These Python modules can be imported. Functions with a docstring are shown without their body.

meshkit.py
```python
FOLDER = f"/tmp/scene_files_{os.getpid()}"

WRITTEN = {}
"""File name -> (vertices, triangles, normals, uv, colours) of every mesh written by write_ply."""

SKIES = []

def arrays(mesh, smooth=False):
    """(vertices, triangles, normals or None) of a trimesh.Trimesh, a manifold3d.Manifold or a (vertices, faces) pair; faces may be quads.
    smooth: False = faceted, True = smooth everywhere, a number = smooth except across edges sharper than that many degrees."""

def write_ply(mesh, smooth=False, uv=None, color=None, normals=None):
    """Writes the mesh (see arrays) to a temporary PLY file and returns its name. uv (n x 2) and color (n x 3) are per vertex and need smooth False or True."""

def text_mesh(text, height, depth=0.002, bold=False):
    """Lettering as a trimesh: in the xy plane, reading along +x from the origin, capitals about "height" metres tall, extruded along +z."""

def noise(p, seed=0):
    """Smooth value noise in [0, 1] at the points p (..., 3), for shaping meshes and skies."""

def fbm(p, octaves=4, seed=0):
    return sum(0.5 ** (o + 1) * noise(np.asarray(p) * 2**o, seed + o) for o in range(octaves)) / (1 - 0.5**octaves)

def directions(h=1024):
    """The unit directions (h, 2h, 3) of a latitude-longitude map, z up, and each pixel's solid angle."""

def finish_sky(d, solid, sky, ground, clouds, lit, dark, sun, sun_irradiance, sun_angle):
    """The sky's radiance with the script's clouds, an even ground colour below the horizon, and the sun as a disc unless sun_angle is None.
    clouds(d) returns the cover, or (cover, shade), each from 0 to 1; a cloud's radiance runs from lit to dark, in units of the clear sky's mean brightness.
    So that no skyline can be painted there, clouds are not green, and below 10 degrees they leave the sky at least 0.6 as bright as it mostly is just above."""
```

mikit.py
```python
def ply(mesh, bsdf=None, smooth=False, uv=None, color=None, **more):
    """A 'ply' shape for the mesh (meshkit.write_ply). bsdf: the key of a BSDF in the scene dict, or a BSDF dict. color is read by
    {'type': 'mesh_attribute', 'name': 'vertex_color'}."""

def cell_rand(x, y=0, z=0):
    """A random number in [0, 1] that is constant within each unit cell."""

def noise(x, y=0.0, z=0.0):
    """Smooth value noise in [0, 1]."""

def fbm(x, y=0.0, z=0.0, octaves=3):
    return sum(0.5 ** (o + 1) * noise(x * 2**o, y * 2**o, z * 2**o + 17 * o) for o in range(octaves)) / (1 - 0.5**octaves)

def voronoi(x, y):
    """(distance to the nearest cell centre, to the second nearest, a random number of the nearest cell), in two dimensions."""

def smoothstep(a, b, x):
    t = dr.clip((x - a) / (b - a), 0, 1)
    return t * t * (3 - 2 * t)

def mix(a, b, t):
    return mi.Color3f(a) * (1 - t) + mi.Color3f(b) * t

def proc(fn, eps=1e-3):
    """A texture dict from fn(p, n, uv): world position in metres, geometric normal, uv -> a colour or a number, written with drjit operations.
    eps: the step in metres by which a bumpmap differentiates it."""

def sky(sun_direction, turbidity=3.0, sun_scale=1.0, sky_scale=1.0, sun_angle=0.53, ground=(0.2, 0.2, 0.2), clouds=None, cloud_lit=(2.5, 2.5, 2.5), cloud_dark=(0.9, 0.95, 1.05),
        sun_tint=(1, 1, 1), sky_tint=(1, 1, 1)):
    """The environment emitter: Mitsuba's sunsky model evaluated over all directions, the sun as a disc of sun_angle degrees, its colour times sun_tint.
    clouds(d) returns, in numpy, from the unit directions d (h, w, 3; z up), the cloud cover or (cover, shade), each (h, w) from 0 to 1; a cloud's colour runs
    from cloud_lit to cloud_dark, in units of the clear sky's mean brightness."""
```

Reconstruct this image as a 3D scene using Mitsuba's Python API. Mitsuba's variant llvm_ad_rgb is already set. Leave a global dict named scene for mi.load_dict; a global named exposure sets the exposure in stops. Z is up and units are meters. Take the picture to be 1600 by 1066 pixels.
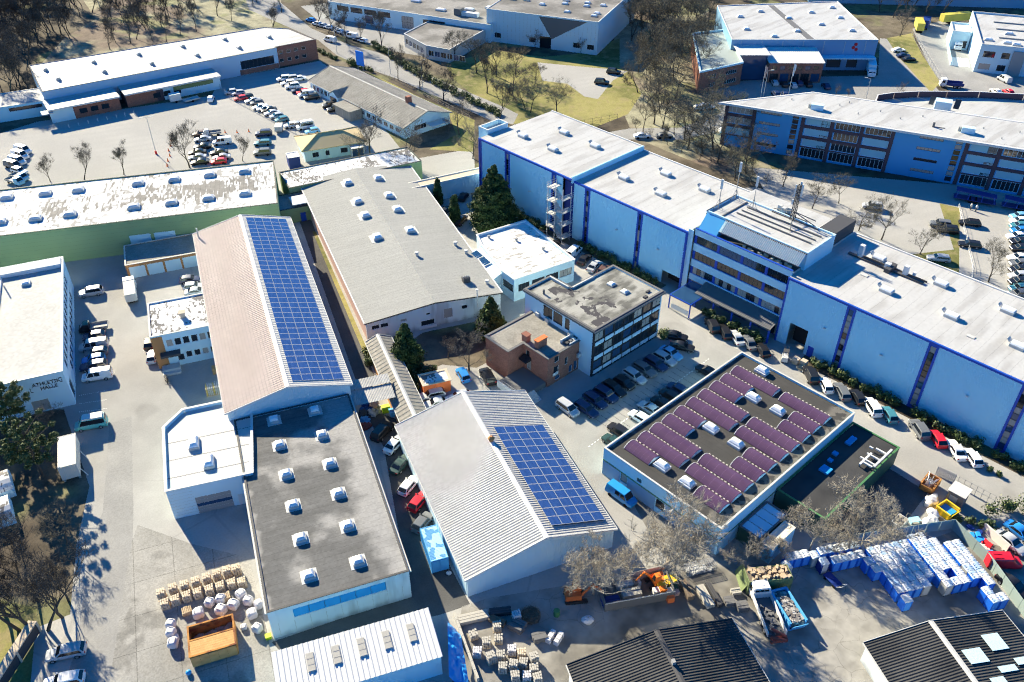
"""An industrial estate seen from the air on a clear winter noon: halls, offices, car parks, bare trees and a builder's yard. Units are metres, z is up."""
import math
import random

import drjit as dr
import mitsuba as mi
import numpy as np
import shapely
import shapely.affinity
import shapely.geometry as sg
import trimesh

import meshkit
import mikit
from mikit import cell_rand, fbm, mix, noise, proc, smoothstep, voronoi

T = mi.ScalarTransform4f
scene, labels = {}, {}
exposure = 3.5
PITCH, CAM_H = 36.8, 95.0
scene['camera'] = {'type': 'perspective', 'fov': 62.05, 'fov_axis': 'x', 'near_clip': 1.0, 'far_clip': 3000.0,
                   'to_world': T().look_at(origin=[0, 0, CAM_H], target=[0, math.cos(math.radians(PITCH)), CAM_H - math.sin(math.radians(PITCH))], up=[0, 0, 1])}
SUN = (-0.6225, 0.7826, 0.5095)
scene['sky'] = mikit.sky(SUN, turbidity=2.6, sun_scale=1.0, sky_scale=0.33, sky_tint=(0.05, 0.9, 1.75), sun_tint=(0.88, 1.0, 1.12), ground=(0.13, 0.14, 0.15))
rng = random.Random(7)

# ---------------------------------------------------------------- materials


def pr(color, rough=0.7, spec=0.4, **more):
    col = color if isinstance(color, dict) else {'type': 'rgb', 'value': list(color)}
    return {'type': 'twosided', 'bsdf': {'type': 'principled', 'base_color': col, 'roughness': rough, 'specular': spec, **more}}


def mat(key, color, rough=0.7, spec=0.4, **more):
    if callable(color):
        color = proc(color)
    scene['mat_' + key] = pr(color, rough, spec, **more)


def local(p, r):
    """World point to a building's own plan coordinates."""
    c, s = math.cos(math.radians(r[2])), math.sin(math.radians(r[2]))
    x, y = p.x - r[0], p.y - r[1]
    return x * c + y * s, y * c - x * s


def line(x, period, width):
    """1 on thin lines that repeat along x."""
    f = x / period - dr.floor(x / period)
    return dr.select(dr.minimum(f, 1 - f) * period < width, 1.0, 0.0)


def ground_yard(p, n, uv):
    big = fbm(p.x * 0.045, p.y * 0.045, 3.0, 3)
    mid = fbm(p.x * 0.35, p.y * 0.35, 8.0, 3)
    fine = noise(p.x * 7, p.y * 7, 1.0)
    c = mix((0.3, 0.295, 0.285), (0.37, 0.365, 0.352), smoothstep(0.3, 0.7, big))
    c = c * (0.84 + 0.22 * mid + 0.1 * fine)
    d1, d2, w = voronoi(p.x * 0.09, p.y * 0.09)
    crack = smoothstep(0.03, 0.0, d2 - d1 - 0.02 * mid) * smoothstep(0.45, 0.7, big)
    stain = smoothstep(0.66, 0.8, fbm(p.x * 0.13 + 40, p.y * 0.13, 2.0, 3))
    return c * (1 - 0.13 * crack) * (1 - 0.14 * stain)


def ground_road(p, n, uv):
    mid = fbm(p.x * 0.3, p.y * 0.3, 5.0, 3)
    c = mix((0.24, 0.238, 0.235), (0.32, 0.317, 0.31), mid)
    return c * (0.9 + 0.2 * noise(p.x * 6, p.y * 6, 2.0))


def ground_lot(p, n, uv):
    mid = fbm(p.x * 0.08, p.y * 0.08, 5.0, 3)
    x, y = local(p, (0, 0, 22))
    wave = 0.5 + 0.5 * dr.sin(y * 1.9 + 3 * noise(p.x * 0.08, p.y * 0.08, 9.0))
    c = mix((0.32, 0.315, 0.3), (0.37, 0.363, 0.35), mid)
    return c * (0.93 + 0.06 * wave * smoothstep(0.4, 0.7, mid) + 0.12 * noise(p.x * 5, p.y * 5, 2.0))


def ground_asphalt(p, n, uv):
    big = fbm(p.x * 0.06, p.y * 0.06, 15.0, 3)
    mid = fbm(p.x * 0.5, p.y * 0.5, 5.0, 3)
    c = mix((0.06, 0.06, 0.062), (0.115, 0.114, 0.113), big)
    return c * (0.7 + 0.4 * mid + 0.2 * noise(p.x * 8, p.y * 8, 2.0))


def ground_concrete(p, n, uv):
    x, y = local(p, (-47, 62, 21))
    big = fbm(p.x * 0.12, p.y * 0.12, 25.0, 4)
    joint = dr.maximum(line(x, 5.2, 0.05), line(y, 5.6, 0.05))
    slab = cell_rand(dr.floor(x / 5.2 + 0.5), dr.floor(y / 5.6 + 0.5), 4)
    c = mix((0.27, 0.265, 0.25), (0.37, 0.362, 0.345), smoothstep(0.25, 0.75, big)) * (0.9 + 0.14 * slab)
    dark = smoothstep(0.6, 0.75, fbm(p.x * 0.33 + 9, p.y * 0.33, 6.0, 3))
    return c * (1 - 0.35 * joint) * (1 - 0.32 * dark) * (0.85 + 0.3 * noise(p.x * 6, p.y * 6, 2.0))


def ground_grass(p, n, uv):
    big = fbm(p.x * 0.07, p.y * 0.07, 5.0, 3)
    mid = fbm(p.x * 0.7, p.y * 0.7, 7.0, 3)
    c = mix((0.11, 0.12, 0.04), (0.27, 0.245, 0.09), smoothstep(0.3, 0.7, big))
    c = mix(c, mi.Color3f(0.2, 0.16, 0.09), smoothstep(0.5, 0.75, mid) * 0.6)
    return c * (0.6 + 0.6 * mid + 0.3 * noise(p.x * 6, p.y * 6, 2.0))


def ground_wood(p, n, uv):
    big = fbm(p.x * 0.05, p.y * 0.05, 5.0, 4)
    mid = fbm(p.x * 0.55, p.y * 0.55, 7.0, 3)
    c = mix((0.055, 0.044, 0.034), (0.135, 0.115, 0.085), smoothstep(0.3, 0.7, big))
    c = mix(c, mi.Color3f(0.14, 0.14, 0.07), smoothstep(0.55, 0.72, fbm(p.x * 0.09 + 30, p.y * 0.09, 3.0, 3)))
    return c * (0.45 + 0.9 * mid + 0.25 * noise(p.x * 5, p.y * 5, 2.0))


def ground_dirt(p, n, uv):
    big = fbm(p.x * 0.1, p.y * 0.1, 55.0, 4)
    mid = fbm(p.x * 0.9, p.y * 0.9, 7.0, 3)
    c = mix((0.15, 0.142, 0.13), (0.32, 0.31, 0.29), smoothstep(0.3, 0.65, big))
    wx = p.x + 1.6 * noise(p.x * 0.7, p.y * 0.7, 3.0)
    d1, d2, w = voronoi(wx * 0.4, (p.y + 1.6 * noise(p.x * 0.7, p.y * 0.7, 8.0)) * 0.4)
    crack = smoothstep(0.05, 0.0, d2 - d1) * smoothstep(0.52, 0.66, big)
    return c * (0.6 + 0.6 * mid) * (1 - 0.3 * crack)


def ground_meadow(p, n, uv):
    big = fbm(p.x * 0.06, p.y * 0.06, 35.0, 4)
    mid = fbm(p.x * 0.5, p.y * 0.5, 7.0, 3)
    c = mix((0.16, 0.125, 0.1), (0.29, 0.275, 0.19), smoothstep(0.38, 0.6, big))
    c = mix(c, mi.Color3f(0.2, 0.21, 0.1), smoothstep(0.55, 0.7, fbm(p.x * 0.1 + 30, p.y * 0.1, 3.0, 3)) * 0.7)
    return c * (0.5 + 0.75 * mid + 0.25 * noise(p.x * 4, p.y * 4, 2.0))


for _k, _f in dict(meadow=ground_meadow, yard=ground_yard, road=ground_road, lot=ground_lot, asphalt=ground_asphalt, concrete=ground_concrete, grass=ground_grass, wood_floor=ground_wood, dirt=ground_dirt).items():
    mat(_k, _f, 0.95, 0.2)


def roof_white(p, n, uv):
    x, y = local(p, R['blue'])
    s = line(x + 0.25 * noise(y * 0.4, x * 0.1, 3.0), 1.9, 0.05)
    dirt = fbm(x * 0.6, y * 0.12, 5.0, 3)
    return mix((0.45, 0.45, 0.45), (0.37, 0.365, 0.36), smoothstep(0.42, 0.75, dirt)) * (1 - 0.16 * s) * (0.95 + 0.08 * noise(p.x * 3, p.y * 3, 1.0))


def roof_snowy(p, n, uv):
    x, y = local(p, R['green'])
    strip = noise(dr.floor(x / 1.05) * 3.7, y * 0.16, 2.0)
    fine = noise(x * 3.2, y * 0.7, 3.0)
    m = 0.42 * fbm(x * 0.09, y * 0.16, 7.0, 2) + 0.22 * strip + 0.3 * fine
    edge = smoothstep(9.0, 2.0, y) * 0.24 + smoothstep(13.0, 19.0, y) * 0.2 + smoothstep(36.0, 22.0, x) * 0.2 + 0.04
    snow = smoothstep(0.46, 0.56, m + edge)
    spots = smoothstep(0.6, 0.66, noise(x * 1.9, y * 1.3, 8.0)) * smoothstep(0.35, 0.6, noise(x * 0.4, y * 0.4, 2.0)) * 0.75
    bare = mix((0.15, 0.145, 0.14), (0.24, 0.23, 0.22), fbm(x, y, 4.0, 2)) * (1 - 0.25 * line(x, 1.05, 0.05))
    return mix(bare, mi.Color3f(0.6, 0.61, 0.62), snow * (1 - spots))


def roof_patchy_snow(p, n, uv):
    x, y = local(p, (0, 0, 21))
    m = 0.45 * fbm(x * 0.3, y * 0.3, 17.0, 2) + 0.3 * noise(x * 2.4, y * 1.2, 3.0) + 0.25 * noise(x * 5, y * 3, 5.0)
    bare = mix((0.09, 0.09, 0.1), (0.2, 0.19, 0.18), fbm(x, y, 4.0, 2))
    return mix(mi.Color3f(0.6, 0.61, 0.62), bare, smoothstep(0.55, 0.63, m))


def roof_grey(p, n, uv):
    x, y = local(p, R['grey'])
    streak = fbm(x * 0.15, y * 1.6, 5.0, 3)
    band = fbm(x * 0.07, y * 0.09, 9.0, 2)
    c = mix((0.25, 0.253, 0.245), (0.34, 0.342, 0.33), 0.55 * streak + 0.45 * band)
    return c * (1 - 0.18 * line(y + 0.1 * noise(x * 0.5, y, 2.0), 1.0, 0.04)) * (0.9 + 0.2 * noise(p.x * 5, p.y * 5, 2.0))


def roof_bitumen(p, n, uv):
    x, y = local(p, R['dark'])
    streak = fbm(x * 0.25, y * 1.4, 25.0, 3)
    pale = smoothstep(0.45, 0.75, fbm(x * 0.2, y * 0.2, 4.0, 4) + 0.35 * smoothstep(12, 18, x) - 0.05) + 0.8 * smoothstep(0.9, 0.2, x + 1.0 * noise(y * 0.9, 3.0, 1.0) - 0.4)
    c = mix((0.085, 0.086, 0.088), (0.135, 0.136, 0.139), streak)
    c = mix(c, mi.Color3f(0.44, 0.43, 0.42), dr.clip(pale, 0, 1) * 0.55)
    return c * (1 - 0.2 * line(y, 1.0, 0.04)) * (0.88 + 0.24 * noise(p.x * 4, p.y * 4, 2.0))


def roof_mottled(p, n, uv):
    x, y = local(p, R['office'])
    m = fbm(x * 0.35, y * 0.35, 5.0, 4)
    m2 = fbm(x * 1.1, y * 0.4, 15.0, 3)
    c = mix((0.12, 0.12, 0.11), (0.34, 0.335, 0.31), smoothstep(0.3, 0.65, 0.5 * m + 0.5 * m2))
    spot = smoothstep(0.56, 0.6, fbm(x * 0.5 + 7, y * 0.5, 25.0, 4)) * smoothstep(10.5, 8.0, y)
    return mix(c, mi.Color3f(0.06, 0.058, 0.066), spot) * (1 - 0.15 * line(x, 1.0, 0.03))


def roof_black(p, n, uv):
    x, y = local(p, R['panel'])
    m = fbm(p.x * 0.3, p.y * 0.3, 5.0, 4)
    c = mix((0.04, 0.039, 0.039), (0.066, 0.065, 0.064), m)
    edge = smoothstep(1.5, 0.7, x + 0.8 * noise(y, 2.0, 3.0)) + smoothstep(18.2, 19.2, x + 0.8 * noise(y * 0.8, 6.0, 3.0))
    lichen = edge * smoothstep(0.4, 0.55, fbm(p.x * 1.3, p.y * 1.3, 9.0, 3))
    return mix(c, mi.Color3f(0.18, 0.168, 0.15), dr.clip(lichen, 0, 1) * 0.7) * (1 - 0.2 * line(y, 1.0, 0.03))


def roof_brown(p, n, uv):
    x, y = local(p, R['solar'])
    m = fbm(x * 0.5, y * 0.15, 5.0, 3)
    g = line(x, 0.55, 0.06)
    tile = cell_rand(dr.floor(x / 0.55), dr.floor(y / 0.8), 3)
    c = mix((0.38, 0.31, 0.29), (0.45, 0.38, 0.355), m) * (0.93 + 0.1 * tile)
    return c * (1 - 0.2 * g) * (1 - 0.12 * line(y, 0.8, 0.05))


def sheet_aged(p, n, uv):
    m = fbm(p.x * 0.25, p.y * 0.25, 5.0, 4)
    return mix((0.32, 0.325, 0.33), (0.42, 0.42, 0.42), m) * (0.88 + 0.2 * noise(p.x * 2.5, p.y * 2.5, 2.0))


def sheet_black(p, n, uv):
    m = fbm(p.x * 0.35, p.y * 0.35, 5.0, 4)
    return mix((0.02, 0.021, 0.024), (0.062, 0.062, 0.064), m)


def eternit(p, n, uv):
    m = fbm(p.x * 0.5, p.y * 0.5, 5.0, 4)
    return mix((0.2, 0.19, 0.17), (0.32, 0.305, 0.275), m) * (0.85 + 0.3 * noise(p.x * 4, p.y * 4, 2.0))


def wall_dirty(p, n, uv):
    m = fbm(p.x * 0.6 + p.y * 0.6, p.z * 0.12, 5.0, 4)
    low = smoothstep(1.6, 0.1, p.z + 0.8 * noise(p.x * 1.2, p.y * 1.2, 2.0))
    return mix((0.6, 0.66, 0.7), (0.42, 0.45, 0.47), smoothstep(0.45, 0.8, m)) * (1 - 0.5 * low)


def brick(p, n, uv):
    m = fbm(p.x * 0.8, p.y * 0.8, p.z * 0.8, 3)
    h = dr.select(dr.abs(n.x) > dr.abs(n.y), p.y, p.x) * 1.4
    row = dr.floor(p.z / 0.25)
    c = cell_rand(dr.floor(h / 0.5 + 0.5 * row), row, 5)
    return mix((0.25, 0.105, 0.075), (0.37, 0.165, 0.12), 0.5 * m + 0.5 * c) * (1 - 0.25 * line(p.z, 0.25, 0.03))


def green_panel(p, n, uv):
    m = fbm(p.x * 0.2, p.y * 0.2, p.z * 0.2, 3)
    return mix((0.22, 0.31, 0.15), (0.28, 0.37, 0.19), m) * (1 - 0.16 * line(p.z, 0.9, 0.025))


def rust(p, n, uv):
    m = fbm(p.x * 1.3, p.y * 1.3, p.z * 1.3, 4)
    return mix((0.45, 0.21, 0.06), (0.19, 0.07, 0.035), smoothstep(0.4, 0.75, m))


def timber(p, n, uv):
    m = noise(p.x * 3, p.y * 3, p.z * 3)
    return mix((0.36, 0.26, 0.16), (0.62, 0.5, 0.35), m)


def bark(p, n, uv):
    m = fbm(p.x * 1.5, p.y * 1.5, p.z * 0.8, 2)
    return mix((0.05, 0.042, 0.035), (0.12, 0.102, 0.082), m)


def conifer(p, n, uv):
    m = fbm(p.x * 0.9, p.y * 0.9, p.z * 0.9, 3)
    return mix((0.022, 0.045, 0.014), (0.085, 0.12, 0.03), smoothstep(0.3, 0.75, m))


for _k, _f, _r in (('roof_white', roof_white, 0.6), ('roof_snowy', roof_snowy, 0.85), ('roof_patchy_snow', roof_patchy_snow, 0.85), ('roof_grey', roof_grey, 0.9), ('roof_bitumen', roof_bitumen, 0.85),
                   ('roof_mottled', roof_mottled, 0.9), ('roof_black', roof_black, 0.9), ('roof_brown', roof_brown, 0.75), ('sheet_aged', sheet_aged, 0.75), ('sheet_black', sheet_black, 0.7),
                   ('eternit', eternit, 0.95), ('wall_dirty', wall_dirty, 0.8), ('brick', brick, 0.9), ('green_panel', green_panel, 0.6), ('rust', rust, 0.9), ('timber', timber, 0.9),
                   ('bark', bark, 0.95), ('conifer', conifer, 0.8)):
    mat(_k, _f, _r, 0.3)
for _k, _c, _r in (('white', (0.6, 0.6, 0.6), 0.6), ('snow', (0.64, 0.65, 0.66), 0.9), ('pale_blue', (0.36, 0.68, 0.84), 0.5), ('steel_blue', (0.17, 0.34, 0.52), 0.45), ('steel_pale', (0.36, 0.5, 0.64), 0.5), ('shade_tinted_white', (0.5, 0.7, 0.8), 0.55), ('panel_white', (0.5, 0.66, 0.74), 0.6),  # bluish whites and pale_blue: some blue of sky-lit shade is mixed into the paint
                   ('blue_trim', (0.012, 0.07, 0.42), 0.45), ('sky_panel', (0.03, 0.3, 0.62), 0.45), ('deep_blue', (0.01, 0.035, 0.2), 0.5), ('black_trim', (0.02, 0.02, 0.024), 0.6), ('charcoal', (0.06, 0.06, 0.066), 0.7),
                   ('grey', (0.3, 0.3, 0.3), 0.7), ('light_grey', (0.48, 0.48, 0.47), 0.7), ('dark_grey', (0.13, 0.13, 0.135), 0.7), ('aubergine', (0.075, 0.05, 0.068), 0.7), ('orange_paint', (0.72, 0.17, 0.05), 0.6),
                   ('wood_brown', (0.42, 0.2, 0.08), 0.8), ('ochre', (0.55, 0.43, 0.24), 0.85), ('yellow', (0.8, 0.52, 0.03), 0.5), ('lime', (0.5, 0.6, 0.02), 0.5), ('green_trim', (0.07, 0.2, 0.08), 0.6),
                   ('dark_green', (0.02, 0.08, 0.06), 0.6), ('olive_green', (0.17, 0.22, 0.1), 0.7), ('marking', (0.8, 0.8, 0.78), 0.8), ('red', (0.62, 0.02, 0.03), 0.5), ('orange', (0.85, 0.22, 0.03), 0.5),
                   ('toilet_blue', (0.015, 0.13, 0.62), 0.4), ('toilet_grey', (0.33, 0.35, 0.34), 0.5), ('stone', (0.42, 0.4, 0.36), 0.9), ('dark_stone', (0.14, 0.14, 0.145), 0.9), ('tan', (0.5, 0.42, 0.33), 0.9),
                   ('tarp', (0.03, 0.3, 0.72), 0.35), ('container_blue', (0.09, 0.36, 0.66), 0.5), ('dirty_white', (0.62, 0.58, 0.52), 0.85), ('pink_brown', (0.46, 0.3, 0.26), 0.85), ('skin', (0.5, 0.33, 0.25), 0.7),
                   ('twig', (0.15, 0.128, 0.108), 0.9), ('pale_twig', (0.32, 0.29, 0.24), 0.9), ('dark_twig', (0.085, 0.075, 0.064), 0.9), ('olive_twig', (0.13, 0.118, 0.088), 0.9), ('leaf', (0.045, 0.075, 0.022), 0.6), ('pale_leaf', (0.19, 0.22, 0.07), 0.6), ('pine_needle', (0.075, 0.1, 0.032), 0.7), ('turquoise', (0.05, 0.42, 0.42), 0.4)):
    mat(_k, _c, _r)
for _k, _c in (('tyre', (0.015, 0.015, 0.016)),):
    mat(_k, _c, 0.9, 0.2)
for _k, _c in dict(black=(0.012, 0.012, 0.015), navy=(0.015, 0.03, 0.09), white=(0.78, 0.78, 0.78), silver=(0.42, 0.44, 0.47), grey=(0.13, 0.14, 0.155), red=(0.62, 0.012, 0.03), blue=(0.02, 0.2, 0.55),
                   teal=(0.05, 0.2, 0.26), green=(0.02, 0.055, 0.05), brown=(0.12, 0.06, 0.045), light_blue=(0.16, 0.42, 0.66), turquoise=(0.1, 0.42, 0.42), orange=(0.8, 0.25, 0.05), yellow=(0.78, 0.55, 0.03)).items():
    mat('paint_' + _k, _c, 0.32, 0.5, clearcoat=0.8, clearcoat_gloss=0.92)
mat('glass', (0.012, 0.018, 0.026), 0.06, 0.75)
mat('glass_blue', (0.02, 0.06, 0.14), 0.08, 0.7)
mat('blind', (0.33, 0.31, 0.29), 0.25, 0.5)
mat('car_glass', (0.01, 0.013, 0.018), 0.05, 0.7)
mat('metal', (0.55, 0.56, 0.58), 0.35, 0.5, metallic=0.7)
mat('lamp_glass', (0.75, 0.77, 0.8), 0.1, 0.6)
mat('tail_glass', (0.4, 0.01, 0.015), 0.15, 0.6)
mat('dome', (0.8, 0.82, 0.85), 0.12, 0.6)


def cells(p, n, uv):
    e = dr.minimum(dr.minimum(uv.x, 1 - uv.x) * 1.65, dr.minimum(uv.y, 1 - uv.y) * 1.0)
    g = dr.maximum(line(uv.x * 1.65 - 0.03, 0.159, 0.008), line(uv.y - 0.03, 0.157, 0.008))
    c = mix((0.018, 0.055, 0.2), (0.028, 0.075, 0.25), cell_rand(dr.floor(p.x * 0.6), dr.floor(p.y * 0.9), dr.floor(p.z * 9)))
    return mix(mix(c, mi.Color3f(0.09, 0.13, 0.26), g * 0.5), mi.Color3f(0.4, 0.43, 0.5), smoothstep(0.035, 0.02, e))


mat('solar_cell', cells, 0.12, 0.55)


def film(p, n, uv):
    m = fbm(p.x * 0.5, p.y * 0.5, 4.0, 3)
    g = line(uv.x, 1.0 / 6, 0.004)
    return mix((0.07, 0.035, 0.075), (0.11, 0.06, 0.115), m) * (1 + 0.5 * g)


mat('solar_film', film, 0.28, 0.5)


def felt(p, n, uv):
    m = fbm(p.x * 0.15, p.y * 0.15, 5.0, 4)
    return mix((0.13, 0.125, 0.12), (0.25, 0.24, 0.23), smoothstep(0.3, 0.7, m)) * (0.88 + 0.24 * noise(p.x * 2, p.y * 2, 2.0))


def thin_snow(p, n, uv):
    x, y = local(p, R['pavilion'])
    m = 0.5 * noise(x * 0.9, y * 3.2, 3.0) + 0.3 * noise(x * 0.5, y * 0.5, 8.0) + 0.2 * noise(x * 3, y * 5, 2.0)
    return mix(mi.Color3f(0.62, 0.62, 0.63), mi.Color3f(0.32, 0.31, 0.29), smoothstep(0.6, 0.72, m))


mat('roof_thin_snow', thin_snow, 0.85)
mat('roof_bitumen2', felt, 0.9, 0.3)
mat('sheet_green', (0.3, 0.35, 0.34), 0.7)
mat('pale_bark', (0.33, 0.29, 0.235), 0.9)
mat('pale_blind', (0.24, 0.5, 0.62), 0.5)
# ---------------------------------------------------------------- helpers
CUBE_F = np.array([[0, 2, 1], [0, 3, 2], [4, 5, 6], [4, 6, 7], [0, 1, 5], [0, 5, 4], [1, 2, 6], [1, 6, 5], [2, 3, 7], [2, 7, 6], [3, 0, 4], [3, 4, 7]])


class MB:
    """Collects boxes, bars, prisms and sheets into one mesh."""

    def __init__(s):
        s.v, s.f, s.n = [], [], 0

    def add(s, v, f, M=None):
        v = np.asarray(v, float).reshape(-1, 3)
        if M is not None:
            v = v @ M[:3, :3].T + M[:3, 3]
        s.v.append(v)
        s.f.append(np.asarray(f, int).reshape(-1, 3) + s.n)
        s.n += len(v)
        return s

    def box(s, x0, x1, y0, y1, z0, z1, M=None):
        return s.add([[x0, y0, z0], [x1, y0, z0], [x1, y1, z0], [x0, y1, z0], [x0, y0, z1], [x1, y0, z1], [x1, y1, z1], [x0, y1, z1]], CUBE_F, M)

    def hexa(s, lo, hi, M=None):
        """A six-faced solid from four lower and four upper corners."""
        return s.add(list(lo) + list(hi), CUBE_F, M)

    def tube(s, p0, p1, r0, r1=None, n=6, caps=True):
        r1 = r0 if r1 is None else r1
        p0, p1 = np.asarray(p0, float), np.asarray(p1, float)
        d = (p1 - p0) / (np.linalg.norm(p1 - p0) + 1e-9)
        a = np.cross(d, [0, 0, 1] if abs(d[2]) < 0.9 else [1, 0, 0])
        a /= np.linalg.norm(a)
        b = np.cross(d, a)
        t = np.arange(n) * 2 * np.pi / n
        ring = np.cos(t)[:, None] * a + np.sin(t)[:, None] * b
        i = np.arange(n)
        j = (i + 1) % n
        f = [np.stack([i, j, j + n], 1), np.stack([i, j + n, i + n], 1)]
        if caps:
            f += [np.stack([np.zeros(n - 2, int), i[2:], i[1:-1]], 1), np.stack([np.full(n - 2, n), n + i[1:-1], n + i[2:]], 1)]
        return s.add(np.vstack([p0 + ring * r0, p1 + ring * r1]), np.vstack(f))

    def prism(s, poly, z0, z1, M=None):
        """A plan polygon (points or shapely) pushed up from z0 to z1."""
        if not hasattr(poly, 'exterior'):
            poly = sg.Polygon(poly)
        m = trimesh.creation.extrude_polygon(poly, z1 - z0, engine='earcut')
        v = np.array(m.vertices)
        v[:, 2] += z0
        return s.add(v, m.faces, M)

    def quad(s, a, b, c, d, M=None):
        return s.add([a, b, c, d], [[0, 1, 2], [0, 2, 3]], M)

    def arr(s):
        return np.vstack(s.v), np.vstack(s.f)


def rot(deg):
    c, s = math.cos(math.radians(deg)), math.sin(math.radians(deg))
    return np.array([[c, -s, 0, 0], [s, c, 0, 0], [0, 0, 1, 0], [0, 0, 0, 1.0]])


def tr(x, y, z=0.0):
    m = np.eye(4)
    m[:3, 3] = x, y, z
    return m


def frame(x, y, deg=0.0, z=0.0):
    return tr(x, y, z) @ rot(deg)


NAMES = {}


def fresh(name):
    """name, then name_001, name_002 ..."""
    NAMES[name] = NAMES.get(name, -1) + 1
    return name if NAMES[name] == 0 else f'{name}_{NAMES[name]:03d}'


def thing(name, label, cat, group=None, kind=None):
    key = fresh(name)
    labels[key] = {'label': label, 'category': cat}
    if group:
        labels[key]['group'] = group
    if kind:
        labels[key]['kind'] = kind
    return key


PLY = {}


def shape(mesh, m, M=None, smooth=False, uv=None, cache=None):
    """A shape dict; cache names a mesh that is written once and shared."""
    if cache is not None and cache in PLY:
        d = dict(PLY[cache])
    else:
        if callable(mesh):
            mesh = mesh()
        if isinstance(mesh, MB):
            mesh = mesh.arr()
        d = mikit.ply(mesh, None, smooth=smooth, uv=uv)
        if cache is not None:
            PLY[cache] = dict(d)
    d['bsdf'] = {'type': 'ref', 'id': 'mat_' + m}
    if M is not None:
        d['to_world'] = T(M)
    return d


def part(parent, name, mesh, m, M=None, smooth=False, uv=None, cache=None, label=None, kind=None):
    key = fresh(parent + '__' + name)
    scene[key] = shape(mesh, m, M, smooth, uv, cache)
    if label or kind:
        labels[key] = {k: v for k, v in (('label', label), ('kind', kind)) if v}
    return key


def solo(name, label, cat, mesh, m, M=None, smooth=False, group=None, kind=None, cache=None):
    key = thing(name, label, cat, group, kind)
    scene[key] = shape(mesh, m, M, smooth, cache=cache)
    return key


def setting(name, mesh, m, M=None):
    key = fresh(name)
    scene[key] = shape(mesh, m, M)
    labels[key] = {'kind': 'structure'}
    return key


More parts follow.
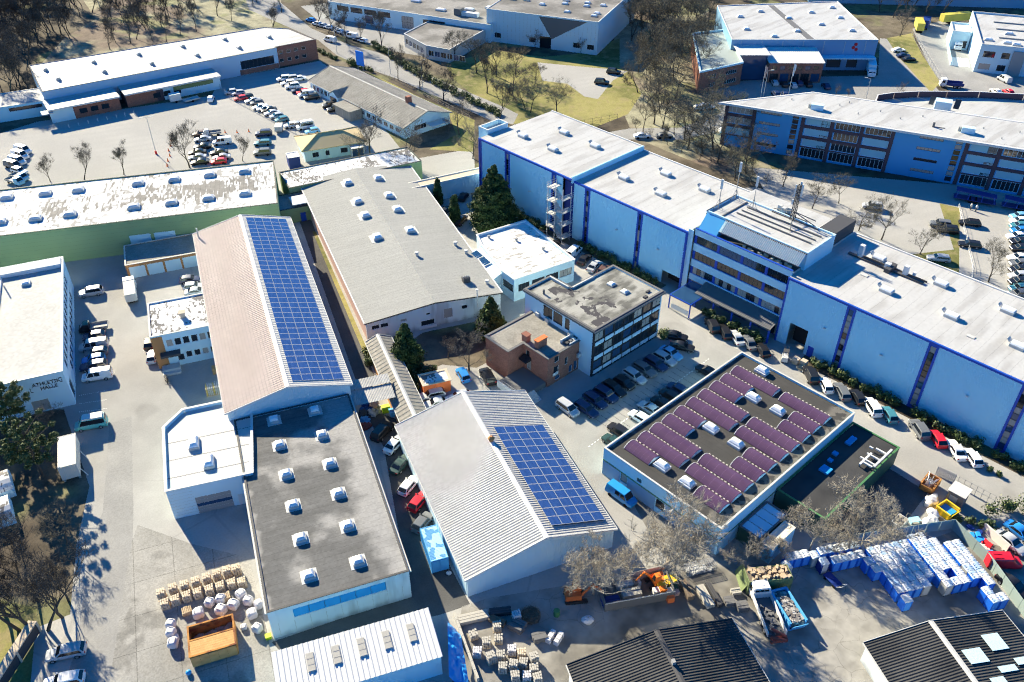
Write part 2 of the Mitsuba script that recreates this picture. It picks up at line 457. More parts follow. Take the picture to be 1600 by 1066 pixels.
def wave(length, pitch, depth, kind='trap'):
    """Profile of a ribbed sheet: points (along, height)."""
    n = max(1, round(length / pitch))
    p = length / n
    if kind == 'sine':
        t = np.linspace(0, n, n * 6 + 1)
        return np.stack([t * p, depth * (0.5 + 0.5 * np.sin(2 * np.pi * t))], 1)
    cell = np.array([[0, 0], [0.5, 0], [0.6, 1], [0.9, 1]]) * [p, depth]
    return np.vstack([cell + [i * p, 0] for i in range(n)] + [[[length, 0]]])


def sheet(prof, a, b, along, up):
    """Ribbed sheet: profile along `along` (unit), raised along `up`, swept from a to b."""
    a, b, along, up = (np.asarray(t, float) for t in (a, b, along, up))
    q = prof[:, :1] * along + prof[:, 1:] * up
    v = np.vstack([a + q, b + q])
    n = len(q)
    i = np.arange(n - 1)
    f = np.vstack([np.stack([i, i + 1, i + 1 + n], 1), np.stack([i, i + 1 + n, i + n], 1)])
    return v, f


FACES = {'front': lambda L, W: frame(0, 0, 0), 'right': lambda L, W: frame(L, 0, 90), 'back': lambda L, W: frame(L, W, 180), 'left': lambda L, W: frame(0, W, -90)}


def window_frame(w, h, cols, rows, fw):
    m = MB()
    m.box(0, w, 0, 0.08, 0, fw).box(0, w, 0, 0.08, h - fw, h).box(0, fw, 0, 0.08, fw, h - fw).box(w - fw, w, 0, 0.08, fw, h - fw)
    for i in range(1, cols):
        x = w * i / cols
        m.box(x - fw / 2, x + fw / 2, 0.003, 0.077, fw, h - fw)
    for i in range(1, rows):
        z = h * i / rows
        m.box(fw, w - fw, 0.006, 0.074, z - fw / 2, z + fw / 2)
    return m


def window(parent, M, x, z, w, h, cols=1, rows=1, fr='white', pane='glass', fw=0.08, depth=0.1, name='window'):
    """A window in a facade frame M (x along the wall, y inwards, z up): frame, with its pane as a sub-part."""
    w, h = round(w, 2), round(h, 2)
    k = part(parent, name, lambda: window_frame(w, h, cols, rows, fw), fr, M @ tr(x, depth, z), cache=('wf', w, h, cols, rows, fw))
    part(k, 'pane', lambda: MB().box(fw / 2, w - fw / 2, 0.03, 0.05, fw / 2, h - fw / 2), pane, M @ tr(x, depth, z), cache=('wp', w, h, fw))
    return k


def wall(parent, M, L, H, m, holes=(), t=0.25, z0=0.0, name='wall', ribs=None):
    """A wall in a facade frame with openings (x, z, w, h); ribs = (pitch, depth, material) lays ribbed cladding on it."""
    poly = sg.box(0, z0, L, H)
    cut = [sg.box(x, z, x + w, z + h) for x, z, w, h in holes]
    if cut:
        poly = poly.difference(shapely.union_all(cut))
    mb = MB()
    turn = np.array([[1, 0, 0, 0], [0, 0, -1, t], [0, 1, 0, 0], [0, 0, 0, 1.0]])
    for g in getattr(poly, 'geoms', [poly]):
        mb.prism(g, 0, t, turn)
    k = part(parent, name, mb, m, M)
    if ribs:
        cl = MB()
        segs = [(0.0, L, z0, H)] if not cut else []
        for a, b, c, d in segs:
            cl.add(*sheet(wave(b - a, ribs[0], ribs[1]), (a, -0.01, c + 0.02), (a, -0.01, d - 0.02), (1, 0, 0), (0, -1, 0)))
        if segs:
            part(k, 'cladding', cl, ribs[2] if len(ribs) > 2 else m, M)
    return k


def flat_house(key, r, H, wallmat, roofmat, par=0.35, cop='white', copw=0.3, wins=None, t=0.25, ribs=None, skip=(), cop_h=0.1, wallmats={}):
    """Four walls with openings, a roof deck behind a parapet, copings. wins = {face: [(x, z, w, h, cols, rows, frame, pane)]}. Returns its frame."""
    x, y, deg, L, W = r[:5]
    M = frame(x, y, deg)
    wins = wins or {}
    for face, F in FACES.items():
        if face in skip:
            continue
        A = M @ F(L, W)
        long = L if face in ('front', 'back') else W - 2 * t
        if face in ('right', 'left'):
            A = A @ tr(t, 0)
        ws = wins.get(face, [])
        wall(key, A, long, H, wallmats.get(face, wallmat), [q[:4] for q in ws], t, ribs=ribs)
        for q in ws:
            if len(q) > 4:
                window(key, A, *q)
    part(key, 'roof', MB().box(t, L - t, t, W - t, H - par - 0.2, H - par), roofmat, M)
    c = MB()
    o = copw - t
    c.box(-o, L + o, -o, t, H, H + cop_h).box(-o, L + o, W - t, W + o, H, H + cop_h).box(-o, t, t, W - t, H, H + cop_h).box(L - t, L + o, t, W - t, H, H + cop_h)
    part(key, 'coping', c, cop, M)
    return M


def gable_house(key, r, He, Hr, wallmat, roofmats, over=0.3, pitch=0.3, depth=0.05, trim='white', ribkind='trap', wins=None, ridge=None, t=0.25, wall_ribs=None, gut='light_grey'):
    """Gables at front and back, ridge along y; roofmats = (left slope, right slope)."""
    x, y, deg, L, W = r[:5]
    M = frame(x, y, deg)
    wins = wins or {}
    xr = L / 2 if ridge is None else ridge
    for face, F in FACES.items():
        A = M @ F(L, W)
        ws = wins.get(face, [])
        if face in ('front', 'back'):
            xa = xr if face == 'front' else L - xr
            poly = sg.Polygon([(0, 0), (L, 0), (L, He), (xa, Hr), (0, He)])
            if ws:
                poly = poly.difference(shapely.union_all([sg.box(q[0], q[1], q[0] + q[2], q[1] + q[3]) for q in ws]))
            mb = MB()
            for g in getattr(poly, 'geoms', [poly]):
                mb.prism(g, 0, t, np.array([[1, 0, 0, 0], [0, 0, -1, t], [0, 1, 0, 0], [0, 0, 0, 1.0]]))
            k = part(key, 'gable_wall', mb, wallmat, A)
            if wall_ribs and not ws:
                cl = MB()
                pf = wave(L, *wall_ribs)
                top = np.where(pf[:, 0] < xa, He + (Hr - He) * pf[:, 0] / xa, He + (Hr - He) * (L - pf[:, 0]) / (L - xa)) - 0.04
                n = len(pf)
                v = np.vstack([np.stack([pf[:, 0], -0.01 - pf[:, 1], np.full(n, 0.05)], 1), np.stack([pf[:, 0], -0.01 - pf[:, 1], top], 1)])
                i = np.arange(n - 1)
                cl.add(v, np.vstack([np.stack([i, i + 1, i + 1 + n], 1), np.stack([i, i + 1 + n, i + n], 1)]))
                part(k, 'cladding', cl, wallmat, A)
        else:
            wall(key, A @ tr(t, 0), W - 2 * t, He, wallmat, [q[:4] for q in ws], t, ribs=(wall_ribs[0], wall_ribs[1]) if wall_ribs and not ws else None)
            A = A @ tr(t, 0)
        for q in ws:
            if len(q) > 4:
                window(key, A, *q)
    z = 0.06
    for side, m in zip((0, 1), roofmats):
        ex = -over if side == 0 else L + over
        dz = (Hr - He) / (xr if side == 0 else L - xr)
        e = np.array([ex, -over, He - dz * over + z])
        rd = np.array([xr, -over, Hr + z])
        d = rd - e
        d /= np.linalg.norm(d)
        up = np.cross(d, [0, 1, 0]) if side == 0 else np.cross([0, 1, 0], d)
        up = -up if up[2] < 0 else up
        k = part(key, 'roof', MB().add(*sheet(wave(W + 2 * over, pitch, depth, ribkind), e, rd, (0, 1, 0), up)), m, M)
        g = MB()
        for yy in (-over - 0.08, W + over):
            g.hexa([(ex, yy, e[2] - 0.16), (xr, yy, Hr + z - 0.16), (xr, yy + 0.08, Hr + z - 0.16), (ex, yy + 0.08, e[2] - 0.16)], [(ex, yy, e[2] + 0.14), (xr, yy, Hr + z + 0.14), (xr, yy + 0.08, Hr + z + 0.14), (ex, yy + 0.08, e[2] + 0.14)])
        part(key, 'verge', g, trim, M)
        part(key, 'gutter', MB().box(ex - 0.12 if side == 0 else ex, ex if side == 0 else ex + 0.12, -over, W + over, e[2] - 0.12, e[2] + 0.02), gut, M)
    w = 0.35
    cap = MB()
    for sgn, run in ((-1, xr), (1, L - xr)):
        sl = (Hr - He) / run * w
        cap.hexa([(xr, -over, Hr + z + 0.07), (xr + sgn * w, -over, Hr + z + 0.07 - sl), (xr + sgn * w, W + over, Hr + z + 0.07 - sl), (xr, W + over, Hr + z + 0.07)],
                 [(xr, -over, Hr + z + 0.11), (xr + sgn * w, -over, Hr + z + 0.11 - sl), (xr + sgn * w, W + over, Hr + z + 0.11 - sl), (xr, W + over, Hr + z + 0.11)])
    part(key, 'ridge_cap', cap, trim, M)
    return M


def dome_mesh(w, d, h):
    """A skylight dome of plan w x d, rounded over."""
    m = MB()
    m.hexa([(-w / 2, -d / 2, 0), (w / 2, -d / 2, 0), (w / 2, d / 2, 0), (-w / 2, d / 2, 0)], [(-w / 2 * 0.93, -d / 2 * 0.93, h * 0.45), (w / 2 * 0.93, -d / 2 * 0.93, h * 0.45), (w / 2 * 0.93, d / 2 * 0.93, h * 0.45), (-w / 2 * 0.93, d / 2 * 0.93, h * 0.45)])
    m.hexa([(-w / 2 * 0.93, -d / 2 * 0.93, h * 0.45), (w / 2 * 0.93, -d / 2 * 0.93, h * 0.45), (w / 2 * 0.93, d / 2 * 0.93, h * 0.45), (-w / 2 * 0.93, d / 2 * 0.93, h * 0.45)],
           [(-w / 2 * 0.6, -d / 2 * 0.6, h), (w / 2 * 0.6, -d / 2 * 0.6, h), (w / 2 * 0.6, d / 2 * 0.6, h), (-w / 2 * 0.6, d / 2 * 0.6, h)])
    return m


def skylight(parent, M, x, y, z, w=1.5, d=1.5, kerb=0.45, h=0.4, m='dome', base='light_grey', name='skylight', apron=None):
    """A roof light: upstand, with its dome as a sub-part."""
    A = M @ tr(x, y, z)

    def up():
        b = MB().box(-w / 2 - 0.12, w / 2 + 0.12, -d / 2 - 0.12, d / 2 + 0.12, 0, kerb)
        if apron:
            b.box(-w / 2 - apron, w / 2 + apron, -d / 2 - apron, d / 2 + apron, 0, 0.04)
        return b
    k = part(parent, name, up, base, A, cache=('up', w, d, kerb, apron))
    part(k, 'dome', lambda: dome_mesh(w, d, h), m, A @ tr(0, 0, kerb), cache=('dome', w, d, h))
    return k


def smoke_vent(parent, M, x, y, z, deg=0, s=1.0):
    """A long white roof dome with an open flap."""
    A = M @ frame(x, y, deg, z)
    k = part(parent, 'roof_vent', lambda: MB().box(-1.1 * s, 1.1 * s, -0.75 * s, 0.75 * s, 0, 0.5), 'light_grey', A, cache=('sv', s))

    def dm():
        m = MB()
        a = np.linspace(0, np.pi, 7)
        v = []
        for xx in (-1.0 * s, 1.0 * s):
            v += [(xx, -0.68 * s * math.cos(t), 0.5 + 0.42 * math.sin(t)) for t in a]
        v = np.array(v)
        i = np.arange(6)
        f = np.vstack([np.stack([i, i + 7, i + 8], 1), np.stack([i, i + 8, i + 1], 1), [[0, j, j + 1] for j in range(1, 6)], [[7, 8 + j, 7 + j] for j in range(1, 6)]])
        return m.add(v, f)
    part(k, 'dome', dm, 'dome', A, smooth=40, cache=('svd', s))
    part(k, 'flap', lambda: MB().hexa([(-1.3 * s, -0.5 * s, 0.55), (-1.1 * s, -0.5 * s, 0.55), (-1.1 * s, 0.5 * s, 0.55), (-1.3 * s, 0.5 * s, 0.55)], [(-1.75 * s, -0.5 * s, 1.05), (-1.7 * s, -0.5 * s, 1.08), (-1.7 * s, 0.5 * s, 1.08), (-1.75 * s, 0.5 * s, 1.05)]), 'light_grey', A, cache=('svf', s))



# ---------------------------------------------------------------- survey tables: world positions in metres
GROUND = [
    ('yard_ground', 'yard', 0.004, [[-170.0, 20.0], [-170.0, 150.0], [-120.0, 215.0], [-60.0, 205.0], [-20.0, 190.0], [5.0, 185.0], [60.0, 190.0], [160.0, 120.0], [160.0, 20.0]]),
    ('meadow', 'meadow', 0.006, [[-209.6, 419.2], [-109.2, 419.2], [-92.5, 355.5], [-87.8, 317.6], [-111.5, 299.4], [-132.8, 284.7], [-154.8, 276.5], [-159.1, 306.5], [-156.8, 329.5]]),
    ('copse_floor', 'meadow', 0.005, [[43.0, 374.8], [83.2, 374.8], [60.1, 261.8], [65.9, 209.7], [67.0, 187.6], [49.3, 201.9], [33.3, 220.0], [31.5, 256.3]]),
    ('car_park', 'lot', 0.008, [[-140.9, 201.1], [-143.7, 220.0], [-134.7, 231.2], [-91.1, 250.9], [-92.0, 264.7], [-63.9, 282.7], [-57.5, 272.3], [-62.7, 264.7], [-53.0, 243.2], [-35.8, 226.6], [-26.7, 205.7], [-10.3, 212.9], [-9.5, 201.1], [-25.2, 191.0], [-57.6, 187.6], [-128.8, 177.8]]),
    ('road', 'road', 0.012, [[-94.0, 355.5], [-73.4, 317.9], [-56.3, 298.7], [-46.0, 291.6], [-22.4, 264.0], [-2.1, 241.7], [1.8, 236.6], [0.3, 229.2], [-5.9, 231.6], [-18.2, 245.6], [-26.9, 254.6], [-36.3, 265.5], [-48.5, 276.5], [-59.2, 288.1], [-68.4, 304.3], [-88.1, 326.1], [-101.9, 341.4], [-106.8, 355.5]]),
    ('road', 'road', 0.012, [[26.1, 223.3], [32.9, 226.2], [47.1, 226.8], [58.1, 235.3], [64.0, 240.4], [62.2, 231.6], [55.9, 223.3], [45.7, 218.2], [32.1, 218.7], [26.6, 218.7]]),
    ('pavement', 'lot', 0.012, [[72.2, 184.2], [96.4, 175.3], [117.6, 167.2], [127.7, 187.6], [103.2, 192.7], [62.3, 201.1]]),
    ('lawn', 'grass', 0.016, [[-50.1, 272.5], [-44.9, 270.1], [-26.4, 248.3], [-18.4, 240.4], [-10.7, 232.2], [-10.1, 210.6], [-22.1, 212.2], [-15.4, 222.1], [-18.1, 235.3], [-26.1, 244.3], [-43.6, 264.0]]),
    ('lawn', 'grass', 0.008, [[-5.8, 293.3], [10.2, 286.4], [21.7, 289.8], [38.2, 306.2], [35.2, 276.5], [37.9, 271.7], [39.4, 252.5], [33.6, 236.6], [23.6, 227.4], [14.5, 234.1], [0.0, 229.2], [-7.4, 241.7], [-18.6, 265.5], [-22.2, 279.7]]),
    ('drive', 'lot', 0.02, [[8.4, 281.0], [20.9, 277.3], [30.6, 274.9], [37.5, 272.5], [31.8, 264.0], [25.8, 248.3], [21.9, 250.4], [17.3, 261.1], [9.5, 264.0]]),
    ('rear_car_park', 'lot', 0.008, [[61.5, 201.1], [81.0, 192.7], [119.8, 171.6], [104.8, 133.8], [86.6, 140.4], [75.2, 160.2], [61.5, 184.2]]),
    ('grass_strip', 'grass', 0.016, [[101.6, 181.6], [105.5, 179.3], [91.8, 147.4], [85.1, 149.9], [82.6, 157.5], [96.1, 160.2]]),
    ('front_car_park', 'road', 0.008, [[60.1, 261.8], [95.8, 267.5], [117.0, 268.7], [130.7, 306.5], [134.7, 305.0], [131.0, 253.6], [112.6, 240.8], [61.3, 220.0]]),
    ('loading_yard', 'road', 0.008, [[146.3, 317.6], [164.0, 329.5], [204.6, 306.5], [161.3, 226.6], [133.8, 250.9], [135.9, 273.5]]),
    ('grass_strip', 'grass', 0.012, [[133.0, 306.5], [144.3, 312.3], [138.8, 289.2], [134.7, 263.0], [128.0, 253.6], [128.9, 268.7], [130.0, 285.9]]),
    ('street_car_park', 'road', 0.008, [[-83.0, 346.5], [-69.0, 353.7], [-28.2, 320.0], [-12.3, 299.4], [-21.3, 282.7], [-43.9, 293.9], [-64.9, 313.8]]),
    ('builder_yard', 'dirt', 0.012, [[-6.6, 68.7], [-3.2, 70.0], [16.1, 73.8], [20.8, 73.1], [33.5, 75.6], [52.2, 77.1], [63.4, 81.5], [78.4, 73.6], [64.2, 47.5], [-7.9, 47.5]]),
    ('concrete_yard', 'concrete', 0.012, [[-54.1, 82.6], [-45.2, 79.1], [-36.5, 76.7], [-30.8, 63.7], [-25.0, 47.5], [-46.4, 47.5], [-53.8, 79.1]]),
    ('asphalt_lane', 'asphalt', 0.012, [[-28.2, 114.5], [-23.7, 107.8], [-19.3, 105.4], [-14.1, 90.2], [-8.8, 75.8], [-5.5, 69.0], [-9.2, 67.5], [-28.8, 61.9], [-30.4, 63.4], [-13.6, 70.5], [-20.4, 98.5]]),
    ('asphalt_lane', 'asphalt', 0.012, [[-48.8, 173.1], [-46.6, 174.7], [-42.3, 163.0], [-26.1, 121.8], [-23.5, 114.5], [-26.7, 113.6]]),
    ('grass_verge', 'grass', 0.02, [[-44.9, 168.1], [-44.1, 168.1], [-25.9, 122.7], [-27.1, 123.3]]),
    ('asphalt_strip', 'road', 0.012, [[-66.4, 104.3], [-63.4, 106.1], [-55.6, 85.1], [-50.4, 69.5], [-50.0, 62.8], [-46.4, 47.5], [-52.8, 47.5], [-54.8, 62.8], [-59.7, 79.1], [-60.1, 85.1]]),
    ('gravel_patch', 'dirt', 0.016, [[17.7, 87.6], [20.2, 88.6], [29.1, 77.8], [31.9, 74.2], [22.6, 73.4], [20.3, 79.1]]),
    ('dark_yard', 'asphalt', 0.012, [[53.1, 92.2], [57.2, 95.7], [62.6, 88.9], [56.6, 82.6], [53.1, 80.9], [43.4, 79.1]]),
    ('planting_bed', 'wood_floor', 0.016, [[-0.9, 178.7], [-2.3, 177.3], [29.7, 144.3], [31.6, 146.0], [13.2, 165.5], [12.4, 164.8]]),
    ('garden', 'wood_floor', 0.016, [[-20.6, 124.6], [-16.9, 129.6], [-5.5, 133.8], [-1.2, 133.8], [-2.9, 121.8], [-6.3, 119.0], [-12.6, 119.9], [-15.9, 117.2], [-17.9, 114.5]]),
    ('garden', 'wood_floor', 0.016, [[-10.1, 187.6], [-7.8, 187.6], [0.0, 176.2], [-5.4, 164.4], [-7.5, 168.1]]),
    ('rough_grass', 'grass', 0.012, [[-71.6, 70.5], [-62.3, 68.5], [-58.4, 57.9], [-54.3, 47.5], [-62.8, 47.5]]),
    ('rough_ground', 'wood_floor', 0.012, [[-111.7, 114.5], [-84.0, 107.8], [-75.4, 107.8], [-64.1, 90.2], [-61.5, 79.1], [-57.6, 67.5], [-60.9, 65.6], [-85.2, 70.5]]),
    ('planting_bed', 'wood_floor', 0.016, [[51.5, 120.8], [83.1, 87.4], [85.1, 89.3], [53.5, 122.8]]),
]
CARS = [
    ('row below the black white office', 'cars parked under the black and white office', -47.5, 'left', [(9.3, 107.4, 'minivan', 'silver'), (12.4, 107.2, 'wagon', 'navy'), (14.1, 109.5, 'wagon', 'navy'), (16.0, 110.9, 'suv', 'navy'), (17.6, 112.6, 'wagon', 'black'), (19.5, 114.1, 'hatch', 'black'), (21.5, 116.0, 'wagon', 'silver'), (23.5, 117.9, 'wagon', 'grey'), (25.7, 119.5, 'wagon', 'navy'), (27.5, 121.0, 'wagon', 'silver'), (28.9, 122.6, 'sedan', 'light_blue')]),
    ('pair beyond the black white office', 'cars beside the black and white office', -20, 'left', [(30.5, 127.8, 'sedan', 'black'), (31.2, 124.5, 'sedan', 'black')]),
    ('row behind the panel roof hall', 'cars along the dashed line', 132.5, 'left', [(16.1, 99.3, 'hatch', 'green'), (17.3, 102.0, 'hatch', 'black'), (21.1, 105.1, 'hatch', 'white'), (23.1, 107.3, 'sedan', 'silver'), (25.2, 108.7, 'hatch', 'black'), (26.9, 110.7, 'hatch', 'black'), (28.5, 112.4, 'hatch', 'navy'), (34.5, 117.2, 'sedan', 'black')]),
    ('row right of the office tower', 'cars along the right part of the blue warehouse', 93, 'left', [(52.5, 116.2, 'suv', 'black'), (54.3, 113.4, 'hatch', 'white'), (56.6, 111.8, 'wagon', 'grey'), (58.8, 110.3, 'hatch', 'black'), (60.4, 107.7, 'suv', 'white'), (62.6, 105.8, 'hatch', 'teal'), (66.2, 102.2, 'suv', 'grey'), (68.3, 100.0, 'hatch', 'red'), (70.2, 97.5, 'sedan', 'white'), (72.1, 95.8, 'hatch', 'white')]),
    ('row in front of the office tower', 'cars in front of the office tower', 100, 'left', [(38.0, 131.1, 'suv', 'black'), (39.9, 129.2, 'wagon', 'black'), (41.8, 127.3, 'sedan', 'silver'), (43.8, 125.8, 'sedan', 'grey'), (45.7, 123.5, 'hatch', 'black')]),
    ('row behind the white pavilion', 'cars behind the white pavilion', 60, 'left', [(-0.2, 171.9, 'hatch', 'white'), (1.9, 170.1, 'sedan', 'black'), (3.8, 168.0, 'hatch', 'black'), (5.7, 165.7, 'wagon', 'black'), (9.0, 161.2, 'sedan', 'black'), (13.3, 158.0, 'van', 'white'), (15.4, 155.2, 'sedan', 'black'), (17.3, 152.5, 'sedan', 'silver'), (19.1, 151.0, 'hatch', 'brown')]),
    ('group by the tall conifer', 'cars by the conifer', 70, 'left', [(-15.4, 177.1, 'hatch', 'black'), (-11.7, 172.2, 'suv', 'black'), (-11.6, 183.8, 'hatch', 'black')]),
    ('row along the athletics hall', 'vehicles along the athletics hall', 197, 'top', [(-79.1, 130.4, 'pickup', 'black'), (-78.0, 127.8, 'hatch', 'navy'), (-76.8, 124.7, 'van', 'silver'), (-75.6, 122.7, 'hatch', 'grey'), (-75.3, 120.7, 'hatch', 'blue'), (-74.6, 118.9, 'wagon', 'navy'), (-72.8, 116.0, 'van', 'white'), (-68.9, 103.5, 'camper', 'turquoise'), (-84.4, 142.5, 'suv', 'silver')]),
    ('pair by the white annex', 'cars by the white annex', 100, 'top', [(-66.9, 125.7, 'hatch', 'black'), (-65.0, 121.6, 'hatch', 'silver')]),
    ('three in front of the garages', 'cars in front of the garages', 12, 'top', [(-66.0, 147.2, 'hatch', 'navy'), (-64.5, 144.6, 'hatch', 'silver'), (-63.3, 142.8, 'sedan', 'silver')]),
    ('row in the front hall lane', 'cars in the lane beside the front hall', 62, 'top', [(-21.0, 101.7, 'suv', 'black'), (-18.7, 98.8, 'sedan', 'white'), (-17.2, 94.4, 'sedan', 'green'), (-15.6, 89.8, 'hatch', 'white'), (-13.8, 86.6, 'hatch', 'red'), (-12.9, 82.6, 'hatch', 'grey')]),
    ('yard behind the front hall', 'cars in the yard behind the front hall', 200, 'left', [(-13.7, 110.9, 'wagon', 'silver'), (-12.8, 108.7, 'sedan', 'silver'), (-9.0, 110.4, 'hatch', 'silver')]),
    ('garden yard beside the brick house', 'cars beside the brick house', 110, 'left', [(-8.6, 116.3, 'hatch', 'blue'), (-4.3, 115.8, 'suv', 'black')]),
    ('shaded lane at the bottom left edge', 'cars at the bottom left', 195, 'top', [(-55.5, 61.6, 'wagon', 'silver'), (-54.1, 57.7, 'wagon', 'white')]),
    ('scrap yard in the right corner', 'cars in the scrap yard', -60, 'right', [(72.4, 80.7, 'sedan', 'blue'), (70.2, 79.0, 'sedan', 'silver'), (67.1, 71.6, 'sedan', 'black')]),
    ('left column behind the green hall', 'cars in the cluster behind the green hall', 195, 'top', [(-85.3, 221.3, 'wagon', 'brown'), (-83.9, 217.7, 'sedan', 'silver'), (-82.5, 212.8, 'sedan', 'black'), (-82.8, 209.2, 'sedan', 'black'), (-81.9, 206.2, 'sedan', 'silver'), (-80.4, 203.3, 'sedan', 'black')]),
    ('right column behind the green hall', 'cars in the cluster behind the green hall', 195, 'top', [(-82.5, 221.3, 'pickup', 'silver'), (-78.0, 215.7, 'van', 'white'), (-77.1, 209.2, 'sedan', 'black'), (-75.6, 206.2, 'sedan', 'silver'), (-75.6, 203.5, 'hatch', 'red')]),
    ('three beside the fenced row', 'cars in the middle of the car park', 190, 'top', [(-68.2, 221.3, 'suv', 'navy'), (-67.0, 215.1, 'wagon', 'teal'), (-65.6, 208.9, 'suv', 'grey')]),
    ('long row along the car park fence', 'cars along the car park fence', 205, 'top', [(-85.5, 252.6, 'hatch', 'silver'), (-83.0, 251.8, 'hatch', 'silver'), (-81.2, 247.5, 'hatch', 'red'), (-79.6, 248.6, 'hatch', 'black'), (-77.2, 245.7, 'sedan', 'silver'), (-75.5, 244.0, 'hatch', 'grey'), (-73.8, 240.8, 'sedan', 'white'), (-72.2, 239.5, 'sedan', 'silver'), (-70.7, 238.5, 'sedan', 'black'), (-69.3, 236.1, 'sedan', 'silver'), (-67.4, 233.8, 'hatch', 'silver'), (-65.4, 231.2, 'hatch', 'teal'), (-61.9, 227.1, 'hatch', 'white'), (-60.6, 227.4, 'sedan', 'silver'), (-57.7, 226.2, 'camper', 'white'), (-55.2, 223.1, 'hatch', 'light_blue')]),
    ('row by the grey gabled house', 'cars by the grey gabled house', 200, 'top', [(-71.8, 264.0, 'suv', 'white'), (-69.6, 264.0, 'suv', 'silver'), (-67.2, 264.4, 'sedan', 'white'), (-69.7, 260.5, 'wagon', 'white'), (-67.7, 257.4, 'suv', 'white'), (-65.4, 254.0, 'hatch', 'navy'), (-63.6, 252.6, 'hatch', 'red'), (-62.1, 250.4, 'van', 'white'), (-60.1, 248.2, 'suv', 'black'), (-53.5, 241.9, 'suv', 'black'), (-51.6, 239.0, 'suv', 'black')]),
    ('in the shade of the long brick factory', 'cars by the long brick factory', 100, 'left', [(-90.0, 247.1, 'hatch', 'white')]),
    ('vans at the left edge', 'vans at the left edge', -25, 'top', [(-129.2, 210.3, 'van', 'white'), (-128.4, 207.1, 'van', 'white'), (-127.6, 203.7, 'van', 'white'), (-127.4, 201.0, 'van', 'grey'), (-124.5, 198.0, 'wagon', 'white'), (-122.7, 194.3, 'pickup', 'light_blue'), (-122.7, 192.0, 'pickup', 'light_blue')]),
    ('on the street', 'vans on the street', 150, 'left', [(-63.9, 302.8, 'van', 'white')]),
    ('row beside the street under the trees', 'cars beside the street', 150, 'left', [(-75.2, 326.3, 'hatch', 'blue'), (-72.0, 321.7, 'hatch', 'white'), (-69.5, 319.6, 'sedan', 'silver'), (-66.8, 317.6, 'sedan', 'white'), (-64.4, 315.6, 'sedan', 'silver'), (-62.1, 312.6, 'sedan', 'white'), (-59.8, 310.6, 'sedan', 'silver'), (-56.9, 306.8, 'van', 'white'), (-54.1, 303.5, 'sedan', 'grey'), (-52.3, 302.0, 'hatch', 'white')]),
    ('drive of the white hall at the lawn', 'cars on the drive by the lawn', -17, 'left', [(28.0, 261.0, 'suv', 'black'), (32.6, 270.3, 'suv', 'black')]),
    ('grassy rear car park', 'cars in the rear car park', 165, 'left', [(84.7, 179.0, 'suv', 'silver'), (97.1, 170.3, 'suv', 'grey'), (97.7, 167.8, 'suv', 'black'), (104.1, 171.1, 'wagon', 'black'), (99.9, 161.4, 'wagon', 'black'), (90.8, 155.6, 'wagon', 'silver')]),
    ('tight row at the right edge', 'cars in the tight row at the right edge', 180, 'top', [(116.7, 174.2, 'hatch', 'light_blue'), (115.7, 171.9, 'hatch', 'white'), (114.6, 169.7, 'hatch', 'teal'), (113.7, 167.5, 'hatch', 'blue'), (112.0, 165.1, 'sedan', 'white'), (111.3, 162.5, 'hatch', 'black'), (110.1, 159.9, 'hatch', 'black'), (108.0, 155.9, 'sedan', 'white'), (106.9, 153.5, 'hatch', 'grey'), (105.7, 151.1, 'hatch', 'black'), (104.6, 148.8, 'hatch', 'silver'), (103.5, 146.5, 'hatch', 'black'), (102.4, 144.0, 'hatch', 'teal'), (101.4, 142.0, 'hatch', 'grey')]),
    ('row by the upper right grass strip', 'cars by the upper right grass strip', 10, 'top', [(131.9, 292.0, 'sedan', 'white'), (131.5, 286.4, 'sedan', 'navy'), (131.9, 282.7, 'sedan', 'black')]),
    ('shade in front of the brick showroom', 'cars in front of the brick showroom', 90, 'left', [(81.8, 260.4, 'hatch', 'silver'), (84.4, 259.2, 'hatch', 'black'), (87.0, 258.3, 'hatch', 'silver'), (89.3, 260.0, 'hatch', 'navy'), (91.9, 259.2, 'hatch', 'black'), (97.0, 257.7, 'sedan', 'navy'), (79.8, 251.2, 'hatch', 'navy'), (82.4, 250.7, 'hatch', 'navy'), (65.9, 246.0, 'suv', 'black')]),
    ('row by the upper right white office', 'vehicles by the upper right white office', 100, 'left', [(154.6, 263.3, 'van', 'silver'), (147.3, 252.9, 'sedan', 'white'), (150.9, 252.7, 'hatch', 'red')]),
    ('street beyond the bare copse', 'cars on the street beyond the copse', 5, 'left', [(35.6, 219.9, 'sedan', 'white'), (41.6, 219.9, 'sedan', 'grey'), (55.0, 239.9, 'hatch', 'silver'), (57.1, 240.6, 'suv', 'silver'), (59.2, 223.2, 'hatch', 'white')]),
]
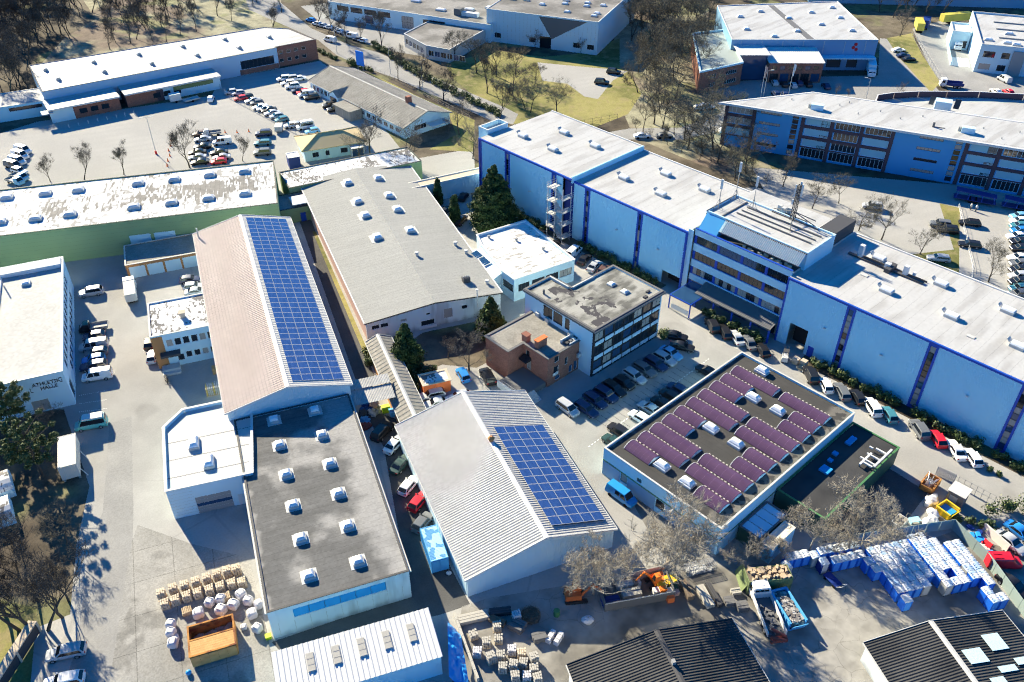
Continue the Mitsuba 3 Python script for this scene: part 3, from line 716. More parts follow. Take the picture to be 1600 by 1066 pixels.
WOODS = [
    ('bare tree in the dense wood along the left edge of the upper car park', 'trees of the left wood', 'dark', 15, [[-157.5, 236.8], [-215.9, 368.6], [-164.0, 276.8], [-196.1, 353.3], [-164.6, 307.0], [-200.5, 375.1], [-169.8, 333.5], [-175.0, 300.1], [-179.3, 286.3], [-164.7, 257.4], [-201.3, 353.1], [-202.2, 339.7], [-163.8, 250.9], [-158.8, 270.8], [-205.6, 373.7], [-195.5, 332.3], [-159.3, 280.1], [-165.2, 289.9], [-183.0, 343.5], [-191.3, 336.1], [-198.9, 334.5], [-205.6, 357.2], [-215.6, 364.7], [-191.0, 341.6], [-193.5, 358.7], [-192.3, 321.4], [-170.9, 309.8], [-185.8, 304.6], [-186.7, 333.2], [-159.1, 252.6], [-174.5, 266.1], [-175.5, 306.1], [-187.1, 298.5], [-153.6, 258.6], [-170.6, 266.4], [-227.9, 374.9], [-156.5, 265.0], [-200.8, 350.5], [-154.0, 247.8], [-169.9, 339.7], [-175.2, 351.6], [-186.3, 322.7], [-185.4, 354.1], [-156.8, 305.9], [-150.3, 248.6], [-166.1, 301.6], [-193.8, 366.3], [-219.9, 359.5], [-214.4, 357.5], [-152.8, 262.5], [-163.9, 332.3], [-192.4, 330.3], [-174.2, 309.2], [-170.8, 344.4], [-214.9, 371.0], [-157.1, 246.7], [-198.3, 313.9], [-166.5, 314.9], [-178.0, 318.9], [-151.6, 256.7], [-154.7, 241.0], [-218.9, 378.2], [-185.6, 318.0], [-211.1, 343.5], [-182.4, 312.7], [-170.9, 300.6], [-196.6, 364.5], [-162.1, 311.2], [-156.3, 251.4], [-160.6, 261.8], [-188.0, 347.7], [-164.8, 298.6], [-175.2, 318.2], [-172.8, 293.5], [-161.5, 283.2], [-210.0, 373.8], [-181.2, 289.8], [-211.5, 355.8], [-203.6, 333.3], [-192.4, 355.7], [-224.5, 372.4], [-163.7, 267.0], [-183.7, 323.4], [-177.6, 304.1], [-189.4, 350.3], [-223.0, 367.9], [-169.8, 348.1], [-204.0, 360.5], [-192.9, 312.1], [-182.4, 346.2], [-170.7, 319.4], [-164.8, 254.5], [-159.7, 312.3], [-161.5, 337.9], [-216.6, 374.1]]),
    ('slender bare tree on the rough meadow behind the long brick factory', 'trees of the rough meadow', 'dark', 12, [[-147.4, 314.6], [-111.7, 344.5], [-129.9, 344.0], [-122.9, 343.0], [-124.9, 378.4], [-134.5, 318.5], [-132.4, 335.0], [-139.7, 354.5], [-105.0, 327.0], [-159.6, 353.4], [-140.5, 330.1], [-114.8, 369.7], [-139.4, 322.1], [-137.3, 328.7], [-112.1, 333.7], [-115.2, 362.3], [-121.3, 302.4], [-110.8, 348.6], [-146.3, 344.2], [-150.9, 329.6], [-129.8, 368.8], [-122.4, 358.4], [-165.8, 354.0], [-110.8, 364.5], [-161.0, 348.2], [-144.6, 324.7], [-132.7, 365.7], [-138.9, 301.6], [-133.3, 300.7], [-133.9, 341.3], [-152.6, 346.6], [-135.9, 357.3], [-153.2, 334.3], [-101.5, 345.7], [-154.0, 353.0], [-127.4, 339.5], [-138.2, 294.3], [-128.9, 320.0], [-114.3, 314.2], [-119.2, 310.9], [-133.0, 305.3], [-128.7, 328.0], [-101.5, 352.0], [-126.6, 303.3], [-136.7, 324.7], [-100.7, 355.6], [-135.7, 333.4], [-120.5, 332.4]]),
    ('bare tree in the copse between the white hall and the brick showroom', 'trees of the middle copse', 'olive', 14, [[69.7, 330.0], [70.3, 325.4], [53.5, 212.0], [42.1, 284.5], [43.5, 321.2], [57.1, 286.7], [58.2, 325.1], [47.7, 339.6], [46.3, 270.0], [58.1, 318.5], [62.4, 305.6], [43.4, 250.2], [64.0, 288.2], [46.8, 212.3], [65.4, 352.1], [42.9, 281.8], [44.7, 221.7], [72.9, 324.3], [36.3, 223.6], [56.8, 308.9], [52.1, 333.6], [50.2, 303.8], [44.6, 341.2], [62.9, 332.8], [42.6, 307.0], [56.4, 312.4], [61.2, 322.0], [42.8, 237.2], [57.8, 305.4], [44.8, 244.8], [66.5, 300.4], [40.7, 271.6], [64.5, 308.1], [49.5, 307.7], [45.5, 258.4], [43.1, 260.1], [60.8, 282.6], [52.8, 305.9], [58.5, 300.8], [59.3, 335.0], [46.9, 218.2], [56.2, 332.9], [40.1, 229.3], [64.4, 211.1], [51.7, 327.8], [64.0, 295.9], [69.5, 335.1], [53.8, 322.9], [70.2, 339.1], [41.6, 256.0], [42.0, 226.2], [55.2, 239.3], [55.9, 230.2], [60.4, 291.1], [45.3, 263.2], [50.4, 209.8], [38.4, 253.7], [65.5, 324.3], [47.9, 282.2], [54.3, 289.2], [49.2, 248.9], [53.1, 271.2], [53.1, 203.8], [59.1, 197.5], [70.1, 313.6], [48.5, 328.9], [60.5, 220.5], [50.7, 294.4], [49.1, 275.4], [46.1, 308.3], [44.1, 324.4], [58.5, 268.7], [47.6, 322.5], [49.6, 267.2], [50.8, 263.4], [51.9, 282.0], [42.1, 303.8], [58.9, 297.6], [49.5, 298.7], [69.6, 342.9]]),
    ('bare tree in the wood behind the upper right halls', 'trees of the upper right wood', 'dark', 13, [[175.2, 351.8], [141.7, 338.9], [164.4, 364.4], [162.4, 358.6], [175.8, 357.0], [191.2, 383.2], [171.8, 362.1], [171.9, 348.2], [187.4, 370.6], [163.0, 368.0], [153.5, 360.1], [163.5, 333.1], [146.8, 370.3], [163.5, 349.4], [159.1, 360.3], [175.3, 372.0], [166.7, 354.5], [168.5, 374.0], [182.4, 363.2], [143.4, 344.3], [164.2, 373.3], [144.2, 331.2], [155.8, 347.3], [159.4, 370.7], [150.0, 334.8], [163.4, 355.0], [154.1, 339.3], [168.4, 351.6], [158.9, 364.0], [147.9, 357.4], [159.0, 356.8], [150.2, 369.7], [157.4, 334.2], [150.6, 364.7]]),
    ('bare tree in the wood above the white hall with the red emblem', 'trees above the white hall with the red emblem', 'dark', 12, [[125.3, 383.9], [101.2, 362.1], [101.6, 358.0], [122.0, 359.1], [62.9, 383.3], [144.4, 382.4], [66.1, 358.9], [87.4, 362.2], [101.8, 378.2], [125.3, 364.6], [79.5, 384.0], [88.9, 383.8], [70.4, 374.3], [115.8, 368.8], [139.9, 366.2], [140.1, 377.6], [56.1, 354.2], [75.1, 369.3], [62.3, 375.8], [107.4, 369.6], [131.1, 359.6], [114.8, 377.0], [87.0, 378.3], [54.4, 367.1], [106.2, 384.4], [118.1, 358.8], [109.6, 376.6], [124.1, 375.4], [129.1, 362.1], [98.7, 384.5], [114.1, 363.1], [54.4, 363.2], [74.6, 382.9], [127.9, 375.1], [82.8, 353.1], [63.8, 372.4], [122.5, 380.3], [87.9, 368.0], [135.3, 379.1], [73.5, 365.7]]),
    ('bare bush in the undergrowth beside the blue warehouse street', 'undergrowth behind the blue warehouse', 'olive', 4.5, [[34.3, 223.4], [47.4, 212.7], [41.2, 217.8], [41.9, 215.1], [48.8, 205.6], [60.2, 195.8], [52.7, 200.9], [50.1, 212.9], [49.9, 208.3], [56.0, 208.9], [44.8, 210.3], [60.2, 201.4], [57.2, 197.8], [37.8, 221.0], [54.5, 204.4], [42.1, 220.4], [58.3, 203.1], [43.9, 212.6], [60.9, 198.8], [54.6, 199.2], [47.1, 215.8], [59.4, 192.2], [51.7, 204.4], [53.4, 207.3], [62.4, 190.4], [57.3, 195.0]]),
]
TREES = [
    (-114.7, 193.1, 7.5, 'dark', 1.0, 'bare tree behind the green hall, first from the left of five'),
    (-106.7, 194.2, 9.5, 'dark', 1.0, 'bare tree behind the green hall, second from the left of five'),
    (-97.9, 197.1, 9, 'dark', 1.0, 'bare tree behind the green hall, third from the left of five'),
    (-82.5, 201.1, 13, 'dark', 1.0, 'bare tree behind the green hall, fourth from the left of five'),
    (-69.9, 204.9, 7, 'dark', 1.0, 'bare tree behind the green hall, fifth from the left of five'),
    (-39.7, 203.4, 10, 'brown', 1.0, 'bare tree on the left of the three by the yellow hipped roof'),
    (-36.4, 204.9, 16, 'brown', 1.0, 'tall bare tree in front of the glazed porch of the hipped roof house'),
    (-26.7, 203.0, 13, 'brown', 1.0, 'slender bare tree right of the yellow hipped roof house'),
    (-44.4, 292.5, 14, 'dark', 1.0, 'bare street tree above the grey gabled house, first from the left'),
    (-35.9, 264.1, 11, 'dark', 1.0, 'bare street tree above the grey gabled house, second from the left'),
    (-28.3, 255.8, 12, 'dark', 1.0, 'bare street tree above the grey gabled house, third from the left'),
    (-20.5, 247.3, 12, 'dark', 1.0, 'bare street tree above the grey gabled house, fourth from the left'),
    (-7.6, 253.1, 14, 'dark', 1.0, 'bare street tree above the grey gabled house, fifth from the left'),
    (-3.5, 231.7, 12, 'dark', 1.0, 'bare street tree above the grey gabled house, sixth from the left'),
    (-14.5, 221.8, 13, 'brown', 1.0, 'bare tree at the lawn by the grey gabled house, first from the left'),
    (-10.2, 206.5, 13, 'brown', 1.0, 'bare tree at the lawn by the grey gabled house, second from the left'),
    (-17.8, 224.4, 5, 'brown', 1.0, 'bare tree at the lawn by the grey gabled house, third from the left'),
    (-85.9, 311.6, 12, 'dark', 1.0, 'bare tree over the parked cars beside the upper street, first from the left'),
    (-88.6, 337.8, 13, 'dark', 1.0, 'bare tree over the parked cars beside the upper street, second from the left'),
    (-71.8, 318.4, 13, 'dark', 1.0, 'bare tree over the parked cars beside the upper street, third from the left'),
    (-74.2, 346.5, 13, 'dark', 1.0, 'bare tree over the parked cars beside the upper street, fourth from the left'),
    (-66.2, 312.3, 12, 'dark', 1.0, 'bare tree over the parked cars beside the upper street, fifth from the left'),
    (-57.9, 301.5, 13, 'dark', 1.0, 'bare tree over the parked cars beside the upper street, sixth from the left'),
    (-53.9, 302.2, 9, 'dark', 1.0, 'bare tree over the parked cars beside the upper street, seventh from the left'),
    (13.1, 235.4, 11, 'olive', 1.0, 'bare tree before the white hall, first of the loose group by the lawn'),
    (5.4, 237.8, 12, 'olive', 1.0, 'bare tree before the white hall, second of the loose group by the lawn'),
    (3.9, 239.8, 10, 'olive', 1.0, 'bare tree before the white hall, third of the loose group by the lawn'),
    (0.0, 250.9, 12, 'olive', 1.0, 'bare tree before the white hall, fourth of the loose group by the lawn'),
    (-11.3, 270.5, 13, 'olive', 1.0, 'bare tree before the white hall, fifth of the loose group by the lawn'),
    (-5.1, 267.5, 13, 'olive', 1.0, 'bare tree before the white hall, sixth of the loose group by the lawn'),
    (1.0, 268.7, 11, 'olive', 1.0, 'bare tree before the white hall, seventh of the loose group by the lawn'),
    (7.0, 259.0, 9, 'olive', 1.0, 'bare tree before the white hall, eighth of the loose group by the lawn'),
    (-19.2, 282.7, 12, 'olive', 1.0, 'bare tree before the white hall, ninth of the loose group by the lawn'),
    (7.7, 293.2, 7, 'brown', 1.0, 'small bare tree against the facade of the white hall, first from the left'),
    (23.2, 289.2, 6, 'brown', 1.0, 'small bare tree against the facade of the white hall, second from the left'),
    (55.5, 193.8, 11, 'olive', 1.0, 'spreading bare tree behind the blue warehouse, first from the left in the rear car park'),
    (66.6, 190.3, 9, 'olive', 1.0, 'spreading bare tree behind the blue warehouse, second from the left in the rear car park'),
    (70.6, 179.0, 9, 'olive', 1.0, 'spreading bare tree behind the blue warehouse, third from the left in the rear car park'),
    (78.1, 168.4, 10, 'olive', 1.0, 'spreading bare tree behind the blue warehouse, fourth from the left in the rear car park'),
    (81.8, 164.4, 11, 'olive', 1.0, 'spreading bare tree behind the blue warehouse, fifth from the left in the rear car park'),
    (88.0, 158.3, 8.5, 'olive', 1.0, 'spreading bare tree behind the blue warehouse, sixth from the left in the rear car park'),
    (97.8, 147.2, 9.5, 'olive', 1.0, 'spreading bare tree behind the blue warehouse, seventh from the left in the rear car park'),
    (77.6, 181.6, 8, 'olive', 1.0, 'spreading bare tree behind the blue warehouse, eighth from the left in the rear car park'),
    (98.1, 250.9, 4, 'brown', 1.0, 'small pruned tree behind the curved office, first from the left'),
    (101.1, 249.4, 3.5, 'brown', 1.0, 'small pruned tree behind the curved office, second from the left'),
    (116.9, 250.9, 5, 'brown', 1.0, 'small pruned tree behind the curved office, third from the left'),
    (138.5, 308.6, 12, 'brown', 1.0, 'broad bare tree on the grass strip left of the loading yard'),
    (10.8, 70.8, 11.5, 'pale', 1.0, 'pale bare tree at the gable of the front hall, first from the left'),
    (12.1, 72.0, 9, 'pale', 1.0, 'pale bare tree at the gable of the front hall, second from the left'),
    (16.2, 74.4, 8, 'pale', 1.0, 'pale bare tree at the gable of the front hall, third from the left'),
    (20.3, 73.9, 14.5, 'pale', 1.25, 'tall pale bare tree on the gravel patch left of the orange excavator'),
    (22.2, 74.4, 12, 'pale', 1.0, 'pale bare tree just right of the tallest tree on the gravel patch'),
    (46.2, 76.7, 14, 'pale', 1.0, 'pale birch like tree behind the portable toilets, first of the clump'),
    (41.7, 77.8, 9.5, 'pale', 1.0, 'pale birch like tree behind the portable toilets, second of the clump'),
    (43.7, 77.1, 8, 'pale', 1.0, 'pale birch like tree behind the portable toilets, third of the clump'),
    (48.7, 77.4, 10, 'pale', 1.0, 'pale birch like tree behind the portable toilets, fourth of the clump'),
    (29.7, 76.0, 4.5, 'pale', 1.0, 'bare bush by the site hut, first from the left'),
    (31.0, 75.3, 4.5, 'pale', 1.0, 'bare bush by the site hut, second from the left'),
    (32.6, 76.2, 5, 'pale', 1.0, 'bare bush by the site hut, third from the left'),
    (34.0, 75.8, 4.5, 'pale', 1.0, 'bare bush by the site hut, fourth from the left'),
    (36.0, 76.4, 4.5, 'pale', 1.0, 'bare bush by the site hut, fifth from the left'),
    (37.6, 75.8, 4, 'pale', 1.0, 'bare bush by the site hut, sixth from the left'),
    (-63.1, 65.1, 16, 'dark', 1.0, 'big bare tree in the bottom left corner, number first of the clump'),
    (-61.0, 64.5, 17, 'dark', 1.0, 'big bare tree in the bottom left corner, number second of the clump'),
    (-59.4, 65.1, 16, 'dark', 1.0, 'big bare tree in the bottom left corner, number third of the clump'),
    (-58.4, 67.0, 13, 'dark', 1.0, 'big bare tree in the bottom left corner, number fourth of the clump'),
    (-66.1, 67.5, 15, 'dark', 1.0, 'big bare tree in the bottom left corner, number fifth of the clump'),
    (-62.6, 69.5, 14, 'dark', 1.0, 'big bare tree in the bottom left corner, number sixth of the clump'),
    (-58.6, 69.5, 10, 'dark', 1.0, 'big bare tree in the bottom left corner, number seventh of the clump'),
    (-62.8, 79.1, 8, 'olive', 1.0, 'bare tree at the shaded lane below the white container'),
    (-75.1, 103.3, 6, 'brown', 1.0, 'reddish bare bush in front of the athletics hall'),
    (-77.8, 100.0, 6, 'brown', 1.0, 'bare bush left of the dark pine'),
    (-69.6, 79.1, 8, 'olive', 1.0, 'bare tree in front of the pale tents'),
    (-7.6, 118.1, 9.5, 'brown', 1.15, 'rounded bare tree in the garden left of the brick house'),
    (-11.6, 121.8, 5, 'brown', 1.0, 'low bare shrub in the garden below the grey hall gable'),
]
CONIFERS = [
    (-4.1, 171.0, 15, 6.2, 'spruce', 'large dark green conifer beside the blue warehouse and the white pavilion'),
    (-18.7, 119.5, 9.5, 3.3, 'spruce', 'bright green conical conifer beside the covered walkway'),
    (-4.0, 129.2, 8.5, 3.0, 'spruce', 'dark conifer behind the brick house'),
    (-17.4, 180.9, 7, 1.1, 'column', 'slim columnar cypress nearest to the ribbed passage'),
    (-13.0, 171.6, 7.5, 1.3, 'column', 'slim columnar cypress left of the large conifer'),
    (-80.2, 101.5, 10, 3.2, 'pine', 'open crowned pine in front of the athletics hall sign'),
    (-72.0, 92.2, 11, 3.8, 'pine', 'dense dark pine beside the white container'),
]
MARKS = [
    ([12.2, 98.7], [36.0, 121.9], 46),
    ([-74.3, 111.3], [-69.9, 112.7], 14),
    ([-73.4, 109.2], [-69.0, 110.3], 14),
    ([-72.6, 107.1], [-68.1, 108.0], 14),
    ([17.0, 103.5], [21.5, 107.8], 9),
]
BAYS = [
    (13.8, 105.4),
    (30.4, 119.7),
]
HEDGES = [
    ([(70.5, 84.1), (73.3, 85.1), (78.7, 84.5)], 3.0, 2.4, 'wide evergreen shrubs at the right edge above the scrap yard'),
    ([(65.0, 83.3), (68.9, 81.5)], 1.6, 1.5, 'low shrubs on the wall between the roofed box and the right edge'),
    ([(-26.8, 123.4), (-25.0, 118.5)], 1.8, 1.6, 'variegated shrubs left of the covered walkway'),
    ([(-17.8, 117.9), (-16.1, 112.1)], 1.2, 1.6, 'shrubs along the right side of the covered walkway'),
    ([(-76.1, 304.3), (-58.4, 283.0)], 1.6, 1.2, 'clipped low hedge beside the street by the brick factory'),
    ([(-52.9, 279.7), (-45.1, 271.7)], 1.8, 1.5, 'dark hedge around the blue advertising board'),
    ([(-53.4, 279.7), (-52.1, 276.5)], 2.2, 3.0, 'dense round shrub left of the blue advertising board'),
    ([(-48.1, 298.7), (-34.1, 274.9), (-17.5, 252.5), (-3.5, 235.3)], 2.5, 2.0, 'brown undergrowth along the far side of the street'),
    ([(5.4, 116.3), (6.9, 119.5), (12.4, 124.6)], 1.4, 0.7, 'low green planting between the brick house and the office'),
    ([(28.4, 129.6), (28.6, 126.6)], 2.0, 1.8, 'shrubs at the right end of the black and white office'),
    ([(73.7, 93.2), (74.9, 92.6)], 1.0, 1.0, 'small round shrub on the kerb at the right edge'),
    ([(-18.3, 118.4), (-16.4, 116.3), (-12.6, 119.0)], 1.6, 1.6, 'dark shrubs below the bright conical conifer'),
]

# ---------------------------------------------------------------- large structure: plan frames (x, y, degrees, length, width), surveyed once for all buildings
R = dict(blue=(13.73, 164.95, -46.66), green=(-129.0, 146.05, 14.83, 80.6, 22.57), athletic=(-79.29, 106.86, 22.83), garage=(-79.01, 148.34, 21.74, 14.73, 8.87), white2=(-62.86, 118.57, 20.75, 10.6, 11.2),
         solar=(-44.15, 99.0, 21.2, 19.2, 59.1), dark=(-30.18, 63.86, 20.59, 18.03, 37.6), silver=(-49.03, 83.71, 17.98), front=(-5.86, 70.2, 22.74, 21.6, 31.4), grey=(-26.8, 126.7, 22.33, 26.6, 61.4),
         pavilion=(0.4, 140.05, 31.52, 14.38, 19.0), office=(2.38, 129.07, -47.74), brick=(-4.63, 119.95, -47.54), panel=(13.86, 92.93, -47.43, 21.46, 35.03))


def poly_house(key, r, pts, H, wallmat, roofmat, par=0.35, cop='white', copw=0.3, wins=None, t=0.25, ribs=None, skip=(), mats=None, z0=0.0, cop_h=0.1):
    """Walls along a counter-clockwise plan polygon (local metres), roof deck behind a parapet, coping. wins = {edge: [(x, z, w, h, cols, rows, frame, pane)]}."""
    M = frame(*r[:3])
    wins, mats, n = wins or {}, mats or {}, len(pts)
    P = [np.array(p, float) for p in pts]
    for i in range(n):
        if i in skip:
            continue
        a, b, c = P[i], P[(i + 1) % n], P[(i + 2) % n]
        d, e = b - a, c - b
        L = float(np.hypot(*d))
        convex = d[0] * e[1] - d[1] * e[0] > 0
        A = M @ frame(a[0], a[1], math.degrees(math.atan2(d[1], d[0])))
        ws = wins.get(i, [])
        wall(key, A, L - t if convex else L, H, mats.get(i, wallmat), [q[:4] for q in ws], t, z0=z0, ribs=ribs)
        for q in ws:
            if len(q) > 4:
                window(key, A, *q)
    S = sg.Polygon(pts)
    part(key, 'roof', MB().prism(S.buffer(-t, join_style=2), H - par - 0.2, H - par), roofmat, M)
    ring = S.buffer(copw - t, join_style=2).difference(S.buffer(-t, join_style=2))
    part(key, 'coping', MB().prism(ring, H, H + cop_h), cop, M)
    return M


def row_of(n, x0, step, z, w, h, cols=1, rows=1, fr='white', panes=('glass',), k0=0):
    return [(x0 + i * step, z, w, h, cols, rows, fr, panes[(i + k0) % len(panes)]) for i in range(n)]


RECT = lambda x0, x1, y0, y1: [(x0, y0), (x1, y0), (x1, y1), (x0, y1)]

# ---- the long blue warehouse with its office tower
bw = thing('blue_warehouse', 'very long pale blue ribbed warehouse with white roof, window strips and an office tower', 'warehouse')
BM = frame(*R['blue'])
ROOFV = 23.2
for u0, u1, v0, H in ((-30.2, -0.75, -1.0, 14.5), (-0.75, 29.1, 0.0, 13.7), (51.45, 118.0, 0.0, 13.7)):
    part(bw, 'roof', MB().box(u0, u1, v0 + 0.25, ROOFV - 0.25, H - 0.4, H - 0.1), 'roof_white', BM)
    k = part(bw, 'eaves_trim', MB().box(u0, u1, v0 - 0.12, v0 + 0.25, H - 0.38, H + 0.02), 'blue_trim', BM)
    part(bw, 'coping', MB().box(u0, u1, ROOFV - 0.25, ROOFV + 0.05, H - 0.3, H + 0.1), 'white', BM)
    wall(bw, BM @ frame(u1, ROOFV, 180), u1 - u0, H - 0.4, 'pale_blue', ribs=None)
part(bw, 'end_wall', MB().box(-30.2, -29.95, -0.72, ROOFV - 0.3, 0, 14.1), 'shade_tinted_white', BM)
part(bw, 'end_wall', MB().box(117.7, 117.95, 0.3, ROOFV - 0.3, 0, 13.2), 'shade_tinted_white', BM)
part(bw, 'step_upstand', MB().box(-1.0, -0.72, -0.6, ROOFV - 0.3, 13.3, 14.75), 'pale_blue', BM)
st = poly_house(bw, (*[float(q) for q in (BM @ np.array([-33.6, 2.0, 0, 1]))[:2]], R['blue'][2]), RECT(0, 3.2, 0, 6.5), 15.4, 'shade_tinted_white', 'roof_white', par=0.9)
STRIPS = [(-30.2, -29.2), (-21.2, -19.65), (-6.32, -5.0), (2.58, 4.05), (16.94, 18.3), (63.0, 64.6), (77.25, 78.9), (91.66, 93.3), (106.0, 107.6)]


def bay(u0, u1, v, H, z0=0.0):
    cl = MB().add(*sheet(wave(u1 - u0, 0.33, 0.05), (u0, v - 0.01, z0 + 0.05), (u0, v - 0.01, H - 0.4), (1, 0, 0), (0, -1, 0)))
    cl.box(u0, u1, v, v + 0.2, z0, H - 0.4)
    part(bw, 'bay', cl, 'pale_blue', BM)


def strip(u0, u1, v, H):
    k = part(bw, 'window_strip', MB().box(u0, u0 + 0.36, v - 0.14, v + 0.25, 0, H - 0.4).box(u1 - 0.36, u1, v - 0.14, v + 0.25, 0, H - 0.4)
             .box(u0 + 0.36, u1 - 0.36, v - 0.05, v + 0.25, 0, 0.6).box(u0 + 0.36, u1 - 0.36, v - 0.05, v + 0.25, H - 0.8, H - 0.4), 'blue_trim', BM)
    n = 10
    for i in range(n):
        z0, z1 = 0.6 + (H - 1.4) * i / n, 0.6 + (H - 1.4) * (i + 1) / n
        part(k, 'pane', MB().box(u0 + 0.38, u1 - 0.38, v + 0.03, v + 0.07, z0 + 0.06, z1 - 0.06), rng.choice(['glass', 'glass', 'glass_blue', 'blind', 'blind']), BM)


edges = [(-29.2, -1.0, 14.5), (-0.1, 0, 13.7)]
seq = [(-29.2, -21.2, -1.0, 14.5), (-19.65, -6.32, -1.0, 14.5), (-5.0, -3.14, -1.0, 14.5), (-0.65, 2.58, 0.0, 13.7), (4.05, 16.94, 0.0, 13.7), (18.3, 24.4, 0.0, 13.7), (64.6, 77.25, 0.0, 13.7), (78.9, 91.66, 0.0, 13.7), (93.3, 106.0, 0, 13.7), (107.6, 118.0, 0, 13.7)]
for a in seq:
    bay(*a)
bay(24.4, 29.1, 0.0, 13.7, 3.0)
bay(51.75, 53.7, 0.0, 13.7)
bay(53.7, 57.4, 0.0, 13.7, 5.0)
bay(57.4, 63.0, 0.0, 13.7)
for a, b in STRIPS:
    strip(a, b, -1.0 if a < -1 else 0.0, 14.5 if a < -1 else 13.7)
part(bw, 'gate_recess', MB().box(53.7, 57.4, 2.5, 2.6, 0, 5).box(53.7, 57.4, 0.2, 2.5, 4.9, 5.0), 'black_trim', BM)
part(bw, 'gate_recess', MB().box(24.4, 29.1, 2.5, 2.6, 0, 3).box(24.4, 29.1, 0.2, 2.5, 2.9, 3.0), 'black_trim', BM)
part(bw, 'door', MB().box(58.1, 59.2, -0.12, 0.1, 0, 2.2), 'blue_trim', BM)
part(bw, 'stair_recess', MB().box(-3.14, -0.65, -0.2, 0.0, 0, 13.3), 'deep_blue', BM)
for u in (12.0, 70.8, 85.3, 23.0, -12.9, 60.2):
    part(bw, 'wall_fitting', MB().box(u - 0.2, u + 0.2, -0.5 if u > 0 else -1.5, -0.05 if u > 0 else -1.05, 7.2, 7.35), 'metal', BM)
for u in (29.1, 51.45):
    part(bw, 'corner_trim', MB().box(u - 0.15 if u < 40 else u, u + 0.15 if u < 40 else u + 0.3, -0.15, 0.25, 0, 13.72), 'blue_trim', BM)
part(bw, 'return_wall', MB().box(29.25, 30.3, 0.3, 0.55, 0, 14.3), 'shade_tinted_white', BM)
for u, v in ((-23.7, 7.0), (-18.5, 15.4), (-13.7, 6.8), (-8.4, 15.05)):
    smoke_vent(bw, BM, u, v, 14.4, 0)
for u, v in ((5.7, 8.7), (10.6, 16.8), (15.8, 8.6), (20.9, 16.7), (59.4, 17.4), (65.5, 8.4), (71, 17.3), (76.6, 9.0), (82.4, 17.4), (87.4, 8.5), (93.0, 17.3)):
    smoke_vent(bw, BM, u, v, 13.6, 0)
# tower: spandrels, window bands, canopy
TV = 1.0
for z0, z1 in ((13.2, 14.5), (9.8, 11.4), (6.3, 7.9), (3.3, 4.6)):
    part(bw, 'spandrel', MB().box(30.3, 51.4, TV - 0.05, TV + 0.3, z0, z1), 'shade_tinted_white', BM)
for fl, (z0, z1) in enumerate(((11.4, 13.2), (7.9, 9.8), (4.6, 6.3), (0.0, 3.3))):
    for g in range(4):
        u0 = 30.3 + g * 5.275
        k = part(bw, 'window_band', MB().box(u0, u0 + 0.55, TV + 0.05, TV + 0.3, z0, z1).box(u0 + 0.55, u0 + 5.275, TV + 0.12, TV + 0.2, z0, z0 + 0.1).box(u0 + 0.55, u0 + 5.275, TV + 0.12, TV + 0.2, z1 - 0.1, z1), 'blue_trim', BM)
        for i in range(5):
            a = u0 + 0.55 + i * 0.945
            dull = (fl == 0 and g in (1,)) or (fl == 0 and g == 2 and i < 3)
            m_ = 'glass_blue' if dull else rng.choice(['glass', 'glass', 'glass'] if fl < 2 else ['glass', 'blind', 'blind'])
            part(k, 'pane', MB().box(a + 0.05, a + 0.9, TV + 0.14, TV + 0.18, z0 + 0.12, z1 - 0.12), m_, BM)
part(bw, 'tower_roof', MB().box(30.3, 51.4, TV + 0.3, ROOFV, 13.4, 14.0), 'roof_white', BM)
part(bw, 'eaves_trim', MB().box(30.3, 51.4, TV - 0.12, TV + 0.3, 14.5, 14.62), 'blue_trim', BM)
part(bw, 'canopy', MB().add(*sheet(wave(17.0, 0.4, 0.05), (34.4, -2.4, 3.3), (34.4, TV, 4.4), (1, 0, 0), (0, 0, 1))).box(34.4, 51.4, -2.5, -2.35, 3.1, 3.35), 'dark_grey', BM)
for u in (34.6, 38.8, 43.0, 47.2, 51.1):
    part(bw, 'canopy_post', MB().box(u - 0.15, u + 0.15, -2.3, -2.0, 0, 3.2), 'blue_trim', BM)
k = part(bw, 'entrance_canopy', MB().box(31.2, 36.3, -6.2, -6.0, 2.9, 3.15).box(31.2, 31.4, -6.0, 0.9, 2.9, 3.15).box(36.1, 36.3, -6.0, -2.5, 2.9, 3.15).box(33.7, 33.85, -6.0, 0.9, 2.95, 3.15)
         .box(31.2, 31.4, -6.2, -6.0, 0, 2.9).box(36.1, 36.3, -6.2, -6.0, 0, 2.9), 'blue_trim', BM)
part(k, 'pane', MB().box(31.4, 36.1, -6.0, -2.45, 3.16, 3.2).box(31.4, 34.3, -2.45, 0.85, 3.16, 3.2), 'glass_blue', BM)
part(bw, 'sign_board', MB().box(32.0, 36.0, -6.35, -6.25, 0.5, 1.5), 'white', BM)
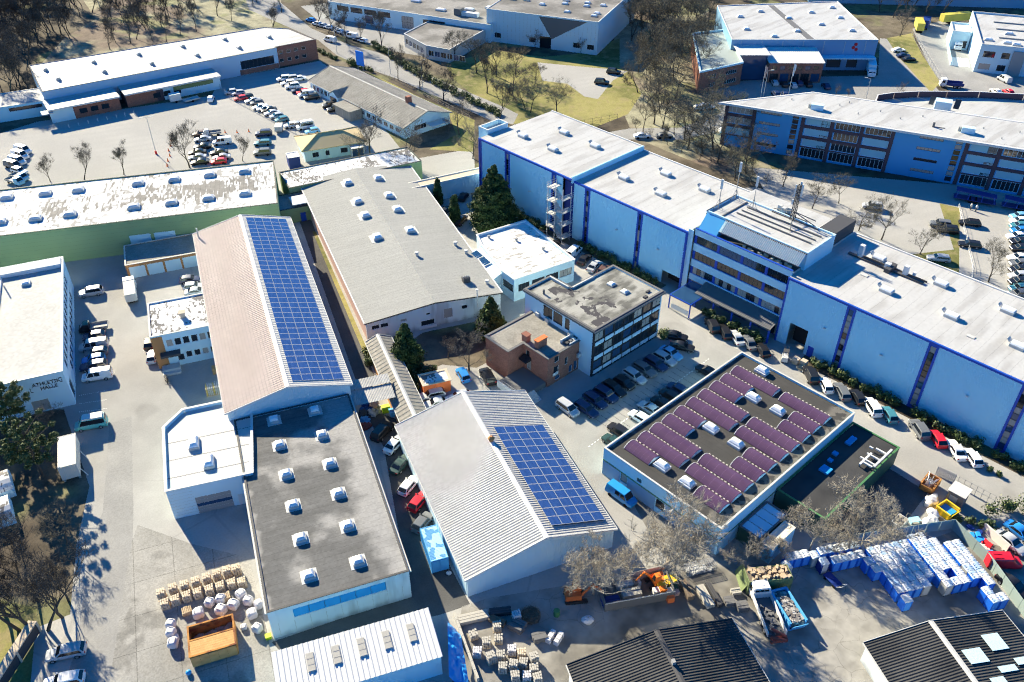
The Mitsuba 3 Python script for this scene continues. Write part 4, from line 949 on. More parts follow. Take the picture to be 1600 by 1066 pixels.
# penthouse, sun louvre, plant
pm = poly_house(bw, (*[float(q) for q in (BM @ np.array([30.2, 4.0, 0, 1]))[:2]], R['blue'][2]), RECT(0, 21.8, 0, 9.6), 17.2, 'shade_tinted_white', 'roof_white', par=0.25, cop='shade_tinted_white')
part(bw, 'penthouse', MB().box(30.4, 48.0, 13.7, 20.4, 14.0, 16.2), 'roof_white', BM)
part(bw, 'penthouse', MB().box(48.05, 51.3, 13.7, 22.6, 14.0, 16.6), 'charcoal', BM)
k = part(bw, 'glass_roof', MB().hexa([(33.5, 20.5, 14.0), (48, 20.5, 14.0), (48, 23.0, 14.0), (33.5, 23.0, 14.0)], [(33.5, 20.5, 16.0), (48, 20.5, 16.0), (48, 23.0, 14.6), (33.5, 23.0, 14.6)]), 'light_grey', BM)
for i in range(14):
    a = 33.6 + i * 1.03
    part(k, 'pane', MB().hexa([(a, 20.55, 15.98), (a + 0.93, 20.55, 15.98), (a + 0.93, 22.95, 14.64), (a, 22.95, 14.64)], [(a, 20.57, 16.03), (a + 0.93, 20.57, 16.03), (a + 0.93, 22.97, 14.69), (a, 22.97, 14.69)]), 'glass_blue', BM)
part(bw, 'terrace_slope', MB().hexa([(30.4, 1.4, 14.0), (34.6, 1.4, 14.0), (34.6, 4.0, 14.0), (30.4, 4.0, 14.0)], [(30.4, 1.4, 14.05), (34.6, 1.4, 14.05), (34.6, 4.0, 16.9), (30.4, 4.0, 16.9)]), 'sky_panel', BM)  # white slope in shade: its reflected sky blue is put into the colour
part(bw, 'terrace_deck', MB().box(34.7, 51.3, 1.35, 3.95, 14.0, 14.04), 'charcoal', BM)
k = part(bw, 'sun_louvre', MB().box(34.7, 52.0, 1.9, 2.05, 15.1, 15.25).box(34.7, 52.0, 3.8, 3.95, 16.9, 17.05), 'charcoal', BM)
for i in range(46):
    a = 34.8 + i * 0.375
    part(k, 'bar', lambda: MB().hexa([(0, 1.95, 15.25), (0.09, 1.95, 15.25), (0.09, 3.85, 17.03), (0, 3.85, 17.03)], [(0, 1.88, 15.32), (0.09, 1.88, 15.32), (0.09, 3.78, 17.1), (0, 3.78, 17.1)]), 'white', BM @ tr(a, 0), cache='louvre_bar')
part(bw, 'louvre_glazing', MB().hexa([(34.8, 2.0, 15.1), (52, 2.0, 15.1), (52, 3.85, 16.85), (34.8, 3.85, 16.85)], [(34.8, 1.98, 15.14), (52, 1.98, 15.14), (52, 3.83, 16.89), (34.8, 3.83, 16.89)]), 'pale_blind', BM)
plant = MB()
for i in range(26):
    a, b = 39 + rng.random() * 11.5, 1.5 + rng.random() * 0.9
    plant.box(a, a + 0.45, b, b + 0.35, 14.04, 14.4 + 0.4 * rng.random())
part(bw, 'planter', plant, 'tan', BM, kind='stuff')
for v0, v1, z in ((7.6, 7.85, 17.03), (9.2, 9.35, 17.03), (11.0, 11.3, 17.03)):
    part(bw, 'cable_tray', MB().box(34.5, 50.5, v0, v1, z, z + 0.18), 'dark_grey', BM)
part(bw, 'cable_tray', MB().box(33.2, 33.45, 4.4, 12.9, 16.95, 17.15), 'dark_grey', BM)
part(bw, 'roof_rail', MB().tube((30.3, 3.9, 17.3), (30.3, 13.6, 17.3), 0.12).tube((30.3, 3.9, 16.6), (30.3, 13.6, 16.6), 0.12), 'dark_grey', BM)
gear = part(bw, 'equipment_walkway', MB().box(54.5, 68.8, 14.9, 15.6, 13.75, 13.95).box(55.8, 69, 16.1, 16.3, 13.6, 13.9).box(62.0, 63.0, 14.0, 17.0, 13.6, 14.4), 'charcoal', BM)
for u, v, w, h in ((56.2, 15.2, 0.8, 2.6), (64.8, 15.2, 0.8, 2.0), (66.2, 16.2, 0.5, 0.9), (61.5, 15.0, 0.9, 1.2)):
    part(bw, 'equipment_cabinet', MB().box(u, u + w, v, v + w, 13.62, 13.6 + h), 'white', BM)
for u, v in ((60.6, 11.2), (59.6, 10.1), (80.5, 5.5)):
    part(bw, 'roof_hatch', MB().box(u, u + 1.3, v, v + 0.8, 13.62, 13.72), 'light_grey', BM)

# masts on the tower roof
for u, v, h, lab in ((31.0, 6.6, 22.8, 'thin grey antenna mast at the left front corner of the office tower roof'), (31.0, 12.2, 24.5, 'thin grey antenna mast at the left back corner of the office tower roof'), (35.6, 11.3, 23.4, 'slim antenna mast with white head standing on the left half of the tower roof')):
    A = BM @ tr(u, v, 17.0)
    k = thing('antenna_mast', lab, 'mast', 'antenna masts on the tower')
    part(k, 'pole', MB().tube((0, 0, 0), (0, 0, h - 17), 0.09, 0.06), 'grey', A)
    part(k, 'brace', MB().tube((1.0, 0, 0), (0, 0, 2.2), 0.05).tube((-0.5, 0.9, 0), (0, 0, 2.2), 0.05).tube((-0.5, -0.9, 0), (0, 0, 2.2), 0.05), 'grey', A)
    part(k, 'antenna', MB().box(-0.2, 0.2, -0.14, 0.14, h - 18.6, h - 16.6), 'white', A)
A = BM @ tr(43.2, 13.2, 17.0)
k = thing('lattice_mast', 'tall black lattice mast with white panel antennas and long steel struts on the tower roof', 'mast')
lm = MB()
for a, b in ((-0.35, -0.35), (0.35, -0.35), (0.35, 0.35), (-0.35, 0.35)):
    lm.tube((a, b, 0), (a * 0.7, b * 0.7, 7.2), 0.07)
for i in range(12):
    s = 0.35 * (1 - 0.3 * i / 12)
    z = i * 0.6
    for (a, b), (c, d) in (((-s, -s), (s, -s)), ((s, -s), (s, s)), ((s, s), (-s, s)), ((-s, s), (-s, -s))):
        lm.tube((a, b, z), (c, d, z + 0.6), 0.035, n=4)
part(k, 'lattice', lm, 'black_trim', A)
sm = MB()
for a, b in ((5.2, 0.3), (-4.8, 1.2), (2.2, -4.4), (3.5, 2.5)):
    sm.tube((0, 0, 1.7), (a, b, 0.1), 0.09)
sm.box(-4.5, 5.4, -0.12, 0.12, 0, 0.16).box(-2.5, 2.5, 1.0, 1.2, 0, 0.16)
part(k, 'strut', sm, 'dark_grey', A)
for i, (a, b, z, h) in enumerate(((-0.6, 0, 4.6, 2.4), (0.6, 0.1, 5.0, 2.4), (0, 0.6, 5.4, 2.2), (-0.5, -0.4, 3.2, 1.0))):
    part(k, 'antenna', MB().box(a - 0.16, a + 0.16, b - 0.1, b + 0.1, z, z + h), 'white', A)
for a, b in ((-3.0, 0.6), (-2.2, 1.4), (-4.0, 1.0)):
    part(k, 'cabinet', MB().box(a, a + 0.8, b, b + 0.7, 0, 1.2), 'light_grey', A)

# fire escape
A = BM @ tr(-4.6, -3.9, 0)
k = thing('fire_escape', 'galvanised steel fire escape stair with four landings against the blue warehouse', 'fire escape')
posts = MB()
for a, b in ((0, 0), (2.2, 0), (4.4, 0), (0, 2.6), (4.4, 2.6)):
    posts.tube((a, b, 0), (a, b, 13.2), 0.09)
part(k, 'post', posts, 'metal', A)
for i in range(4):
    z = 2.9 + i * 3.1
    part(k, 'landing', MB().box(-0.3, 1.3, -0.2, 2.8, z, z + 0.1).box(3.2, 4.8, -0.2, 2.8, z - 1.55, z - 1.45), 'light_grey', A)
    rm = MB()
    for zz in (0.55, 1.05):
        rm.box(-0.3, 1.3, -0.22, -0.16, z + zz, z + zz + 0.06).box(3.2, 4.8, -0.22, -0.16, z + zz - 1.5, z + zz - 1.44).box(-0.32, -0.26, -0.2, 2.8, z + zz, z + zz + 0.06).box(4.78, 4.84, -0.2, 2.8, z + zz - 1.5, z + zz - 1.44)
    part(k, 'railing', rm, 'metal', A)
    fm = MB()
    for s in range(8):
        fm.box(1.3 + s * 0.24, 1.6 + s * 0.24, 0.0, 1.1, z - 0.05 - s * 0.19, z - s * 0.19).box(3.0 - s * 0.24, 3.3 - s * 0.24, 1.4, 2.5, z - 1.6 - s * 0.19, z - 1.55 - s * 0.19)
    part(k, 'flight', fm, 'light_grey', A)

# ---- green hall
gh = thing('green_hall', 'long low hall with green panel wall and patchy snow on its flat roof', 'hall')
GM = poly_house(gh, R['green'], RECT(0, 80.6, 0, 22.57), 7.8, 'green_panel', 'roof_snowy', par=0.15, cop='charcoal', wins={0: [(49.0, 0, 4.3, 4.3), (54.0, 0, 4.3, 4.3)]})
for x in (49.0, 54.0):
    k = part(gh, 'roller_door', MB().box(x, x + 4.3, 0.08, 0.14, 0, 4.3), 'shade_tinted_white', GM)
    for i in range(4):
        part(k, 'window', MB().box(x + 0.45 + i * 0.95, x + 1.05 + i * 0.95, 0.06, 0.1, 1.7, 2.0), 'glass', GM)
for u, v in ((-20, 18), (-12, 18), (-2.07, 18.0), (5.76, 18.01), (12.66, 17.88), (25.3, 17.99), (33.14, 17.95), (40.91, 18.32), (48.71, 18.27), (-8, 6.3), (-1.19, 6.34), (5.73, 6.02), (12.5, 6.15), (25.37, 6.27), (33.12, 6.23), (40.88, 6.38), (48.68, 6.65)):
    skylight(gh, GM, u + 25, v, 7.65, 2.3, 1.7, 0.5, 0.35, 'snow')

# ---- athletics hall on the left
ah = thing('athletics_hall', 'white sports hall with two window rows in its shaded side and lettering on the gable', 'hall')
pan = ('glass_blue', 'glass', 'glass_blue')
AM = poly_house(ah, R['athletic'], RECT(-16, 5.83, 0, 39.1), 7.2, 'shade_tinted_white', 'sheet_aged', par=0.5, cop='white', copw=0.35,
                wins={0: [(9.2, 1.5, 3.2, 0.8, 3, 1, 'dark_grey', 'glass'), (9.9, 5.3, 1.1, 0.7, 1, 1, 'dark_grey', 'glass'), (15.6, 0.2, 2.6, 2.3, 2, 1, 'timber', 'blind')],
                      1: row_of(13, 4.2, 2.35, 4.4, 1.7, 1.9, 2, 1, 'charcoal', pan) + row_of(11, 8.0, 2.35, 1.2, 1.7, 1.9, 2, 1, 'charcoal', pan) + [(1.2, 0.2, 2.4, 3.3, 2, 2, 'charcoal', 'glass')]})
part(ah, 'roof_step', MB().box(-15.7, 5.5, 35.8, 38.8, 6.75, 7.6), 'snow', AM)
part(ah, 'roof_step', MB().box(-15.7, -5.0, 0.3, 35.75, 6.75, 7.1), 'snow', AM)
skylight(ah, AM, -0.7, 32.0, 6.7, 1.3, 1.3, 0.4, 0.3)
part(ah, 'vent_pipe', MB().tube((-4.8, 33.6, 7.0), (-4.8, 33.6, 9.8), 0.12), 'light_grey', AM)
for txt, x, z in (('ATHLETIK', 0.75, 5.35), ('HALLE', 1.75, 4.45)):
    part(ah, 'lettering', meshkit.text_mesh(txt, 0.62, 0.05, True), 'black_trim', AM @ tr(x, -0.02, z) @ np.array([[1, 0, 0, 0], [0, 0, -1, 0], [0, 1, 0, 0], [0, 0, 0, 1.0]]))
part(ah, 'lettering', MB().box(0.3, 0.38, -0.07, -0.01, 4.3, 5.2).box(0.38, 0.6, -0.07, -0.01, 4.3, 4.38).box(5.2, 5.28, -0.07, -0.01, 5.2, 6.15).box(4.95, 5.2, -0.07, -0.01, 6.07, 6.15).box(4.95, 5.2, -0.07, -0.01, 5.2, 5.28), 'black_trim', AM)

# ---- garages and the small white office
gg = thing('garage_row', 'low row of four white garages with orange timber posts in front of the green hall', 'garage')
QM = poly_house(gg, R['garage'], RECT(0, 14.73, 0, 8.6), 3.2, 'wood_brown', 'eternit', par=0.1, cop='dirty_white', wins={0: [(0.5 + i * 3.5, 0, 3.1, 2.6) for i in range(4)]})
for i in range(4):
    part(gg, 'garage_door', MB().box(0.5 + i * 3.5, 3.6 + i * 3.5, 0.06, 0.12, 0, 2.6), 'panel_white', QM)
wo = thing('white_annex', 'small white office with patchy snow on its flat roof beside the solar hall', 'building')
WM = poly_house(wo, R['white2'], RECT(0, 10.6, 0, 11.2), 7.0, 'shade_tinted_white', 'roof_patchy_snow', par=0.12, cop='light_grey', mats={3: 'wood_brown'},
                wins={0: row_of(6, 2.3, 1.4, 4.3, 1.1, 1.5, 1, 1, 'white', ('blind', 'glass', 'glass', 'glass')) + row_of(4, 5.0, 1.4, 1.3, 1.05, 1.3, 1, 1, 'white', ('glass', 'glass', 'blind', 'glass')) + [(3.6, 1.0, 1.0, 1.3, 1, 1, 'dark_grey', 'glass')]})
part(wo, 'timber_cladding', MB().box(0.02, 1.9, -0.09, -0.01, 0.1, 6.8), 'wood_brown', WM)
part(wo, 'canopy', MB().box(0.9, 4.2, -1.4, -0.02, 3.0, 3.45), 'charcoal', WM)
part(wo, 'vent_stack', MB().box(5.4, 6.2, 4.2, 5.0, 6.9, 7.9).box(5.2, 6.4, 4.0, 5.2, 7.9, 8.1), 'tan', WM)
part(wo, 'step', MB().box(0.6, 3.6, -2.6, -0.3, 0, 0.4).box(0.6, 3.6, -1.8, -0.3, 0.4, 0.8), 'light_grey', WM)

# ---- gabled hall with the long solar roof
sh = thing('solar_hall', 'long gabled hall with one pinkish roof slope and one slope of blue solar panels', 'hall')
SM = gable_house(sh, R['solar'], 7.2, 9.6, 'panel_white', ('roof_brown', 'light_grey'), over=0.4, pitch=0.55, depth=0.05, wall_ribs=(0.35, 0.05), trim='white')
part(sh, 'chimney_pipe', MB().tube((0.6, 57.0, 6.8), (0.6, 57.0, 9.6), 0.16), 'light_grey', SM)


def solar_field(parent, M, xe, ze, xr, zr, y0, y1, cols, rows, lift=0.12, gap=0.05):
    """Panels on a slope between ridge (xr, zr) and eave (xe, ze): cols down the slope, rows along the ridge."""
    e0, e1 = np.array([xr, 0, zr]), np.array([xe, 0, ze])
    d = e1 - e0
    L = np.linalg.norm(d)
    d /= L
    up = np.array([-d[2], 0, d[0]]) * (1 if d[0] > 0 else -1)
    pw, ph = L / cols, (y1 - y0) / rows
    a, b = pw - gap, ph - gap

    def mesh():
        v = [(x, y, z) for z in (0, 0.04) for x, y in ((0, 0), (a, 0), (a, b), (0, b))]
        return (np.array(v, float), CUBE_F)
    uv = np.array([(x, y) for z in (0, 1) for x, y in ((0, 0), (1, 0), (1, 1), (0, 1))], float)
    for i in range(cols):
        for j in range(rows):
            o = e0 + d * (i * pw + gap / 2) + up * lift + np.array([0, y0 + j * ph + gap / 2, 0])
            A = np.eye(4)
            A[:3, 0], A[:3, 1], A[:3, 2], A[:3, 3] = d, [0, 1, 0], up, o
            part(parent, 'solar_panel', mesh, 'solar_cell', M @ A, uv=uv, cache=('pv', round(a, 3), round(b, 3)))


solar_field(sh, SM, 18.5, 7.42, 10.5, 9.42, 1.0, 58.3, 5, 34)

# ---- dark flat hall with skylights, silver annex
dh = thing('dark_flat_hall', 'dark grey flat roofed hall with two columns of white skylights and a blue window band', 'hall')
DM = poly_house(dh, R['dark'], RECT(0, 18.03, 0, 37.6), 5.4, 'wall_dirty', 'roof_bitumen', par=0.08, cop='charcoal', wins={0: [(3.0, 2.9, 11.9, 1.8)]})
k = part(dh, 'window_band', MB().box(3.0, 14.9, 0.05, 0.15, 2.9, 3.0).box(3.0, 14.9, 0.05, 0.15, 4.6, 4.7), 'white', DM)
for i in range(6):
    part(k, 'pane', MB().box(3.02 + i * 1.98, 4.94 + i * 1.98, 0.08, 0.12, 3.0, 4.6), 'sky_panel', DM)
for i in range(9):
    part(dh, 'wall_joint', MB().box(0.9 + i * 2.0, 0.96 + i * 2.0, -0.03, -0.005, 0.2, 2.8), 'light_grey', DM)
for u in (5.83, 12.2):
    for v in (3.8, 10.25, 16.6, 22.95, 29.45, 35.4):
        skylight(dh, DM, u, v, 5.32, 1.25, 1.25, 0.5, 0.35, 'dome', 'light_grey', apron=0.45)
part(dh, 'gutter', MB().box(-0.3, -0.05, 0, 37.4, 5.1, 5.3), 'light_grey', DM)
part(dh, 'gutter', MB().box(18.1, 18.35, 0, 37.4, 5.1, 5.3), 'light_grey', DM)
sv = thing('silver_annex', 'single storey silver clad annex with a cut corner, white flat roof and grey sectional door', 'building')
VM = poly_house(sv, R['silver'], [(0, 0), (12.0, 0), (13.2, 17.9), (2.51, 17.6), (-0.4, 14.1)], 5.8, 'shade_tinted_white', 'light_grey', par=0.45, cop='white', copw=0.4,
                wins={0: [(3.4, 0, 5.0, 3.3)]})
k = part(sv, 'sectional_door', MB().box(3.4, 8.4, 0.1, 0.16, 0, 3.3), 'light_grey', VM)
for i in range(5):
    part(k, 'panel', MB().box(3.45, 8.35, 0.06, 0.12, 0.06 + i * 0.65, 0.64 + i * 0.65), 'grey' if i != 2 else 'glass_blue', VM)
part(sv, 'door', MB().box(9.2, 10.3, -0.06, 0.02, 0, 2.1), 'white', VM)
for i in range(9):
    part(sv, 'wall_joint', MB().box(0.02, 3.38, -0.025, -0.004, 0.6 + i * 0.6, 0.63 + i * 0.6), 'light_grey', VM)
for u, v in ((4.0, 9.2), (6.0, 4.4)):
    skylight(sv, VM, u, v, 5.35, 1.3, 2.4, 0.5, 0.45)
part(sv, 'roof_seam', MB().box(0.1, 11.6, 2.9, 2.96, 5.35, 5.38).box(0.1, 12.2, 6.7, 6.76, 5.35, 5.38).box(0.1, 12.4, 10.6, 10.66, 5.35, 5.38), 'dark_grey', VM)

# ---- white gabled front hall with solar field
fh = thing('ribbed_front_hall', 'white gabled hall with ribbed roof and a square blue solar field on its right slope', 'hall')
FM = gable_house(fh, R['front'], 4.0, 7.1, 'panel_white', ('sheet_aged', 'sheet_aged'), over=0.35, pitch=0.42, depth=0.065, ribkind='sine', wall_ribs=(1.0, 0.03), ridge=11.2, wins={})
solar_field(fh, FM, 20.9, 4.36, 12.6, 6.82, 1.4, 22.4, 5, 13, lift=0.22)
part(fh, 'roof_cowl', MB().tube((11.2, 19.6, 7.1), (11.2, 19.6, 7.7), 0.35, 0.4, 12).tube((11.2, 19.6, 7.7), (11.2, 19.6, 8.1), 0.55, 0.2, 12), 'wood_brown', FM)
part(fh, 'wall_cabinet', MB().box(16.8, 18.0, -0.5, -0.1, 0.2, 1.6), 'pale_blue', FM)

# ---- large grey hall
ph = thing('grey_felt_hall', 'large hall with shallow grey felt roof, eight white skylights and a whitewashed gable wall', 'hall')
M12 = frame(*R['grey'][:3])
L, W, He, Hr, xr = 26.6, 61.4, 4.2, 5.4, 13.3
gm = MB()
gp = sg.Polygon([(0, 0), (L, 0), (L, He), (xr, Hr), (0, He)])
gw = [(1.0, 2.4, 1.5, 0.9), (2.7, 2.4, 1.5, 0.9), (10.4, 0.6, 2.7, 1.2), (18.6, 2.4, 1.2, 0.9), (6.5, 2.7, 1.3, 0.6), (11.5, 2.9, 0.9, 0.5), (15.0, 1.2, 1.8, 2.2)]
turn_ = np.array([[1, 0, 0, 0], [0, 0, -1, 0.25], [0, 1, 0, 0], [0, 0, 0, 1.0]])
part(ph, 'gable_wall', MB().prism(gp.difference(shapely.union_all([sg.box(a, b, a + c, b + d) for a, b, c, d in gw])), 0, 0.25, turn_), 'wall_dirty', M12)
for q, m_ in zip(gw, ('glass', 'glass', 'glass', 'glass', 'blind', 'glass', 'blind')):
    window(ph, M12, *q, 1, 1, 'white', m_)
part(ph, 'gable_wall', MB().prism(gp, 0, 0.25, turn_), 'wall_dirty', M12 @ frame(L, W, 180))
wall(ph, M12 @ frame(0, W, -90) @ tr(0.25, 0), W - 0.5, He, 'pink_brown')
wall(ph, M12 @ frame(L, 0, 90) @ tr(0.25, 0), W - 0.5, He, 'wall_dirty')
for x0, z0, x1, z1 in ((-0.3, He, xr, Hr), (L + 0.3, He, xr, Hr)):
    part(ph, 'roof', MB().hexa([(x0, -0.3, z0 + 0.02), (x1, -0.3, z1 + 0.02), (x1, W + 0.3, z1 + 0.02), (x0, W + 0.3, z0 + 0.02)], [(x0, -0.3, z0 + 0.2), (x1, -0.3, z1 + 0.2), (x1, W + 0.3, z1 + 0.2), (x0, W + 0.3, z0 + 0.2)]), 'roof_grey', M12)
    part(ph, 'eaves_trim', MB().box(min(x0, x0 * 1.0) - 0.12, x0 + 0.1, -0.3, W + 0.3, z0 + 0.05, z0 + 0.28), 'white', M12)
part(ph, 'verge', MB().hexa([(-0.3, -0.42, He), (xr, -0.42, Hr), (xr, -0.305, Hr), (-0.3, -0.305, He)], [(-0.3, -0.42, He + 0.22), (xr, -0.42, Hr + 0.22), (xr, -0.305, Hr + 0.22), (-0.3, -0.305, He + 0.22)])
     .hexa([(xr, -0.42, Hr), (L + 0.3, -0.42, He), (L + 0.3, -0.305, He), (xr, -0.305, Hr)], [(xr, -0.42, Hr + 0.22), (L + 0.3, -0.42, He + 0.22), (L + 0.3, -0.305, He + 0.22), (xr, -0.305, Hr + 0.22)]), 'charcoal', M12)
zr_ = lambda u: Hr + 0.2 - abs(u - xr) * (Hr - He) / xr
for u, v in ((11.04 - 0.9, 55.04), (10.0, 45.14), (9.9, 38.02), (9.8, 27.75), (17.3, 54.89), (17.2, 45.24), (17.1, 38.12), (17.0, 28.01)):
    skylight(ph, M12, u, v, zr_(u) - 0.1, 1.7, 1.9, 0.55, 0.45, 'dome', 'light_grey', apron=0.7)
for u, v in ((24.3, 19.7), (25.3, 15.9), (25.2, 3.6), (15.3, 17.5)):
    part(ph, 'roof_fan', MB().tube((u, v, zr_(u) - 0.1), (u, v, zr_(u) + 0.7), 0.32, 0.32, 10).tube((u, v, zr_(u) + 0.7), (u, v, zr_(u) + 0.85), 0.5, 0.42, 10), 'light_grey', M12)
k = part(ph, 'chimney', MB().box(20.8, 22.2, 4.8, 6.0, 4.6, 5.9), 'charcoal', M12)
for a in (21.0, 21.45, 21.9):
    part(k, 'chimney_pot', MB().tube((a, 5.4, 5.9), (a, 5.4, 6.2), 0.14), 'light_grey', M12)
part(ph, 'vent_pipe', MB().tube((21.6, -0.55, 2.6), (21.6, -0.55, 6.4), 0.13).tube((21.6, -0.55, 6.4), (21.6, -0.55, 6.6), 0.3), 'white', M12)
part(ph, 'plinth', MB().box(10.0, 13.4, -0.3, -0.02, 0.15, 0.55), 'white', M12)
st_ = solo('steam', 'thin white wisp of steam rising from the dark chimney', 'steam', MB().tube((21.5, 5.4, 6.2), (22.2, 5.9, 7.4), 0.14, 0.34, 10).tube((22.2, 5.9, 7.4), (23.6, 6.8, 9.4), 0.34, 0.6, 10), 'steam', M12) if 'mat_steam' in scene else None

# ---- smaller links between the halls
wk = thing('covered_walkway', 'long narrow walkway with aged gable roof between the grey hall and the front hall', 'walkway')
gable_house(wk, (-22.14, 124.24, -158.28, 4.3, 23.4), 2.9, 3.9, 'wood_brown', ('eternit', 'eternit'), over=0.25, pitch=1.0, depth=0.06, trim='light_grey')
cn = thing('corrugated_canopy', 'two step canopy of pale corrugated sheets between the solar hall and the walkway', 'canopy')
CM = frame(-25.95, 104.12, 18.97)
for v0, v1, z in ((-0.1, 3.6, 3.9), (3.5, 5.8, 4.3)):
    part(cn, 'roof_sheet', MB().add(*sheet(wave(7.2, 0.26, 0.07, 'sine'), (0, v0, z), (0, v1, z + 0.15), (1, 0, 0), (0, 0, 1))), 'sheet_aged', CM)
part(cn, 'post', MB().tube((0.2, 0.2, 0), (0.2, 0.2, 3.9), 0.07).tube((6.9, 0.2, 0), (6.9, 0.2, 3.9), 0.07).tube((0.2, 5.4, 0), (0.2, 5.4, 4.3), 0.07).tube((6.9, 5.4, 0), (6.9, 5.4, 4.3), 0.07), 'grey', CM)
lk = thing('link_building', 'flat roofed link building behind the grey hall with snow streaks', 'building')
poly_house(lk, (-50.89, 178.79, 26.5), RECT(-0.5, 32.5, 1.0, 10.5), 5.0, 'green_panel', 'roof_patchy_snow', par=0.1, cop='charcoal')
co = thing('green_corridor', 'low dark roofed corridor with green wall and blue door between two halls', 'building')
OM = poly_house(co, (-52.45, 170.91, 24.29), RECT(0, 7.4, 0, 7.6), 3.6, 'green_panel', 'roof_bitumen', par=0.1, cop='charcoal')
part(co, 'door', MB().box(4.6, 5.8, -0.06, 0.0, 0, 2.2), 'blue_trim', OM)
part(co, 'porch_roof', MB().box(3.3, 7.6, 0.3, 4.6, 4.1, 4.3), 'snow', OM)
br = thing('ribbed_passage', 'narrow white ribbed passage with rusty roof joining the grey hall to the blue warehouse', 'passage')
UM = poly_house(br, (-24.91, 179.35, 27.15), RECT(0, 21.5, 0, 3.0), 4.6, 'shade_tinted_white', 'tan', par=0.1, cop='dirty_white', ribs=(0.4, 0.05))

# ---- white pavilion
pv = thing('white_pavilion', 'white flat roofed pavilion with half melted snow, raised on posts above a glazed ground floor', 'building')
PMx = poly_house(pv, R['pavilion'], [(0, 0), (14.38, 0), (14.6, 19.0), (2.4, 19.0), (1.3, 15.1), (-0.35, 4.07)], 5.2, 'panel_white', 'roof_thin_snow', par=0.4, cop='white', copw=0.4,
                 wins={0: [(1.0, 1.9, 2.6, 1.7, 3, 1, 'charcoal', 'glass')] + row_of(3, 4.2, 3.3, 1.9, 3.0, 1.7, 3, 1, 'charcoal', ('glass', 'glass', 'blind')), 5: [(0.3, 1.9, 3.4, 1.7, 4, 1, 'charcoal', 'glass')]})
part(pv, 'skylight_slope', MB().hexa([(-3.0, 3.5, 0.2), (-0.3, 4.1, 0.2), (1.2, 15.1, 0.2), (-1.2, 15.5, 0.2)], [(-3.0, 3.5, 4.0), (-0.3, 4.1, 4.6), (1.2, 15.1, 4.6), (-1.2, 15.5, 4.0)]), 'panel_white', PMx)
for i in range(2):
    k = part(pv, 'roof_window', MB().hexa([(-1.9, 8.4 + 3.1 * i, 4.25), (-0.2, 8.3 + 3.1 * i, 4.55), (0.1, 11.0 + 3.1 * i, 4.55), (-1.5, 11.2 + 3.1 * i, 4.25)], [(-1.9, 8.4 + 3.1 * i, 4.4), (-0.2, 8.3 + 3.1 * i, 4.75), (0.1, 11.0 + 3.1 * i, 4.75), (-1.5, 11.2 + 3.1 * i, 4.4)]), 'white', PMx)
    for j in range(4):
        y = 8.55 + 3.1 * i + j * 0.66
        part(k, 'pane', MB().hexa([(-1.75, y, 4.41), (-0.35, y, 4.74), (-0.3, y + 0.5, 4.74), (-1.68, y + 0.5, 4.41)], [(-1.75, y, 4.45), (-0.35, y, 4.78), (-0.3, y + 0.5, 4.78), (-1.68, y + 0.5, 4.45)]), 'glass_blue', PMx)
for u, v in ((8.6, 13.0), (11.4, 7.0), (4.3, 17.0)):
    part(pv, 'roof_vent', MB().tube((u, v, 4.8), (u, v, 5.3), 0.25, 0.25, 8).tube((u, v, 5.3), (u, v, 5.45), 0.4, 0.3, 8), 'grey', PMx)

# ---- black and white office
of = thing('black_white_office', 'three storey office with black framed windows, white spandrel strips and a mottled flat roof', 'office')
OB = R['office']
OX = frame(*OB)
wl, bl = [], []
for fl in range(3):
    for i in range(7):
        wl.append((0.35 + i * 2.52, 1.35 + fl * 3.05, 2.2, 1.65, 2, 1, 'charcoal', rng.choice(['glass', 'glass', 'glass_blue', 'blind'])))
OX = poly_house(of, OB, [(0, 0), (17.16, 0), (17.16, 17.91), (5.28, 17.8), (5.28, 6.6), (0, 6.4)], 10.2, 'shade_tinted_white', 'roof_mottled', par=0.2, cop='dark_stone', copw=0.45, mats={1: 'black_trim'},
                wins={0: [(4.8, 6.9, 2.3, 2.4, 2, 1, 'charcoal', 'glass'), (7.3, 6.9, 2.3, 2.4, 2, 1, 'charcoal', 'glass'), (10.2, 6.9, 1.2, 2.4, 1, 1, 'charcoal', 'glass')], 1: wl})
for fl in range(3):
    for i in range(7):
        part(of, 'spandrel', MB().box(17.18, 17.26, 0.4 + i * 2.52, 2.6 + i * 2.52, 0.45 + fl * 3.05, 1.2 + fl * 3.05), 'shade_tinted_white', OX)
part(of, 'cornice', MB().box(17.2, 17.7, -0.3, 18.2, 9.75, 10.15).box(-0.3, 17.2, -0.35, -0.02, 9.75, 10.15), 'dark_stone', OX)
for u, v in ((9.3, 12.9), (12.6, 12.8)):
    skylight(of, OX, u, v, 10.0, 1.1, 1.1, 0.25, 0.2)
part(of, 'roof_upstand', MB().box(0.2, 5.0, 5.9, 6.2, 10.0, 10.5).box(5.3, 5.6, 6.7, 12.0, 10.0, 10.35), 'light_grey', OX)
part(of, 'roof_vent', MB().tube((3.2, 1.6, 10.0), (3.2, 1.6, 10.9), 0.2, 0.2, 8), 'dark_grey', OX)
part(of, 'roof_clutter', MB().box(16.0, 16.6, 13.8, 14.6, 10.0, 10.3).box(15.2, 15.6, 15.5, 16.4, 10.0, 10.25), 'charcoal', OX)

